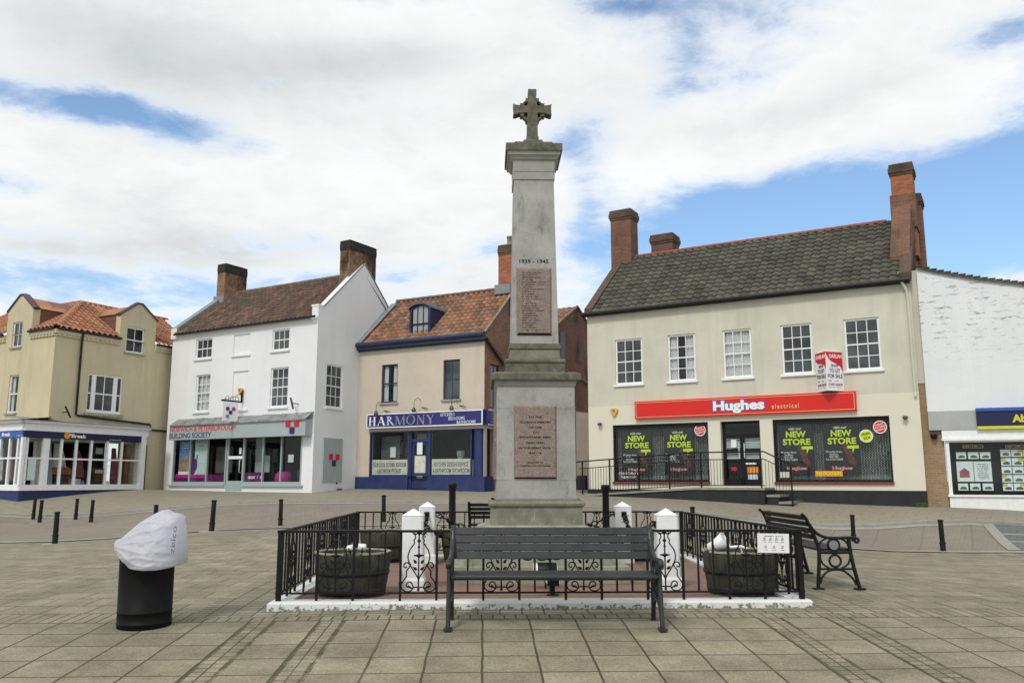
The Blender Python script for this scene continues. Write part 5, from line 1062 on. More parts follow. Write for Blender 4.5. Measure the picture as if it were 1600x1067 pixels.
mb = MB(Mk@Matrix.Translation((kL+1.5, .35, zs0+.72))); mb.box(0, .75, 0, .5, 0, .68); tag(mb.build('cooker', 'plinth_black', bevel=.02), 'dark box shaped cooker beside the oven display', 'cooker')
flatq(K_.M, ((kD0+kD1)/2-.14, zd0+1.35, (kD0+kD1)/2+.12, zd0+1.95), 'card', 'door_notice', None, 'tall white notice on the blue shop door', 'notice', y=.085)
q = flatq(K_.M, (kD0+.22, zd0+.63, kD1-.22, zd0+1.3), 'cream_cloth', 'door_poster', None, 'pale cream poster across the lower glass of the blue door', 'poster', y=.106)
mb = MB(Mk@Matrix.Translation((kD1+.55, .9, zs0+.6))); mb.box(-.5, .9, 0, .5, 0, .06); mb.box(-.5, -.44, 0, .5, -.6, 0); mb.box(.84, .9, 0, .5, -.6, 0); q = tag(mb.build('display_table', 'cream_cloth'), 'cream display table in the right kitchen shop window', 'table')
mb = MB(Mk@Matrix.Translation((kD1+.75, 1.1, zs0+.68))); mb.lathe([(.10, 0), (.16, .18), (.17, .34)], 14); tag(mb.build('bowl', 'card'), 'white bowl on the cream display table', 'bowl')
# kitchen sign
KF_ = -.20; x0, x1 = K_.hit(572.8, 658, KF_)[0], K_.hit(748.6, 650, KF_)[0]; x1 = max(x1, KL+.05); kz0 = (K_.hit(573, 669.5, KF_)[1]+K_.hit(748.4, 663.5, KF_)[1])/2; kz1 = (K_.hit(572.7, 648, KF_)[1]+K_.hit(748.4, 638.5, KF_)[1])/2
ks = thing('kitchen_sign', 'royal blue fascia sign with large silver serif lettering and white frame', 'sign', K_.w(x0, 0, kz0), K_.rz)
mb = MB(K_.M); mb.box(x0, x1, KF_+.01, -.003, kz0, kz1); mb.build('sign_panel', 'sign_blue', ks); mb = MB(K_.M); t = .045
for q in ((x0, x1, kz0, kz0+t), (x0, x1, kz1-t, kz1), (x0, x0+t, kz0+t, kz1-t), (x1-t, x1, kz0+t, kz1-t)): mb.box(q[0], q[1], KF_-.02, KF_+.02, q[2], q[3])
mb.build('white_frame', 'white_paint', ks)
mb = MB(SK.M); mb.box(.02, g0+.0, -.16, -.02, kz0+.02, kz1-.0); mb.build('side_board', 'sign_blue', ks); mb = MB(SK.M); mb.box(.02, g0, -.18, -.155, kz0, kz0+.03); mb.box(.02, g0, -.18, -.155, kz1-.03, kz1); mb.build('side_frame', 'white_paint', ks)
scribble(SK.M@Matrix.Translation((0, -.16, 0)), (.1, kz0+.08, g0-.1, kz1-.08), [.4, .8, .3, .7], 'silver_dim', ks, seed=9)
# serif letters
def serif(word, M, x0, x1, z0, z1, mats, parent):
    H_ = z1-z0; wds = {'H': .82, 'A': .80, 'R': .78, 'M': 1.02, 'O': .86, 'N': .86, 'Y': .78}; tot = sum(wds[c] for c in word)+.05*(len(word)-1); kx_ = (x1-x0)/tot; x = x0
    T_, t_2, sf = .135, .055, .035
    for c, mt_ in zip(word, mats):
        wd = wds[c]; P_ = []
        def stroke(ax, az_, bx, bz, th): dx = th/2; P_.append([(ax-dx, az_), (ax+dx, az_), (bx+dx, bz), (bx-dx, bz)])
        def ser(cx, z, wv=.15): P_.append([(cx-wv, z), (cx+wv, z), (cx+wv, z+sf), (cx-wv, z+sf)])
        if c == 'H': stroke(.2, 0, .2, 1, T_); stroke(wd-.2, 0, wd-.2, 1, T_); P_.append([(.2, .48), (wd-.2, .48), (wd-.2, .48+t_2), (.2, .48+t_2)]); [ser(q, z) for q in (.2, wd-.2) for z in (0, 1-sf)]
        if c == 'A': stroke(.1, 0, .41, 1, t_2); stroke(.68, 0, .39, 1, T_); P_.append([(.2, .33), (.6, .33), (.58, .33+t_2), (.22, .33+t_2)]); ser(.1, 0, .1); ser(.68, 0, .13)
        if c == 'R':
            stroke(.2, 0, .2, 1, T_); ser(.2, 0); ser(.12, 1-sf, .08); pts = [(.2+.32*math.cos(t), .745+.255*math.sin(t)) for t in [math.pi/2-math.pi*i/10 for i in range(11)]]; pi = [(.2+.19*math.cos(t), .745+.20*math.sin(t)) for t in [math.pi/2-math.pi*i/10 for i in range(11)]]
            for i in range(10): P_.append([pi[i], pi[i+1], pts[i+1], pts[i]])
            stroke(.70, 0, .36, .52, T_); ser(.72, 0, .1)
        if c == 'M': stroke(.13, 0, .17, 1, t_2); stroke(.50, 0, .17, 1, T_); stroke(.50, 0, .84, 1, t_2); stroke(.88, 0, .84, 1, T_); ser(.13, 0, .1); ser(.88, 0, .13); ser(.12, 1-sf, .08); ser(.9, 1-sf, .08)
        if c == 'O':
            for i in range(28):
                a, b = 2*math.pi*i/28, 2*math.pi*(i+1)/28; o_ = lambda t: (.43+.41*math.cos(t), .5+.52*math.sin(t)); n_2 = lambda t: (.43+.29*math.cos(t), .5+.47*math.sin(t)); P_.append([n_2(a), n_2(b), o_(b), o_(a)])
        if c == 'N': stroke(.15, 0, .15, 1, t_2); stroke(.70, 0, .15, 1, T_); stroke(.70, 0, .70, 1, t_2); ser(.15, 0, .11); ser(.10, 1-sf, .09); ser(.70, 1-sf, .11)
        if c == 'Y': stroke(.4, 0, .4, .48, T_); stroke(.4, .45, .1, 1, T_); stroke(.4, .45, .68, 1, t_2); ser(.4, 0); ser(.1, 1-sf, .12); ser(.68, 1-sf, .1)
        mb = MB(M); 
        for j, poly in enumerate(P_): mb.prism([(x+p[0]*kx_, z0+p[1]*H_) for p in poly], -.03-.0007*j, -.001)
        mb.build('letter', mt_, parent); x += (wd+.05)*kx_
lk = lambda px: K_.hit(px, 655, KF_)[0]; hk = kz1-kz0; Mks = K_.M@Matrix.Translation((0, KF_+.01, 0))
serif('HARMONY', Mks, lk(575.5), lk(679.5), kz0+.10, kz1-.12, ['text_white']*2+['silver_letter']+['silver_dim']*4, ks)
for i, (s_, a, b) in enumerate((('KITCHENS', 688, 710.5), ('BEDROOMS', 700.5, 726), ('BATHROOMS', 713.5, 743))): text(s_, Mks, (lk(a), kz1-hk*(.36+i*.27), lk(b), kz1-hk*(.14+i*.27)), 'silver_letter', ks, bold=.02)
# sign lamps
for i, px in enumerate((588, 647, 706)):
    u, z = K_.hit(px, [645, 640, 637][i], -.4); M = K_.M@Matrix.Translation((u, 0, z)); mb = MB(M@Matrix.Translation((0, -.42, 0))); mb.lathe([(.02, .10), (.05, .08), (.085, 0), (.09, -.07), (.06, -.10)], 14)
    o = tag(mb.build('sign_lamp', 'lead_dark'), ['swan neck lamp over the first letters of the blue kitchen sign', 'swan neck lamp over the middle of the blue kitchen sign', 'swan neck lamp over the small lettering of the blue kitchen sign'][i], 'lamp', 'lamps over the kitchen sign'); mb = MB(M); mb.tube([(0, -.42, .12), (0, -.40, .35), (.02, -.2, .48), (.04, 0, .40)], .012, 5); mb.tube([(.1, -.02, .12), (.45, -.1, .04)], .016, 5); mb.build('lamp_arm', 'black_metal', o)
# ---------------------------------------------------------------- ochre corner shop at the left
A0 = Vector((-17.81, 32.5, 0)); ru = Vector((.464, .886, 0)); lu = Vector((-.868, .496, 0))
BR_ = Wall((A0.x, A0.y), tuple((A0+ru*7)[:2])); BL_ = Wall(tuple((A0+lu*8)[:2]), (A0.x, A0.y)); BZ = 7.58
ob = thing('corner_shop', 'ochre painted corner building with orange pantile roof and glazed shopfront', 'building', (A0.x, A0.y, g(A0.x, A0.y)), BR_.rz)
wA = BR_.rect(136.5, 586, 190, 646); wB = BR_.rect(197, 512, 225.5, 552); wC = BL_.rect(12.5, 586, 26, 645); wD = BL_.rect(22, 503, 33, 542)
wC = (wC[0], wC[1], wC[2]+.05, wC[3]); wD = (wD[0]-.12, wD[1], wD[2]+.05, wD[3])
def gabwall(W, w0, pk, shl, shr, L):
    g0_, g1_ = W.hit(shl[0], 528)[0], W.hit(shr[0], 528)[0]; zpk = W.hit(*pk)[1]; upk = (g0_+g1_)/2; zs = (W.hit(*shl)[1]+W.hit(*shr)[1])/2
    return g0_, g1_, zpk, upk, zs
gR = gabwall(BR_, wB, (216, 475.5), (187, 492), (243, 499), 7); gL = list(gabwall(BL_, wD, (31, 463), (9.5, 489), (48, 480), 8))
for W, L, holes, gg, dw in ((BR_, 7, [wA, wB], gR, wB), (BL_, 8, [wC, wD], gL, wD)):
    mb = MB(W.M); cut = [(h[0], h[1], h[2], h[3]) for h in holes]; wall_grid(mb, 0, L, -1, BZ, cut[:1]+[cut[1][:2]+(cut[1][2], BZ)]+[((.15, 1.0, 4.6, 3.2, .01) if W is BR_ else (L-4.6, 1.0, L-.15, 3.2, .01))])
    a, b, zp2, up2, zs2 = gg
    # gable part above the eaves round the window
    h = dw; mb.face([(a, 0, BZ), (h[0], 0, BZ), (h[0], 0, zs2), (a, 0, zs2)]); mb.face([(h[2], 0, BZ), (b, 0, BZ), (b, 0, zs2), (h[2], 0, zs2)])
    if h[3] < zs2: mb.face([(h[0], 0, h[3]), (h[2], 0, h[3]), (h[2], 0, zs2), (h[0], 0, zs2)])
    mb.face([(a, 0, zs2), (b, 0, zs2), (up2+.12, 0, zp2), (up2-.12, 0, zp2)]); mb.face([(h[0], 0, BZ), (h[0], .14, BZ), (h[0], .14, h[3]), (h[0], 0, h[3])]); mb.face([(h[2], 0, BZ), (h[2], .14, BZ), (h[2], .14, h[3]), (h[2], 0, h[3])]); mb.face([(h[0], 0, h[3]), (h[2], 0, h[3]), (h[2], .14, h[3]), (h[0], .14, h[3])])
    mb.face([(a, 0, BZ-.05), (a, .3, BZ-.05), (a, .3, zs2), (a, 0, zs2)]); mb.face([(b, 0, BZ-.05), (b, .3, BZ-.05), (b, .3, zs2), (b, 0, zs2)]); mb.face([(a, .3, BZ), (b, .3, BZ), (b, .3, zs2), (up2, .3, zp2), (a, .3, zs2)])
    mb.build('wall', 'wall_break', ob)
    # gabled half roof behind
    mb = MB(W.M); zr_ = zp2-.06
    mb.face([(a-.04, .02, zs2), (up2, .02, zr_+.04), (up2, 3.0, zr_+.04), (a-.04, 3.0, zs2)]); mb.face([(up2, .02, zr_+.04), (b+.04, .02, zs2), (b+.04, 3.0, zs2), (up2, 3., zr_+.04)]); mb.build('dormer_roof', 'tiles_break', ob)
    mb = MB(W.M); mb.face([(a+.02, .3, BZ-.2), (a+.02, 2.4, BZ-.2), (a+.02, 2.4, zs2), (a+.02, .3, zs2)]); mb.face([(b-.02, .3, BZ-.2), (b-.02, 2.4, BZ-.2), (b-.02, 2.4, zs2), (b-.02, .3, zs2)]); mb.build('dormer_cheek', 'brick_dark', ob)
    mb = MB(W.M); mb.tube([(a-.07, .1, zs2-.02), (up2-.1, .1, zp2+.05), (up2+.1, .1, zp2+.05), (b+.07, .1, zs2-.02)], .1, 6, rs=[(.17, .06)]*4, flat=(0, 1, 0)); mb.build('dormer_coping', 'purple_coping', ob)
    segs = [(0, a), (b, L)]
    for s0, s1 in segs:
        if s1 <= s0: continue
        mb = MB(W.M)
        mb.box(s0-(.06 if s0 == 0 and W is BR_ else 0), s1, -.09, -.003, BZ-.20, BZ-.05); mb.box(s0, s1, -.05, -.003, BZ-.30, BZ-.20)
        x = s0+.05
        while x < s1-.1: mb.box(x, x+.10, -.075, -.05, BZ-.29, BZ-.201); x += .21
        mb.build('dentil_cornice', 'wall_break', ob)
    mb = MB(W.M); 
    for s0, s1 in segs: mb.tube([(s0, -.14, BZ-.02), (s1, -.14, BZ-.02)], .05, 6)
    mb.build('gutter', 'gutter_black', ob)
mb = MB(BR_.M); mb.face([(7, 0, -1), (7, 5, -1), (7, 5, BZ), (7, 0, BZ)]); mb.face([(0, 6, -1), (7, 6, -1), (7, 6, BZ), (0, 6, BZ)]); mb.build('side_wall', 'wall_break', ob)
sash(ob, BR_, (wB[0], wB[1], wB[2], wB[3]), 2, 2, fr=.06, silm='sill_stone'); sash(ob, BL_, wD, 2, 2, fr=.05, silm='sill_stone'); sash(ob, BL_, wC, 1, 2, fr=.05, silm='sill_stone', curtain='pair')
a, c, b, d = wA; mb = MB(BR_.M); y = .03; k1, k2 = a+(b-a)*.17, a+(b-a)*.81
for q in ((a, a+.04, c, d), (k1-.09, k1+.10, c, d), (k2-.10, k2+.09, c, d), (b-.04, b, c, d)): mb.box(q[0], q[1], y, y+.1, q[2], q[3])
mb.box(a+.04, b-.04, y+.005, y+.095, c, c+.12); mb.box(a+.04, b-.04, y+.005, y+.095, d-.07, d); zm = c+(d-c)*.5; mb.box(a, b, y+.02, y+.09, zm-.025, zm+.025); xm = (k1+k2)/2; mb.box(xm-.018, xm+.018, y+.02, y+.09, c+.12, d-.07)
wn = mb.build('window', 'white_paint', ob, ); mb = MB(BR_.M); mb.box(a+.02, b-.02, y+.04, y+.05, c+.05, d-.05); mb.build('pane', 'dark_glass', wn); mb = MB(BR_.M); mb.box(a-.1, b+.1, -.08, .13, c-.12, c-.001); mb.build('sill', 'sill_stone', wn); wn['label'] = 'three part white sash window'
# main roof (hipped at the corner)
HD, HH = 2.7, 1.75; hl = math.hypot(HD, HH)
su = BR_.n*HD+Vector((0, 0, HH)); mb = MB(); pantile(mb, BR_.w(-.12, -.12, BZ+.0), BR_.u, su, 7.1, hl+.14, tw=.26, th=.30, amp=.075, lift=.032, u0f=lambda v: v*HD/hl, skip=lambda u, v: gR[0]-.02 < u-.12 < gR[1]+.02 and v < .45); r1 = mb.build('roof', 'tiles_break', ob)
su = BL_.n*HD+Vector((0, 0, HH)); mb = MB(); pantile(mb, BL_.w(.0, -.12, BZ+.0), BL_.u, su, 8.12, hl+.14, tw=.26, th=.30, amp=.075, lift=.032, u1f=lambda v: 8.12-v*HD/hl, skip=lambda u, v: gL[0]-.02 < u < gL[1]+.02 and v < .45); mb.build('left_slope', 'tiles_break', r1)
ra = A0+BR_.n*HD+BR_.u*HD*1.04; ra.z = BZ+HH+.06
mb = MB(); ridge_tiles(mb, (A0.x, A0.y, BZ+.06), ra, r=.15, step=.34); mb.build('hip_tiles', 'ridge_orange', r1)
mb = MB(); ridge_tiles(mb, ra, ra+BR_.u*4.6); ridge_tiles(mb, ra, ra-BL_.u*5.4); mb.build('ridge_tiles', 'ridge_red', r1)
mb = MB(BR_.M); mb.face([(HD, HD, BZ+HH), (7, HD, BZ+HH), (7, 2*HD, BZ), (HD, 2*HD, BZ)][::-1]); mb.build('back_slope', 'tiles_break', r1)
mb = MB(BR_.M); u = gR[0]-.35
for i in range(16): mb.box(u+rnd.uniform(-.3, .3), u+rnd.uniform(.32, .55), .35+i*.09, .55+i*.09, BZ+.2+i*.058, BZ+.25+i*.058+rnd.uniform(0, .06))
mb.build('broken_flashing', 'mortar_pale', r1)
# pipes
up_ = BR_.hit(124, 560)[0]; zb_ = BR_.hit(110, 646)[1]; ue_ = BR_.hit(232, 665)[0]
mb = MB(BR_.M); mb.tube([(up_, -.14, BZ-.06), (up_, -.08, BZ-.35), (up_, -.08, zb_), (up_+.06, -.08, zb_-.06), (ue_, -.08, zb_-.22), (ue_+.1, -.08, zb_-.45), (6.9, -.08, zb_-.50)], .045, 8); mb.build('drainpipe', 'gutter_black', ob)
bracket_stub(BR_, 98, 644, 'black metal bracket on the ochre wall above the corner of the shopfront')
# projecting shopfront
C0 = Vector((-17.96, 31.23, 0)); SRW = Wall((C0.x, C0.y), tuple((C0+ru*5.28)[:2])); SLW = Wall(tuple((C0+lu*6)[:2]), (C0.x, C0.y))
gz1, gz0 = SRW.hit(130, 687)[1], SRW.hit(130, 757.5)[1]; fz1, fz0 = SRW.hit(40, 672)[1], SRW.hit(130, 687)[1]; cz = SRW.hit(33, 656)[1]; pz = SRW.hit(60, 766)[1]
for W, L in ((SRW, 5.28), (SLW, 6)):
    mb = MB(W.M); mb.box(0, L, 0.0, .12, -1, pz); mb.build('plinth', 'navy' if W is SRW else 'shop_blue', ob)
    mb = MB(W.M); mb.box(-.02 if W is SRW else 0, L+(.02 if W is SLW else 0), -.05, .2, pz, gz0+.02); mb.build('window_sill', 'white_paint', ob)
    mb = MB(W.M); mb.box(0, L-(0.18 if W is SRW else 0), -.06, .15, fz0, fz1); o = mb.build('name_board', 'sign_navy' if W is SRW else 'bright_blue', ob)
    mb = MB(W.M); e0 = .10 if W is SRW else 0; e1 = 0.0 if W is SRW else .10
    mb.box(-e0*0, L+.1*(W is SRW), -.08, .3, fz1, fz1+.28); mb.box(-e0, L+.15*(W is SRW)+e1, -.20, .3, fz1+.28, fz1+.36); mb.box(-e0*1.8, L+.2*(W is SRW)+e1*1.8, -.28, .3, fz1+.36, cz); mb.build('cornice', 'white_paint', ob)
    mb = MB(W.M); mb.face([(-.2, -.29, cz+.015), (L+.2, -.29, cz+.015), (L+.2, 1.3, cz+.22), (-.2, 1.3, cz+.22)]); mb.build('lead_roof', 'lead_roof_old', ob)
    ml = [SRW.hit(x, 730)[0] for x in (39.5, 93.8, 117.2, 140.8, 165.8, 188.6)] if W is SRW else [SLW.hit(x, 730)[0] for x in (24.5, 11.5, -3, -20)]
    mb = MB(W.M)
    for m_2 in ml: mb.box(m_2-.045, m_2+.045, -.01, .08, gz0, gz1)
    if W is SRW: u = SRW.hit(69.5, 730)[0]; mb.box(u-.13, u+.13, -.02, .1, gz0, gz1); mb.box(-.06, .06, -.06, .06, gz0, fz0); mb.box(5.05, 5.28, -.10, .3, -1, fz1)
    zt_ = SRW.hit(130, 717.5)[1]; mb.box(0, L-.2*(W is SRW), .0, .07, zt_-.03, zt_+.03); fo = mb.build('shop_window', 'white_paint', ob)
    mb = MB(W.M); mb.box(.03, L-.1, .04, .046, gz0, gz1+.0); mb.build('pane', 'shop_glass', fo)
mb = MB(SRW.M); mb.box(5.16, 5.28, .3, 1.0, -1, fz1+.3); mb.build('return_wall', 'wall_break', ob)
room(ob, SRW, (.6, gz0-.02, 4.9, gz1+.1), 4.6, 'interior_dark', y=2.0, pad=0); mb = MB(SRW.M); mb.box(.1, 5.1, .1, 1.6, gz0-.05, gz0); mb.build('display_shelf', 'interior_pale', ob)
mb = MB(SRW.M); mb.box(.1, 5.1, .16, 5.0, gz1+.02, gz1+.05); mb.build('shop_ceiling', 'interior_pale', ob)
nbrd = [o for o in scn.objects if o.name.startswith('name_board')]
bk = [o for o in nbrd if o.data.materials[0].name.startswith('Material') or True]
Mb = SRW.M@Matrix.Translation((0, -.06, 0)); lb = lambda px: SRW.hit(px, 681, -.06)[0]; hb_ = fz1-fz0
text('Break', Mb, (lb(112), fz0+hb_*.22, lb(135), fz0+hb_*.80), 'text_white', ob, bold=.03)
text('the gigantic charity', Mb, (lb(171.5), fz0+hb_*.1, lb(190), fz0+hb_*.28), 'text_white', ob)
mb = MB(Mb); u = lb(105); mb.prism([(u+.14*math.cos(t), fz0+hb_*.5+.14*math.sin(t)*.9) for t in [6.2832*i/9 for i in range(9)]], -.012, -.001); mb.build('sign_flower', 'orange', ob); mb = MB(Mb); mb.box(u+.08, u+.18, -.014, -.001, fz0+hb_*.6, fz0+hb_*.78); mb.build('sign_dot', 'card', ob)
Ml = SLW.M@Matrix.Translation((0, -.06, 0)); text('Break', Ml, (SLW.hit(3, 681, -.06)[0], fz0+hb_*.22, SLW.hit(16, 681, -.06)[0], fz0+hb_*.75), 'text_white', ob, bold=.03)
text('the gigantic charity', Ml, (SLW.hit(26, 681, -.06)[0], fz0+hb_*.15, SLW.hit(36, 681, -.06)[0], fz0+hb_*.3), 'text_white', ob)
# goods in the window
def good(name, px0, py0, px1, py1, off, th, m_, lab, cat, shape='box', bev=.01):
    a, c, b, d = SRW.rect(px0, py0, px1, py1, off); mb = MB(SRW.M)
    if shape == 'box': mb.box(a, b, off, off+th, c, d)
    elif shape == 'round': mb.lathe([(.3*(b-a), c), (.5*(b-a), c+(d-c)*.35), (.42*(b-a), c+(d-c)*.7), (.2*(b-a), c+(d-c)*.85), (.25*(b-a), d)], 14, ((a+b)/2, off+th/2))
    elif shape == 'head': mb.prism([(a, c), (b, c), (b, c+(d-c)*.55), (b-(b-a)*.3, d), (a+(b-a)*.3, d), (a, c+(d-c)*.55)], off, off+th)
    elif shape == 'drape':
        k = 24; mb.grid([[(a+(b-a)*(j/k)*(f), off+.05*math.sin(j*1.3)+th*.5, z) for j in range(k+1)] for f, z in ((1.0, c), (.8, (c+d)/2), (.45, d))])
    return tag(mb.build(name, m_, bevel=bev if shape == 'box' else 0), lab, cat)
good('notice', 43, 716, 55.5, 750, .02, .01, 'poster_pale', 'white notice sheet with a red spot in the ochre shop window', 'notice')
good('curtain', 52, 689, 80, 757, .5, .1, 'cream_cloth', 'pale cream drape hanging in the shop window near the corner', 'curtain', 'drape')
good('curtain', 70, 689, 85, 757, .3, .1, 'grey_green', 'grey green drape beside the thick white window post', 'curtain', 'drape')
good('dress', 86, 693, 107, 730, .6, .2, 'cream_cloth', 'white dress on a stand in the middle of the charity window', 'dress', 'drape')
good('headboard', 82, 727, 112, 741, .7, .08, 'wood_orange', 'orange wooden headboard in the charity window', 'headboard', 'head')
good('cabinet', 92, 742, 112, 757, .8, .3, 'wood_brown', 'dark wooden cabinet below the orange headboard', 'cabinet')
good('wall_picture', 148, 698, 162.5, 711, .9, .03, 'wood_brown', 'small framed picture hanging in the charity window', 'picture'); good('picture_print', 150, 700, 160.5, 709, .885, .01, 'poster_pale', 'pale print inside the small hanging frame', 'print')
good('clothes', 117, 703, 137, 745, .9, .3, 'cloth_pink', 'rack of dark pink clothes left of the framed picture', 'clothes', 'drape')
good('cushion', 115, 748, 126, 757, .5, .3, 'cream_cloth', 'cream cushion on the window shelf', 'cushion', bev=.05); good('vase', 128, 750, 133, 757, .4, .12, 'poster_blue', 'small pale blue vase on the window shelf', 'vase', 'round')
good('chest', 146, 731, 163, 752, .8, .3, 'wood_brown', 'wooden chest of drawers under the framed picture', 'chest'); good('box_lid', 149, 734, 160, 739, .78, .02, 'cream_cloth', 'cream box resting before the wooden chest', 'box'); good('ornament', 167, 751, 171, 757, .4, .12, 'card', 'white ornament on the shelf right of the chest', 'ornament', 'round')
good('coat', 176, 700, 187, 752, .7, .2, 'cloth_pink', 'rust pink coat hanging near the right end of the charity window', 'coat', 'drape'); good('basket', 176, 750, 187, 757, .5, .3, 'wood_brown', 'brown basket below the rust pink coat', 'basket', 'round'); good('brown_cloth', 196, 712, 210, 757, .6, .2, 'wood_orange', 'orange brown cloth at the right end pane', 'cloth', 'drape')
a, c, b, d = SLW.rect(12, 716, 22, 757, .4)
for i, (x0, x1, m_, lab) in enumerate(((25, 33, 'cloth_green', 'green coat hanging in the left side window'), (12, 20, 'cloth_pink', 'pink red dress hanging in the left side window'), (-2, 5, 'cream_cloth', 'cream garment at the left edge of the photo'))):
    a, c, b, d = SLW.rect(x0, 700, x1, 750, .5); mb = MB(SLW.M); mb.grid([[(a+(b-a)*(.5+(j/16-.5)*f), .5+.04*math.sin(j*1.4), z) for j in range(17)] for f, z in ((1.2, c), (1.0, (c+d)/2), (.5, d))]); tag(mb.build('hanging_garment', m_), lab, 'garment')
# ================================================================ precinct
PZ = PFR; FZ = PZ+.05; KT = PZ+.075
PM = Matrix.Translation((PC.x, PC.y, 0))@Matrix.Rotation(TH, 4, 'Z')
def pw(x, y, z=0): return PM@Vector((x, y, z))
mb = MB(PM); o_, i_ = 2.52, 2.33
kerb_pts = lambda h, n=18: [[(-h+2*h*i/n, -h) for i in range(n)], [(h, -h+2*h*i/n) for i in range(n)], [(h-2*h*i/n, h) for i in range(n)], [(-h, h-2*h*i/n) for i in range(n)]]
ou = [p for s_ in kerb_pts(o_) for p in s_]; iu = [p for s_ in kerb_pts(i_) for p in s_]; io = [p for s_ in kerb_pts(o_-.02) for p in s_]
rows = [[(x+rnd.uniform(-.006, .006), y+rnd.uniform(-.006, .006), PZ-.3) for x, y in ou], [(x+rnd.uniform(-.006, .006), y+rnd.uniform(-.006, .006), KT-.02) for x, y in ou], [(x, y, KT+rnd.uniform(-.003, .003)) for x, y in io], [(x, y, KT) for x, y in iu], [(x, y, FZ-.05) for x, y in iu]]
mb.grid(rows, False, closed=True); tag(mb.build('monument_kerb', 'kerb_white'), 'low white painted kerb round the war memorial enclosure', 'kerb')
mb = MB(PM); mb.face([(-2.4, -2.4, FZ), (2.4, -2.4, FZ), (2.4, 2.4, FZ), (-2.4, 2.4, FZ)]); tag(mb.build('enclosure_floor', 'brick_floor'), 'reddish brick floor inside the fence', None, None, 'structure')
# ---------------------------------------------------------------- war memorial
MX = .065; MC = pw(MX, 0); D0 = MC.y
mon = thing('war_memorial', 'tall grey stone war memorial column topped by a small carved cross', 'memorial', (MC.x, MC.y, FZ), TH)
MM = Matrix.Translation((MC.x, MC.y, 0))@Matrix.Rotation(TH, 4, 'Z')
def TT(py): return math.tan(PITCH+math.atan((533.5-py)/FPX))
def lev(py, wpx):
    hw_ = .5
    for _ in range(8):
        D = D0-hw_; z = EYE+D*TT(py); ax = D*math.cos(PITCH)+(z-EYE)*math.sin(PITCH); hw_ = wpx/FPX*ax/2
    return z, hw_
def blk(name, m, levels, bevel=.008, parent=None):
    mb = MB(MM)
    for (z0, h0), (z1, h1) in zip(levels, levels[1:]):
        if abs(z1-z0) < 1e-5: continue
        mb.frus(0, 0, z0, z1, h0, h0, h1, h1)
    return mb.build(name, m, parent or mon, bevel=bevel)
L = lambda *a: [lev(*q) for q in a]
zb_, hb0 = lev(820, 145)
blk('base_step', 'stone_step', [(FZ-.02, 1.0), (.758, 1.0)], .012); blk('base_step', 'stone_step', [(.757, .84), (zb_-.20, .84)], .012)
blk('top_step', 'stone_step', [(zb_-.201, .70), (zb_-.055, .70), (zb_-.002, hb0+.01)], .01)
z1, h1 = lev(792.5, 145); blk('plinth_block', 'stone_lichen', [(zb_-.001, hb0), (z1, hb0-.005)], .012)
z2, h2 = lev(779, 127)
mb = MB(MM); prof = [(hb0+.0, z1+.001), (hb0+.022, z1+.02), (hb0+.028, z1+.045), (hb0+.015, z1+.068), (hb0-.012, z1+.075), (h2+.05, z1+.09), (h2+.015, z2-.01), (h2, z2)]
for (ra, za), (rb, zc_) in zip(prof, prof[1:]): mb.frus(0, 0, za, zc_, ra, ra, rb, rb)
mb.build('torus_moulding', 'stone_lichen', mon)
z3, h3 = lev(604, 121); _, hd = lev(770, 124.5)
mj = [z2, z2+(z3-z2)*.16, z2+(z3-z2)*.80, z3]
mb = MB(MM)
for a, b in zip(mj, mj[1:]):
    f0, f1 = (a-z2)/(z3-z2), (b-z2)/(z3-z2); mb.frus(0, 0, a+.002, b-.002, hd+(h3-hd)*f0, hd+(h3-hd)*f0, hd+(h3-hd)*f1, hd+(h3-hd)*f1)
mb.frus(0, 0, z2, z3, hd-.006, hd-.006, h3-.006, h3-.006); mb.build('die', 'marble', mon, bevel=.004)
z4, h4 = lev(595, 130); z5, h5 = lev(594.5, 141); z6, _ = lev(584, 141)
mb = MB(MM); pr = [(h3, z3), (h3+.012, z3+.012), (h3+.02, z3+.035), (h4-.01, z4-.012), (h4, z4)]
for (ra, za), (rb, zc_) in zip(pr, pr[1:]): mb.frus(0, 0, za, zc_, ra, ra, rb, rb)
mb.build('cornice_moulding', 'marble', mon); zz6 = max(z6, z4+.085)
blk('cornice_slab', 'stone_top', [(z4+.001, h5-.01), (z4+.02, h5), (zz6, h5), (zz6+.025, h5-.06)], .006)
s1, q1 = lev(568, 92); blk('upper_plinth', 'stone_top', [(zz6+.024, q1), (s1, q1)], .01)
s2, q2 = lev(560, 90); mb = MB(MM)
for (ra, za), (rb, zc_) in zip([(q2, s1), (q2+.018, s1+.015), (q2+.022, s1+.035), (q2+.008, s2-.005), (q2-.03, s2)], [(q2+.018, s1+.015), (q2+.022, s1+.035), (q2+.008, s2-.005), (q2-.03, s2), (q2-.04, s2+.01)]): mb.frus(0, 0, za, zc_, ra, ra, rb, rb)
mb.build('upper_torus', 'stone_top', mon)
s3, q3 = lev(547, 78); blk('neck_block', 'stone_lichen', [(s2+.0, q3), (s3, q3)], .006)
s4, q4 = lev(537.5, 80.5); blk('ledge', 'stone_top', [(s3+.0005, q4-.015), (s3+.02, q4), (s4, q4), (s4+.015, q4-.03)], .004)
a0, b0_ = lev(535, 74.5); a1, b1_ = lev(281, 62)
mb = MB(MM); mb.frus(0, 0, s4, a1, b0_, b0_, b1_, b1_); mb.build('shaft', 'marble', mon, bevel=.006)
c0, d0 = lev(277.5, 64); c1, d1 = lev(269.5, 64); c2, d2 = lev(251, 62.5)
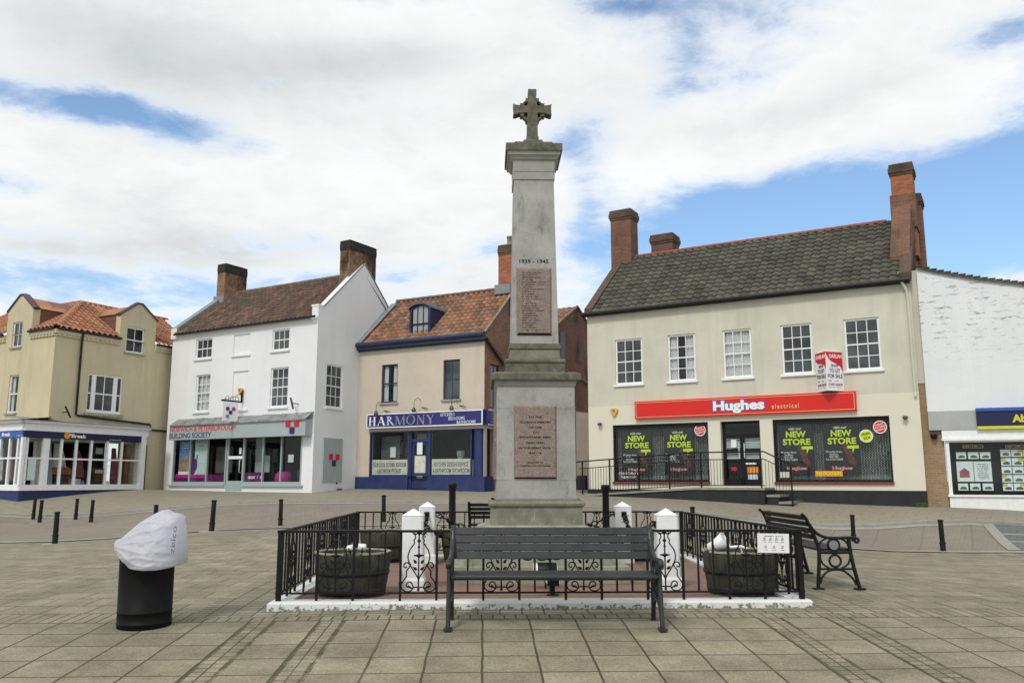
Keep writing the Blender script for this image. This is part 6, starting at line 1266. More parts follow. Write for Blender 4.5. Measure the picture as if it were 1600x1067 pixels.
blk('necking', 'marble', [(a1+.0005, b1_+.012), (c1, b1_+.014), (c1, b1_+.004), (c1+.012, b1_+.004)], .003); blk('capital_block', 'marble', [(c1+.0125, b1_+.010), (c2, b1_+.014)], .003)
cc = b1_+.014; mb = MB(MM); e0, w0_ = lev(229, 88.5); ov = w0_-.0
pr = [(cc, c2), (cc+.02, c2+.006), (cc+.028, c2+.03), (ov-.045, c2+.05), (ov-.03, c2+.055), (ov-.02, c2+.10)]
for (ra, za), (rb, zc_) in zip(pr, pr[1:]): mb.frus(0, 0, za, zc_, ra, ra, rb, rb)
mb.build('capital_moulding', 'marble', mon, bevel=.003)
ctop = c2+.205; blk('capital_slab', 'stone_top', [(c2+.1005, ov), (ctop-.01, ov), (ctop, ov-.02)], .008)
wz = lambda px_, z: px_/FPX*(D0*math.cos(PITCH)+(z-EYE)*math.sin(PITCH))/2
zc = lambda py: EYE+D0*TT(py)
t0 = ctop; blk('cross_step', 'stone_top', [(t0+.0, wz(58, t0)), (t0+.055, wz(58, t0))], .006); blk('cross_base', 'stone_top', [(t0+.055, wz(32, t0)), (t0+.12, wz(30, t0)), (t0+.14, wz(26, t0))], .006)
cb = t0+.14; ctp = zc(143.5); ch = ctp-cb; cy_ = zc(174.5); k_ = lambda px_: px_/FPX*(D0*math.cos(PITCH)+(cy_-EYE)*math.sin(PITCH)); th_ = .075
mb = MB(MM@Matrix.Translation((-.005, 0, 0)))
mb.box(-k_(9.5), k_(9.5), -th_-.02, th_+.02, cb, cb+.05)
sh_ = k_(8.4); nk = k_(7.6)
pl_ = [(-sh_, cb+.05), (sh_, cb+.05), (sh_*.95, cy_-k_(14)), (nk, cy_-k_(7)), (nk+.005, cy_-k_(5.6)), (k_(20), cy_-k_(6.2)), (k_(26), cy_-k_(8.5)), (k_(29.8), cy_-k_(8.8)), (k_(29), cy_), (k_(29.8), cy_+k_(8.8)), (k_(26), cy_+k_(7)), (k_(20), cy_+k_(6.2)), (nk+.005, cy_+k_(5.6)), (nk, cy_+k_(8)), (k_(5), cy_+k_(18)), (k_(6.5), ctp-k_(9)), (k_(6.5), ctp), (-k_(6.5), ctp), (-k_(6.5), ctp-k_(9)), (-k_(5), cy_+k_(18)), (-nk, cy_+k_(8)), (-nk-.005, cy_+k_(5.6)), (-k_(20), cy_+k_(6.2)), (-k_(26), cy_+k_(7)), (-k_(29.8), cy_+k_(8.8)), (-k_(29), cy_), (-k_(29.8), cy_-k_(8.8)), (-k_(26), cy_-k_(8.5)), (-k_(20), cy_-k_(6.2)), (-nk-.005, cy_-k_(5.6)), (-nk, cy_-k_(7)), (-sh_*.95, cy_-k_(14))]
mb.prism(pl_, -th_, th_)
cr = mb.build('cross', 'stone_top', mon, bevel=.006)
mb = MB(MM@Matrix.Translation((-.005, 0, 0)))
for q in range(4):
    a_0 = math.pi/2*q+.32; pts = [(k_(17.5)*math.cos(a_0+(math.pi/2-.64)*j/8), 0, cy_+k_(17.5)*math.sin(a_0+(math.pi/2-.64)*j/8)) for j in range(9)]
    mb.tube(pts, .03, 6, rs=[(.055, .020)]*9, flat=(0, 1, 0))
    for j in (1, 7): mb.lathe([(.0, -.035), (.03, -.02), (.035, 0), (.03, .02), (0, .035)], 8, (0, 0), cap=False) if False else mb.box(pts[j][0]-.026, pts[j][0]+.026, -.06, .06, pts[j][2]-.026, pts[j][2]+.026)
mb.build('cross_ring', 'stone_top', cr, bevel=.006)
# plaques
def plaque(r, y, lip, name='plaque'):
    x0, z0, x1, z1 = r; e = lip; mb = MB(MM)
    for q in (((x0, y, z0), (x1, y, z0), (x1-e, y-.03, z0+e), (x0+e, y-.03, z0+e)),): pass
    o4 = [(x0, z0), (x1, z0), (x1, z1), (x0, z1)]; i4 = [(x0+e, z0+e), (x1-e, z0+e), (x1-e, z1-e), (x0+e, z1-e)]
    mb.face([(p[0], y-.032, p[1]) for p in i4])
    for i in range(1, 4): a, b = i, (i+1) % 4; mb.face([(o4[a][0], y, o4[a][1]), (o4[b][0], y, o4[b][1]), (i4[b][0], y-.032, i4[b][1]), (i4[a][0], y-.032, i4[a][1])])
    o = mb.build(name, 'granite_pink', mon); mb = MB(MM); mb.face([(o4[0][0], y, o4[0][1]), (o4[1][0], y, o4[1][1]), (i4[1][0], y-.032, i4[1][1]), (i4[0][0], y-.032, i4[0][1])]); mb.build('lower_bevel', 'granite_shaded', o); return o
def mpx(px, py, hw_): D = D0-hw_-.02; z = EYE+D*TT(py); return ((px-800)/FPX*(D*math.cos(PITCH)+(z-EYE)*math.sin(PITCH))-MC.x, z)
pa = mpx(800.5, 748.5, hd); pb = mpx(868, 632.5, hd); pl1 = plaque((pa[0], pa[1], pb[0], pb[1]), -hd+.004, .025)
Mq = MM@Matrix.Translation((0, -hd-.028, 0))
def mt(s_, x0, x1, yc, h, par=pl1, m='letter_black', bold=.022): a = mpx(x0, yc+h/2, hd); b = mpx(x1, yc-h/2, hd); text(s_, Mq, (a[0], a[1], b[0], b[1]), m, par, bold=bold, depth=.002, y=.0)
X7 = lambda x: 790+x/7.62; Y7 = lambda y: 620+y/7.62
for s_, a, b, y in (('TO THE', 258, 415, 240), ('GLORIOUS MEMORY', 152, 525, 301), ('OF THE', 262, 412, 362), ('101', 312, 372, 420), ('SWAFFHAM  MEN', 150, 525, 479), ('WHO DIED', 222, 447, 545), ('IN THE GREAT WAR', 148, 520, 607), ('1914 - 18', 258, 412, 668), ('ERECTED BY', 245, 437, 780), ('THEIR FELLOW TOWNSMEN', 150, 525, 820)):
    mt(s_, X7(a), X7(b), Y7(y), 3.1 if y < 700 else 2.2)
# upper plaque on the tapered shaft
def shw(z): return b0_+(b1_-b0_)*(z-a0)/(a1-a0)
pc, pd = mpx(805.5, 524, b0_), mpx(861, 417, b0_); tilt = math.atan((b0_-b1_)/(a1-a0))
MU = MM@Matrix.Translation((0, -shw(pc[1]), pc[1]))@Matrix.Rotation(-tilt, 4, 'X')
ph = pd[1]-pc[1]; x0, x1 = pc[0], pd[0]; e = .03; mb = MB(MU)
o4 = [(x0, 0), (x1, 0), (x1, ph), (x0, ph)]; i4 = [(x0+e, e), (x1-e, e), (x1-e, ph-e), (x0+e, ph-e)]; mb.face([(p[0], -.032, p[1]) for p in i4])
for i in range(1, 4): a, b = i, (i+1) % 4; mb.face([(o4[a][0], 0.002, o4[a][1]), (o4[b][0], 0.002, o4[b][1]), (i4[b][0], -.032, i4[b][1]), (i4[a][0], -.032, i4[a][1])])
pl2 = mb.build('plaque', 'granite_pink', mon); mb = MB(MU); mb.face([(o4[0][0], .002, 0), (o4[1][0], .002, 0), (i4[1][0], -.032, e), (i4[0][0], -.032, e)]); mb.build('lower_bevel', 'granite_shaded', pl2)
scribble(MU@Matrix.Translation((0, -.032, 0)), (x0+.07, e+.02, x1-.06, ph-e-.03), [.75, .62, .72, .45, .95, .9, .4, .88, .5, .48, .65, .85, .35, .55, .58, .7, .86, .55, .62, .55, .68, .6, .45, .56, .9], 'letter_worn', pl2, seed=5, align='l', hgt=.55)
pz0 = mpx(810.5, 410.5, b0_); pz1 = mpx(856, 404, b0_); text('1939 - 1945', MU, (pz0[0], pz0[1]-pc[1], pz1[0], pz1[1]-pc[1]), 'letter_black', mon, bold=.012, depth=.003, y=-.0)
for s_ in (-1, 1):
    mb = MB(MM@Matrix.Rotation(s_*math.pi/2, 4, 'Z')); o = hd
    mb.frus(0, 0, 0, 0.001, 0, 0, 0, 0) if False else mb.box(-.28, .28, -hd-.03, -hd+.004, pa[1], pb[1]); mb.build('side_plaque', 'granite_pink', mon, bevel=.012)
# ---------------------------------------------------------------- white pillars and chains
def make_pillar():
    t = thing('white_pillar', '', 'pillar', (0, 0, 0), 0); top = .875-.05; mb = MB()
    def octa(r, c, z): return [(x, y, z) for x, y in ((-r+c, -r), (r-c, -r), (r, -r+c), (r, r-c), (r-c, r), (-r+c, r), (-r, r-c), (-r, -r+c))]
    rows = [octa(.135, .01, 0), octa(.135, .01, .10), octa(.122, .02, .13), octa(.112, .02, .70), octa(.112, .03, .755)]
    mb.grid(rows, False, closed=True); tp = octa(.116, .03, .757); mb.face(rows[-1]); 
    for i in range(8): mb.face([tp[i], tp[(i+1) % 8], (0, 0, .83)])
    mb.face(tp[::-1]); mb.build('pillar_shaft', 'white_masonry', t, bevel=.005); return t
pil = [(-1.295, -1.435, 'front left white pillar, beside the left arm of the front bench'), (1.437-.05, -1.435, 'front right white pillar, beside the right arm of the front bench'), (-1.337, 1.435, 'back left white pillar with a square black hook plate, next to the tall black post'), (1.387, 1.435, 'back right white pillar with a square black hook plate, left of the front right pillar')]
pr0 = make_pillar(); PP = []
for i, (x, y, lab) in enumerate(pil):
    p = pw(x, y, FZ); 
    if i == 0: pr0.location = p; pr0.rotation_euler = (0, 0, TH); pr0['label'] = lab; q = pr0; WM[pr0] = Matrix.Translation(p)@Matrix.Rotation(TH, 4, 'Z'); [WM.__setitem__(c, WM[pr0].copy()) for c in pr0.children]
    else: q = dup(pr0, p, TH, lab)
    q['group'] = 'white pillars round the memorial'; PP.append(q)
def chain(p0, p1, sag, lab, big=False):
    p0, p1 = Vector(p0), Vector(p1); mb = MB(); Ln = (p1-p0).length; d = (p1-p0).normalized(); n_ = int(Ln*1.12/.085)
    P_ = lambda f: p0+(p1-p0)*f-Vector((0, 0, sag*4*f*(1-f)))
    for i in range(n_):
        a, b = P_(i/n_), P_((i+1)/n_); c = (a+b)/2; t = (b-a).normalized(); sd_ = t.cross(Vector((0, 0, 1))).normalized() if i % 2 else Vector((0, 0, 1)).cross(t).cross(t).normalized()
        h = (b-a).length*.66; r = .028
        mb.tube([c+t*h*math.cos(k*math.pi/5)+sd_*r*math.sin(k*math.pi/5) for k in range(10)], .009, 5, closed=True)
        if i % 5 == 2:
            M0 = Matrix.Translation(c); o = mb.M; mb.M = o@M0; mb.lathe([(.0, -.038), (.028, -.025), (.038, 0), (.028, .025), (0, .038)], 8, cap=False); mb.M = o
            for s_ in range(4): aa = s_*math.pi/2+.6; mb.tube([c, c+(sd_*math.cos(aa)+t.cross(sd_)*math.sin(aa))*.075], .009, 4, rs=[.010, .003])
    o = tag(mb.build('chain', 'black_metal'), lab, 'chain', 'chains between the white pillars')
    for p, s_ in ((p0, 1), (p1, -1)):
        m2 = MB(); M_ = Matrix.Translation(p-d*s_*.012)@Matrix.Rotation(math.atan2(d.y, d.x), 4, 'Z'); m2.M = M_; m2.box(-.012, .004, -.035, .035, -.035, .035); m2.tube([(0, 0, .02), (s_*.04, 0, .03), (s_*.06, 0, 0), (s_*.04, 0, -.02)], .011, 5); m2.build('hook_plate', 'black_metal', o)
hz_ = FZ+.66; e = .125
cs = [(-1.337, -1.435), (1.387, -1.435), (1.387, 1.435), (-1.337, 1.435)]
for (a, b, dx, dy, lab) in ((cs[0], cs[1], 1, 0, 'front chain slung between the two front pillars behind the bench'), (cs[3], cs[2], 1, 0, 'rear chain slung between the two back pillars'), (cs[0], cs[3], 0, 1, 'left side chain running from the front to the back left pillar'), (cs[1], cs[2], 0, 1, 'right side chain running from the front to the back right pillar')):
    chain(pw(a[0]+dx*e, a[1]+dy*e, hz_), pw(b[0]-dx*e, b[1]-dy*e, hz_), .34, lab)
# ---------------------------------------------------------------- fences
HF = 2.44; RT = 1.232; RB = .673
def ornament_mb():
    mb = MB(); r = .0065
    S1 = [(.043, .544), (.032, .50), (.05, .473), (.043, .447), (.083, .392), (.102, .33), (.088, .27), (.053, .208), (.007, .137), (0, .09)]
    S2 = [(.075, .262), (.088, .228), (.114, .195), (.112, .150), (.135, .115), (.158, .08), (.152, .036), (.115, .012), (.075, .016), (.050, .046), (.062, .088), (.092, .098), (.112, .075), (.104, .05)]
    S3 = [(.085, .255), (.098, .270), (.118, .272), (.136, .255), (.134, .232), (.118, .226), (.110, .240)]
    S4 = [(.012, .56), (.020, .535), (.045, .53), (.060, .545), (.052, .562), (.040, .555)]
    def smooth(p):
        out = []
        for i in range(len(p)-1):
            p0 = p[max(i-1, 0)]; p1 = p[i]; p2 = p[i+1]; p3 = p[min(i+2, len(p)-1)]
            for t in (0, .5): out.append(tuple(.5*((2*p1[k])+(-p0[k]+p2[k])*t+(2*p0[k]-5*p1[k]+4*p2[k]-p3[k])*t*t+(-p0[k]+3*p1[k]-3*p2[k]+p3[k])*t**3) for k in (0, 1)))
        return out+[p[-1]]
    for sg_ in (-1, 1):
        for P_ in (S1, S2, S3, S4): mb.tube([(sg_*x, 0, z) for x, z in smooth(P_)], r, 5)
        for (cx, cz, a) in ((.035, .285, .7), (.028, .225, .9)):
            pts = [(-.008, 0), (-.014, .02), (0, .05), (.014, .02), (.008, 0)]; c, s_ = math.cos(-a*sg_), math.sin(-a*sg_)
            mb.prism([(sg_*cx*.6+p[0]*c-p[1]*s_, cz-.02+p[0]*s_+p[1]*c) for p in pts], -.004, .004)
        mb.tube([(sg_*.045, -.003, .035), (sg_*.10, -.003, .06)], .012, 5, rs=[.004, .013]); mb.tube([(0, 0, .335), (sg_*.05, 0, .338)], .01, 5, rs=[.016, .004])
    mb.tube([(0, 0, .03), (0, 0, .56)], .007, 6); mb.tube([(-.05, 0, .05), (.05, 0, .05)], .007, 5)
    for z, R_ in ((.335, .020), (.03, .014), (.47, .018), (.415, .013), (.545, .022)): mb.lathe([(0, z-R_*1.4), (R_*.8, z-R_*.5), (R_, z), (R_*.7, z+R_*.6), (0, z+R_*1.4)], 8, cap=False)
    return mb
def make_fence(half):
    t = thing('ornamental_fence', '', 'fence', (0, 0, 0)); z0 = RB-KT; z1 = RT-KT; b = 'black_metal'
    mb = MB(); mb.box(-half-.03, half+.03, -.02, .02, z1-.012, z1+.010); mb.build('top_rail', b, t, bevel=.003); mb = MB(); mb.box(-half-.03, half+.03, -.009, .009, z0-.008, z0+.008); mb.build('bottom_rail', b, t)
    for s_ in (-1, 1): mb = MB(); mb.box(s_*half-.022, s_*half+.022, -.022, .022, -.005, z1-.013); mb.build('post', b, t)
    om = None; xs_ = []
    for k in range(-3, 3):
        cx = (k+.5)*.77
        for s_ in (-1, 1):
            mb = MB(); x = cx+s_*.168; mb.box(x-.011, x+.011, -.011, .011, -.005, z1-.013); mb.build('support_bar', b, t)
        if om is None: om = ornament_mb().build('scroll_panel', b, t); om.location = (cx, 0, z0-.0)
        else: o = om.copy(); scn.collection.objects.link(o); o.parent = t; WM[o] = WM[t].copy(); o.location = (cx, 0, z0)
    bars = []
    for k in range(-2, 3): bars += [k*.77-.072, k*.77+.072]
    x = 2.093+.12
    while x < half-.06: bars += [x, -x]; x += .12
    for x in bars: mb = MB(); mb.box(x-.0085, x+.0085, -.0085, .0085, z0+.008, z1-.013); mb.build('bar', b, t)
    return t
ff = make_fence(HF)
def place(o, x, y, rz, lab, grp=None):
    o.location = pw(x, y, KT); o.rotation_euler = (0, 0, TH+rz); o['label'] = lab
    if grp: o['group'] = grp
GF = 'scrolled iron fences round the memorial'
ff2 = dup(ff, (0, 0, 0), 0); ff3 = dup(ff, (0, 0, 0), 0); ff4 = dup(ff, (0, 0, 0), 0)
place(ff, 0, -HF, 0, 'front iron fence with scroll panels behind the dark bench', GF); place(ff2, 0, HF, 0, 'back iron fence with scroll panels on the road side', GF)
place(ff3, -HF-.0, 0, math.pi/2, 'left iron fence seen nearly end on beside the covered bin side', GF); place(ff4, HF+.0, 0, math.pi/2, 'right iron fence seen nearly end on beside the side bench', GF)
for f_ in (ff3, ff4):
    for c in list(f_.children):
        if c.name.startswith('post'): bpy.data.objects.remove(c)
        else: c.location.z -= .003
# info board on the right end of the front fence
u_ = lambda px: (px-800)/FPX*(8.05*math.cos(PITCH)-.4*math.sin(PITCH))
bx0, bx1 = 2.03, 2.33; bz1, bz0 = EYE+8.1*TT(834), EYE+8.1*TT(864.5)
IM = PM@Matrix.Translation((0, -HF-.035, 0))@Matrix.Translation((bx0+.15, 0, (bz0+bz1)/2))@Matrix.Rotation(R(1.2), 4, 'Y'); ib = thing('notice_board', 'white enamel notice fixed to the front fence corner', 'sign', IM.translation[:], TH)
hw2, hh2 = .15, (bz1-bz0)/2
mb = MB(IM); mb.box(-hw2, hw2, -.004, .004, -hh2, hh2); mb.build('notice_panel', 'white_plastic', ib); mb = MB(IM); mb.box(-hw2+.004, hw2+.008, .005, .012, -hh2-.008, hh2-.01); mb.build('backing_board', 'text_purple', ib)
scribble(IM@Matrix.Translation((0, -.004, 0)), (-.09, hh2-.03, .09, hh2-.018), [1], 'photo_dark', ib, seed=2)
for j, zq in enumerate((.038, -.035)):
    for i in range(4 if j == 0 else 3):
        x = (-.085+i*.057) if j == 0 else (-.075+i*.08); mb = MB(IM); mb.tube([(x+.011*math.cos(t), -.0055, zq+.013*math.sin(t)) for t in [6.28*k/8 for k in range(8)]], .0014, 4, closed=True); mb.tube([(x-.008, -.0055, zq-.014), (x+.009, -.0055, zq+.012)], .0016, 4); mb.build('pictogram', 'cloth_pink' if j else 'photo_dark', ib)
        scribble(IM@Matrix.Translation((x, -.004, 0)), (-.018, zq-.030, .018, zq-.024), [1], 'letter_worn', ib, seed=i)
# ---------------------------------------------------------------- barrel planters
def make_tub():
    t = thing('barrel_planter', '', 'planter', (0, 0, 0)); R0, R1, Hh = .318, .378, .42; n_ = 26
    mb = MB(); rr = random.Random(11)
    for i in range(n_):
        a0, a1 = 2*math.pi*i/n_+.006, 2*math.pi*(i+1)/n_-.006; dj = rr.uniform(-.003, .003); tj = rr.uniform(-.004, .005)
        rows = []
        for z, r in ((0, R0), (Hh*.35, R0+.030), (Hh*.7, R0+.050), (Hh+tj, R1)): rows.append([((r+dj)*math.cos(a), (r+dj)*math.sin(a), z) for a in (a0, (a0+a1)/2, a1)])
        mb.grid(rows, False, uvs=[[(a, z[0][2]) for a in (0, .05, .1)] for z in rows])
        mb.grid([rows[-1], [((R1-.03)*math.cos(a), (R1-.03)*math.sin(a), Hh+tj) for a in (a0, (a0+a1)/2, a1)], [((R1-.035)*math.cos(a), (R1-.035)*math.sin(a), Hh-.12) for a in (a0, (a0+a1)/2, a1)]], False)
    mb.lathe([(R0-.012, 0), (R0+.02, Hh*.35), (R1-.02, Hh-.02)], n_, cap=False); mb.build('staves', 'oak', t)
    mb = MB(); mb.lathe([(R1-.033, Hh-.01), (R1-.032, Hh+.0045), (R1+.0015, Hh+.0045), (R1+.0015, Hh-.012)], 40, cap=False); mb.build('rim', 'oak_rim', t)
    for z, w_ in ((.025, .06), (.205, .035)):
        r = R0+(.030*(z/(Hh*.35)) if z < Hh*.35 else .03+.02*(z-Hh*.35)/(Hh*.35)); mb = MB(); mb.lathe([(r+.002, z-.0), (r+.009, z), (r+.009+w_*.13, z+w_), (r+.002+w_*.13, z+w_)], 40, cap=False); mb.build('hoop', 'hoop', t)
    mb = MB(); rows = []
    for k in range(8):
        r = (R1-.034)*k/7; rows.append([(r*math.cos(a), r*math.sin(a), Hh-.045+.014*rr.uniform(-1, 1)+.012*(1-k/7)) for a in [2*math.pi*j/26 for j in range(26)]])
    mb.grid(rows, True, closed=True); mb.build('soil', 'soil', t)
    mb = MB()
    for k in range(16):
        a, r = rr.uniform(0, 6.28), rr.uniform(.02, .28); x, y = r*math.cos(a), r*math.sin(a); mb.tube([(x, y, Hh-.06), (x+rr.uniform(-.03, .03), y+rr.uniform(-.03, .03), Hh+rr.uniform(-.02, .05)), (x+rr.uniform(-.07, .07), y+rr.uniform(-.07, .07), Hh+rr.uniform(-.02, .07))], .004, 4, rs=[.005, .003, .0015])
    mb.build('dry_stems', 'twig', t)
    return t
tub = make_tub(); GT = 'half barrel planters inside the enclosure'
tubs = [(-1.86, -1.82, 'front left barrel planter with small white spotlights in it'), (2.05-.0, -1.82, 'front right barrel planter with a white trumpet shaped spotlight in it'), (-1.93, 1.75, 'back left barrel planter behind the front left one'), (1.86, 1.78, 'back right barrel planter mostly hidden by the front right pillar'), (-.78, 1.72, 'barrel planter left of the memorial in front of the tall post'), (.95, 1.80, 'barrel planter right of the memorial in front of the tall post'), (-2.10, 1.0, 'dark barrel planter seen through the left fence')]
for i, (x, y, lab) in enumerate(tubs[:6]):
    p = pw(x, y, FZ)
    if i == 0: tub.location = p; tub.rotation_euler = (0, 0, .3); tub['label'] = lab; tub['group'] = GT; WM[tub] = Matrix.Translation(p)@Matrix.Rotation(.3, 4, 'Z')
    else: dup(tub, p, .3+i*1.1, lab, GT)
def spot(p, rz, tilt, L_, R_, lab, m='white_plastic', cone=False, glass='poster_pale', leg=.08):
    t = thing('spotlight', lab, 'spotlight', tuple(p), rz); T = WM[t]@Matrix.Translation((0, 0, leg))@Matrix.Rotation(tilt, 4, 'Y')
    mb = MB(T); r0 = R_*.62 if cone else R_
    o = mb.M; mb.M = T@Matrix.Rotation(-math.pi/2, 4, 'Y'); mb.lathe([(r0*.5, -L_*.5), (r0, -L_*.42), (r0, -L_*.1), (R_, L_*.5), (R_*.9, L_*.5), (R_*.8, L_*.42)], 18); mb.build('lamp_head', m, t)
    mb = MB(T@Matrix.Rotation(-math.pi/2, 4, 'Y')); mb.lathe([(R_*.9, L_*.44), (0.001, L_*.45)], 18, cap=False); mb.build('lens', glass, t)
    mb = MB(WM[t]); mb.tube([(0, 0, -.02), (0, 0, leg)], .010, 6); mb.tube([(0, -R_-.01, leg), (0, -R_-.01, leg*.4), (0, R_+.01, leg*.4), (0, R_+.01, leg)], .006, 4); mb.build('lamp_bracket', 'black_metal', t); return t
tp0 = pw(tubs[0][0], tubs[0][1], FZ+.42); tp1 = pw(tubs[1][0], tubs[1][1], FZ+.42)
spot(tp0+Vector((-.03, .02, -.02)), 2.9, .2, .07, .030, 'left one of two small white spotlights in the front left barrel', leg=.05); spot(tp0+Vector((.09, .0, -.01)), .2, .1, .08, .034, 'right one of two small white spotlights in the front left barrel', leg=.05)
spot(tp1+Vector((-.24, -.05, -.0)), 2.6, .5, .20, .085, 'white trumpet shaped spotlight lying in the front right barrel', cone=True, leg=.06)
mb = MB(); mb.tube([tp1+Vector((-.14, -.05, .03)), tp1+Vector((0, -.06, .04)), tp1+Vector((.06, -.06, .02))], .016, 6); mb.tube([tp1+Vector((.0, -.06, .04)), tp1+Vector((.02, -.06, -.06))], .012, 6); tag(mb.build('lamp_stem', 'white_plastic'), 'white angled stem lying beside the trumpet spotlight', 'stem')
fl = pw(.135, -1.95, FZ); t = thing('floodlight', 'black square headed floodlight on a short post in front of the memorial', 'floodlight', tuple(fl), TH); mb = MB(WM[t]); mb.tube([(0, 0, 0), (0, 0, .10)], .022, 8); mb.lathe([(.07, 0), (.06, .012)], 16); mb.build('post', 'black_metal', t); mb = MB(WM[t]); mb.box(-.058, .058, -.05, .06, .095, .21); mb.build('lamp_head', 'black_metal', t, bevel=.006); mb = MB(WM[t]); mb.box(-.066, .066, -.055, .065, .21, .222); mb.box(-.066, -.060, -.055, .065, .12, .21); mb.box(.060, .066, -.055, .065, .12, .21); mb.build('lamp_hood', 'white_plastic', t)
sp2 = pw(.10, -1.42, FZ+.02); t = spot(sp2, TH, 0, .26, .082, 'white and black cylinder spotlight on the brick floor before the steps', leg=.16); mb = MB(WM[t]@Matrix.Translation((0, 0, .16))@Matrix.Rotation(-math.pi/2, 4, 'Y')); mb.lathe([(.084, -.115), (.088, -.11), (.088, .08), (.084, .085)], 18, cap=False); mb.build('black_sleeve', 'black_metal', t)
# ---------------------------------------------------------------- benches
def bez(p, k=3):
    out = []
    for i in range(len(p)-1):
        p0 = p[max(i-1, 0)]; p1 = p[i]; p2 = p[i+1]; p3 = p[min(i+2, len(p)-1)]
        for j in range(k):
            t = j/k; out.append(tuple(.5*((2*p1[q])+(-p0[q]+p2[q])*t+(2*p0[q]-5*p1[q]+4*p2[q]-p3[q])*t*t+(-p0[q]+3*p1[q]-3*p2[q]+p3[q])*t**3) for q in range(len(p1))))
    return out+[p[-1]]
def make_bench(half, fm='bench_black', sm='bench_slat', medal=True, hh=.0305):
    t = thing('park_bench', '', 'bench', (0, 0, 0))
    for s_ in (-1, 1):
        mb = MB(); X = s_*half; V3 = lambda P_: [(X, -y, z) for y, z in P_]; fx = (1, 0, 0)
        def bar(P_, a=.020, b=.017, k=3): q = bez(P_, k); mb.tube(V3(q), a, 8, rs=[(a, b)]*len(q), flat=fx)
        bar([(-.012, .80), (.0, .785), (.03, .755), (.063, .69), (.10, .635), (.15, .585), (.23, .550), (.33, .540), (.47, .545), (.555, .545)], .026, .017)
        bar([(.555, .545), (.585, .535), (.592, .510), (.572, .493), (.552, .503), (.556, .520)], .024, .012)
        mb.lathe([(0, -.02), (.02, -.01), (.02, .01), (0, .02)], 8, (X, .012), cap=False) if False else None
        bar([(.070, .68), (.115, .55), (.155, .43), (.150, .28), (.135, .12), (.126, .015)], .020, .021)
        bar([(.485, .535), (.495, .40), (.525, .22), (.573, .015)], .020, .021)
        bar([(.14, .392), (.30, .388), (.50, .392)], .018, .018); bar([(.14, .215), (.33, .215), (.53, .215)], .014, .012)
        bar([(.150, .06), (.175, .13), (.24, .19), (.33, .208), (.42, .19), (.50, .12), (.54, .05)], .014, .012)
        for cy2, cz2, r2 in ((.318, .468, .062), (.325, .300, .062)):
            q = [(cy2+r2*math.cos(a), cz2+r2*math.sin(a)) for a in [2*math.pi*i/20 for i in range(20)]]; mb.tube(V3(q), .016, 6, closed=True, rs=[(.016, .013)]*20, flat=fx)
        for P_ in ([(.155, .45), (.18, .50), (.235, .535)], [(.40, .535), (.455, .50), (.485, .43)], [(.15, .37), (.19, .27), (.255, .225)], [(.395, .225), (.465, .27), (.50, .37)]): bar(P_, .014, .010)
        for y0 in (.126, .573): mb.box(X-.032, X+.032, -y0-.055, -y0+.055, 0, .018); 
        f_ = mb.build('end_frame', fm, t)
        if medal:
            mb = MB(); X2 = X+s_*.004; q = [(X2, -(.318+.045*math.cos(a)), .468+.045*math.sin(a)) for a in [2*math.pi*i/20 for i in range(20)]]; mb.face(q if s_ > 0 else q[::-1]); mb.face([(X2-.004, a[1], a[2]) for a in (q[::-1] if s_ > 0 else q)])
            mb.tube([(X2+s_*.004, y, z) for _, y, z in q], .005, 4, closed=True)
            for a in range(5): an = a*1.2566; mb.tube([(X2+s_*.004, -(.318+.008*math.cos(an)), .468+.008*math.sin(an)), (X2+s_*.008, -(.318+.03*math.cos(an+.5)), .468+.03*math.sin(an+.5))], .008, 4, rs=[.009, .005])
            mb.build('medallion', 'lead', f_)
    w_ = half-.018
    mb = MB()
    for i in range(4):
        f = i/3; y = .098-.066*f+.0; z = .553+.203*f; a = R(17)
        mb.box(-w_, w_, -.014, .014, -hh, hh, M=Matrix.Translation((0, -y, z))@Matrix.Rotation(-a, 4, 'X'))
    mb.build('back_slats', sm, t, bevel=.005); mb = MB()
    for i in range(5): y = .175+i*.068; mb.box(-w_, w_, -y-.030, -y+.030, .406, .428)
    mb.build('seat_slats', sm, t, bevel=.005); mb = MB(); mb.tube([(-w_, -.505, .408), (w_, -.505, .408)], .023, 10); mb.build('front_rail', sm, t)
    mb = MB()
    for s_ in (-1, 1):
        for i in range(4): f = i/3; y = .098-.066*f; z = .553+.203*f; mb.tube([(s_*(w_-.03), -y-.012, z), (s_*(w_-.03), -y-.020, z)], .008, 6)
    mb.build('bolts', 'lead_dark', t)
    mb = MB(); mb.tube([(0, -.13, .40), (0, -.42, .395)], .012, 4); mb.box(-.02, .02, -.13, -.10, .38, .76, M=Matrix.Translation((0, 0.01, .0))@Matrix.Rotation(R(0), 4, 'X')); mb.tube([(-w_, -.15, .12+.1), (w_, -.15, .22)], .010, 5) if False else None
    return t
bn = make_bench(.875); zb1 = g(.35, 7.2)
slope_b = math.atan(.0635)*0
B1 = (.352, 7.74, g(.35, 7.3)+.0); bn.location = B1; bn['label'] = 'dark grey slatted bench in front of the fence, facing the camera'; bn['group'] = 'cast iron park benches'
for o in [bn]+list(bn.children): WM[o] = Matrix.Translation(B1)
b2 = make_bench(.80, 'bench_black', 'bench_black', hh=.0235); B2 = Matrix.Translation((3.17, 10.20, g(3.5, 10.2)))@Matrix.Rotation(math.pi/2, 4, 'Z'); b2.location = B2.translation; b2.rotation_euler = (0, 0, math.pi/2)
b2['label'] = 'black bench seen end on with a round medallion, right of the fence'; b2['group'] = 'cast iron park benches'
b3 = dup(b2, (.08, 14.4, g(.08, 14.4)), math.pi, 'black slatted bench beyond the back fence, partly hidden by the memorial', 'cast iron park benches')
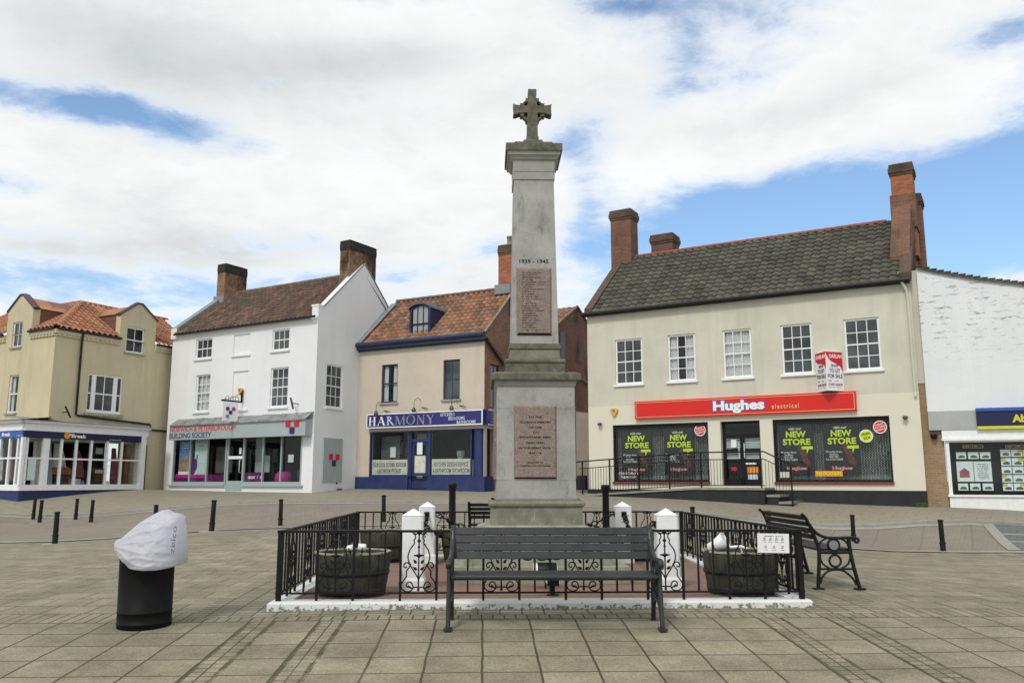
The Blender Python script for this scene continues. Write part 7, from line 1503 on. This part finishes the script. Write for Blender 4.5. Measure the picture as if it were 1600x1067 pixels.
for c in list(bn.children):
    if c.name.startswith('end_frame'):
        me = c.data.copy(); me.materials.clear(); me.materials.append(MT['bench_slat']); c.data = me
        for q in list(c.children): bpy.data.objects.remove(q)
# ---------------------------------------------------------------- bollards
def make_bollard():
    t = thing('bollard', '', 'bollard', (0, 0, 0)); mb = MB(); mb.lathe([(.060, -.08), (.060, .185), (.056, .19)], 16); mb.lathe([(.060, .17), (.072, .175), (.072, .195), (.056, .205)], 16, cap=False); mb.lathe([(.055, .20), (.052, .665), (.050, .67)], 16); mb.build('shaft', 'black_paint', t)
    mb = MB(); mb.lathe([(.050, .665), (.062, .668), (.064, .685), (.058, .697), (.02, .705)], 16); mb.build('cap', 'black_metal', t)
    mb = MB(); mb.lathe([(.28, -.05), (.27, .006), (.0601, .012)], 20, cap=False, smooth=False); mb.build('collar', 'strip', t); return t
bo = make_bollard(); first = True
bl_lab = ['bollard left of the covered bin, closest to the left bench of bollards', 'bollard right of the covered bin at the edge of the paving', 'bollard between the bin and the fence, below the grey wall panel', 'bollard behind the back left corner of the fence', 'nearest bollard at the right side of the photo', 'bollard just behind the arm of the right bench', 'bollard seen behind the back right corner of the fence', 'bollard peeping over the back of the right bench', 'second of two bollards before the right half of the charity shop window', 'first of two bollards before the right half of the charity shop window', 'right one of the pair of bollards close together at the left', 'left one of the pair of bollards close together at the left', 'bollard standing behind the white bag on the bin', 'bollard cut by the left edge of the photo']
bl_lab[0] = 'bollard standing alone nearest on the left, left of the covered bin'
for (px, pt, Y, rel), lab in zip(BOLL, bl_lab):
    x = (px-800)/1337.7*Y; p = (x+.0, Y, g(x, Y)+.0); tl = rnd.uniform(-.02, .02)
    if first: bo.location = p; bo['label'] = lab; bo['group'] = 'black bollards along the road'; WM[bo] = Matrix.Translation(p); q = bo; first = False
    else: q = dup(bo, p, 0, lab, 'black bollards along the road')
    q.rotation_euler = (rnd.uniform(-.015, .015), .03 if px in (335, 147, 57, 67.5) else rnd.uniform(-.02, .01), 0)
def post(px, py, Y, lab):
    p = at(px, py, Y); z0 = g(p.x, Y); h = p.z-z0; t = thing('tall_post', lab, 'post', (p.x, Y, z0)); mb = MB(WM[t]); mb.lathe([(.075, -.05), (.075, .22), (.058, .25), (.052, h-.14), (.056, h-.10)], 18, cap=False); mb.build('shaft', 'black_paint', t); mb = MB(WM[t]); mb.lathe([(.056, h-.10), (.070, h-.04), (.072, h), (.05, h+.004)], 18); mb.build('cap', 'black_metal', t); return t
post(707, 754.5, 13.5, 'tall thick black post left of the memorial behind the fence'); post(946, 757.5, 13.5, 'tall thick black post right of the memorial behind the fence')
# ---------------------------------------------------------------- litter bin with a bag over it
bc = Vector(((231-800)/FPX*7.2, 7.42, 0)); bc.z = g(bc.x, bc.y)-.01
bin_ = thing('litter_bin', 'round black litter bin half covered by a white plastic bag', 'litter bin', tuple(bc)); BM_ = WM[bin_]@Matrix.Rotation(R(-.8), 4, 'Y')
mb = MB(BM_); r = .216; mb.lathe([(r, -.05), (r, .035), (r+.005, .038), (r+.005, .044), (r, .047), (r, .125), (r+.005, .128), (r+.005, .134), (r, .137), (r+.004, .60), (r+.012, .61), (r+.012, .64), (r-.02, .64), (r-.03, .30)], 40); mb.build('bin_drum', 'bin_black', bin_)
bag = thing('plastic_bag', 'white wrinkled plastic bag pulled over the top of the black bin', 'bag', (bc.x, bc.y, bc.z+.6))
levs = [(889.5, 232, 250), (886, 218, 272), (881, 207, 287), (875, 199, 290), (868, 190, 291), (860, 184.5, 291), (852, 181.5, 291), (844, 186, 291), (838, 194, 290.5), (830, 205, 290), (822, 214.5, 289.5), (814, 224.5, 289), (808, 233, 288), (804, 240, 285), (801, 246, 268), (798, 252, 264.5), (796.7, 256, 261)]
zz_ = lambda py: EYE+7.38*TT(py); xx = lambda px, py: (px-800)/FPX*(7.38*math.cos(PITCH)+(zz_(py)-EYE)*math.sin(PITCH))
from mathutils import noise as mnoise
rows = []; n_ = 150; nl = 80
def lerp_lev(f):
    s_ = f*(len(levs)-1); i = min(int(s_), len(levs)-2); t = s_-i; return tuple(levs[i][k]*(1-t)+levs[i+1][k]*t for k in range(3))
for k in range(nl+1):
    f = k/nl; py, a, b = lerp_lev(f); xa, xb = xx(a, py), xx(b, py); cx = (xa+xb)/2-.008; rx = (xb-xa)/2*.92; z = zz_(py); dep = .27*(1-max(0, (f-.25)/.75)**1.3)+.035; dep = min(dep, .10+f*2.2)
    row = []
    for j in range(n_):
        a_ = 2*math.pi*j/n_; c, s_ = math.cos(a_), math.sin(a_); sq = .86
        x = cx+rx*math.copysign(abs(c)**sq, c); y = bc.y-.02+dep*math.copysign(abs(s_)**sq, s_)
        p = Vector((x*5, y*5, z*9)); nz = mnoise.fractal(Vector((x*3.2+y*2, y*3, (z-x*.7)*8)), .8, 2.0, 4)+.5*abs(mnoise.noise(Vector(((x-.8*z)*9, y*4, (z+x*.4)*7))))
        kx, kz = xx(190, 852), zz_(851); th2 = math.atan2(z-kz, x-kx+.03); rr_ = math.hypot(x-kx, z-kz)
        w1 = th2*7.5+1.3*mnoise.noise(Vector((x*4, z*4, 3))); rid = (1-abs((w1 % 2)-1))**2; w2 = (z+.25*x)*22+2*mnoise.noise(Vector((x*3, z*5, 9))); rid2 = (1-abs((w2 % 2)-1))**3
        fold = .026*rid*min(1, rr_*5)*max(.2, 1-rr_*1.3)+.012*rid2*min(1, rr_*3)
        row.append((x+.006*mnoise.noise(p*2), y-(fold+.016*nz)*(1 if s_ < 0 else -1)*min(1, abs(s_)*3), z+.010*mnoise.noise(p)))
    rows.append(row)
mb = MB(); mb.grid(rows, True, closed=True); mb.face(rows[-1]); mb.face(rows[0][::-1]); mb.build('bag_skin', 'bag_plastic', bag)
mb = MB(); cxk, czk = xx(188, 852), zz_(851); 
rows = [[(cxk+.045+.058*math.sin(u)*math.cos(v)*(1+.12*math.sin(5*v+u*3)), bc.y-.12+.06*math.sin(u)*math.sin(v), czk-.01+.072*math.cos(u)) for v in [2*math.pi*j/14 for j in range(14)]] for u in [math.pi*i/8+.001 for i in range(9)]]; mb.grid(rows, True, closed=True); mb.build('bag_knot', 'bag_plastic', bag)
TM = Matrix.Translation((xx(283, 845), bc.y-.30, zz_(845)))@Matrix.Rotation(R(-87), 4, 'Y')
TM = Matrix.Translation((xx(287, 840), bc.y-.262, zz_(840)))@Matrix.Rotation(R(-87), 4, 'Y')
text('zeico', TM, (-.11, -.018, .11, .018), 'photo_dark', bag, bold=.0, depth=.001)
# ---------------------------------------------------------------- weeds
def weed(x, y, s_, lab, seed):
    rr = random.Random(seed); mb = MB(Matrix.Translation((x, y, g(x, y)+.07)))
    for k in range(46):
        a = rr.uniform(0, 6.28); l = s_*rr.uniform(.4, 1); bx, by = rr.uniform(-.5, .5)*s_*1.6, rr.uniform(-.12, .12)*s_; w_ = l*.10
        tx, ty = bx+math.cos(a)*l*.5, by+math.sin(a)*l*.5; mb.face([(bx-w_, by, 0), (bx+w_, by, 0), ((bx+tx)/2+w_, (by+ty)/2, l*.6), (tx, ty, l*.9), ((bx+tx)/2-w_, (by+ty)/2, l*.6)])
    tag(mb.build('weed', 'weed_leaf'), lab, 'weed', 'weeds at the foot of the walls')
p = H.w(HL-.15, -.15, 0); weed(p.x, p.y, .2, 'tuft of weeds between the cream shop and the brick pier', 1); p = H.w(7.6, -.12, 0); weed(p.x, p.y, .14, 'small weed at the foot of the black plinth', 2)
p = S.w(1.6, -.1, 0); weed(p.x, p.y, .12, 'small weed at the foot of the white side wall', 3); p = K_.w(KL-1.0, -.15, 0); weed(p.x, p.y, .10, 'small weed under the blue shopfront', 4)
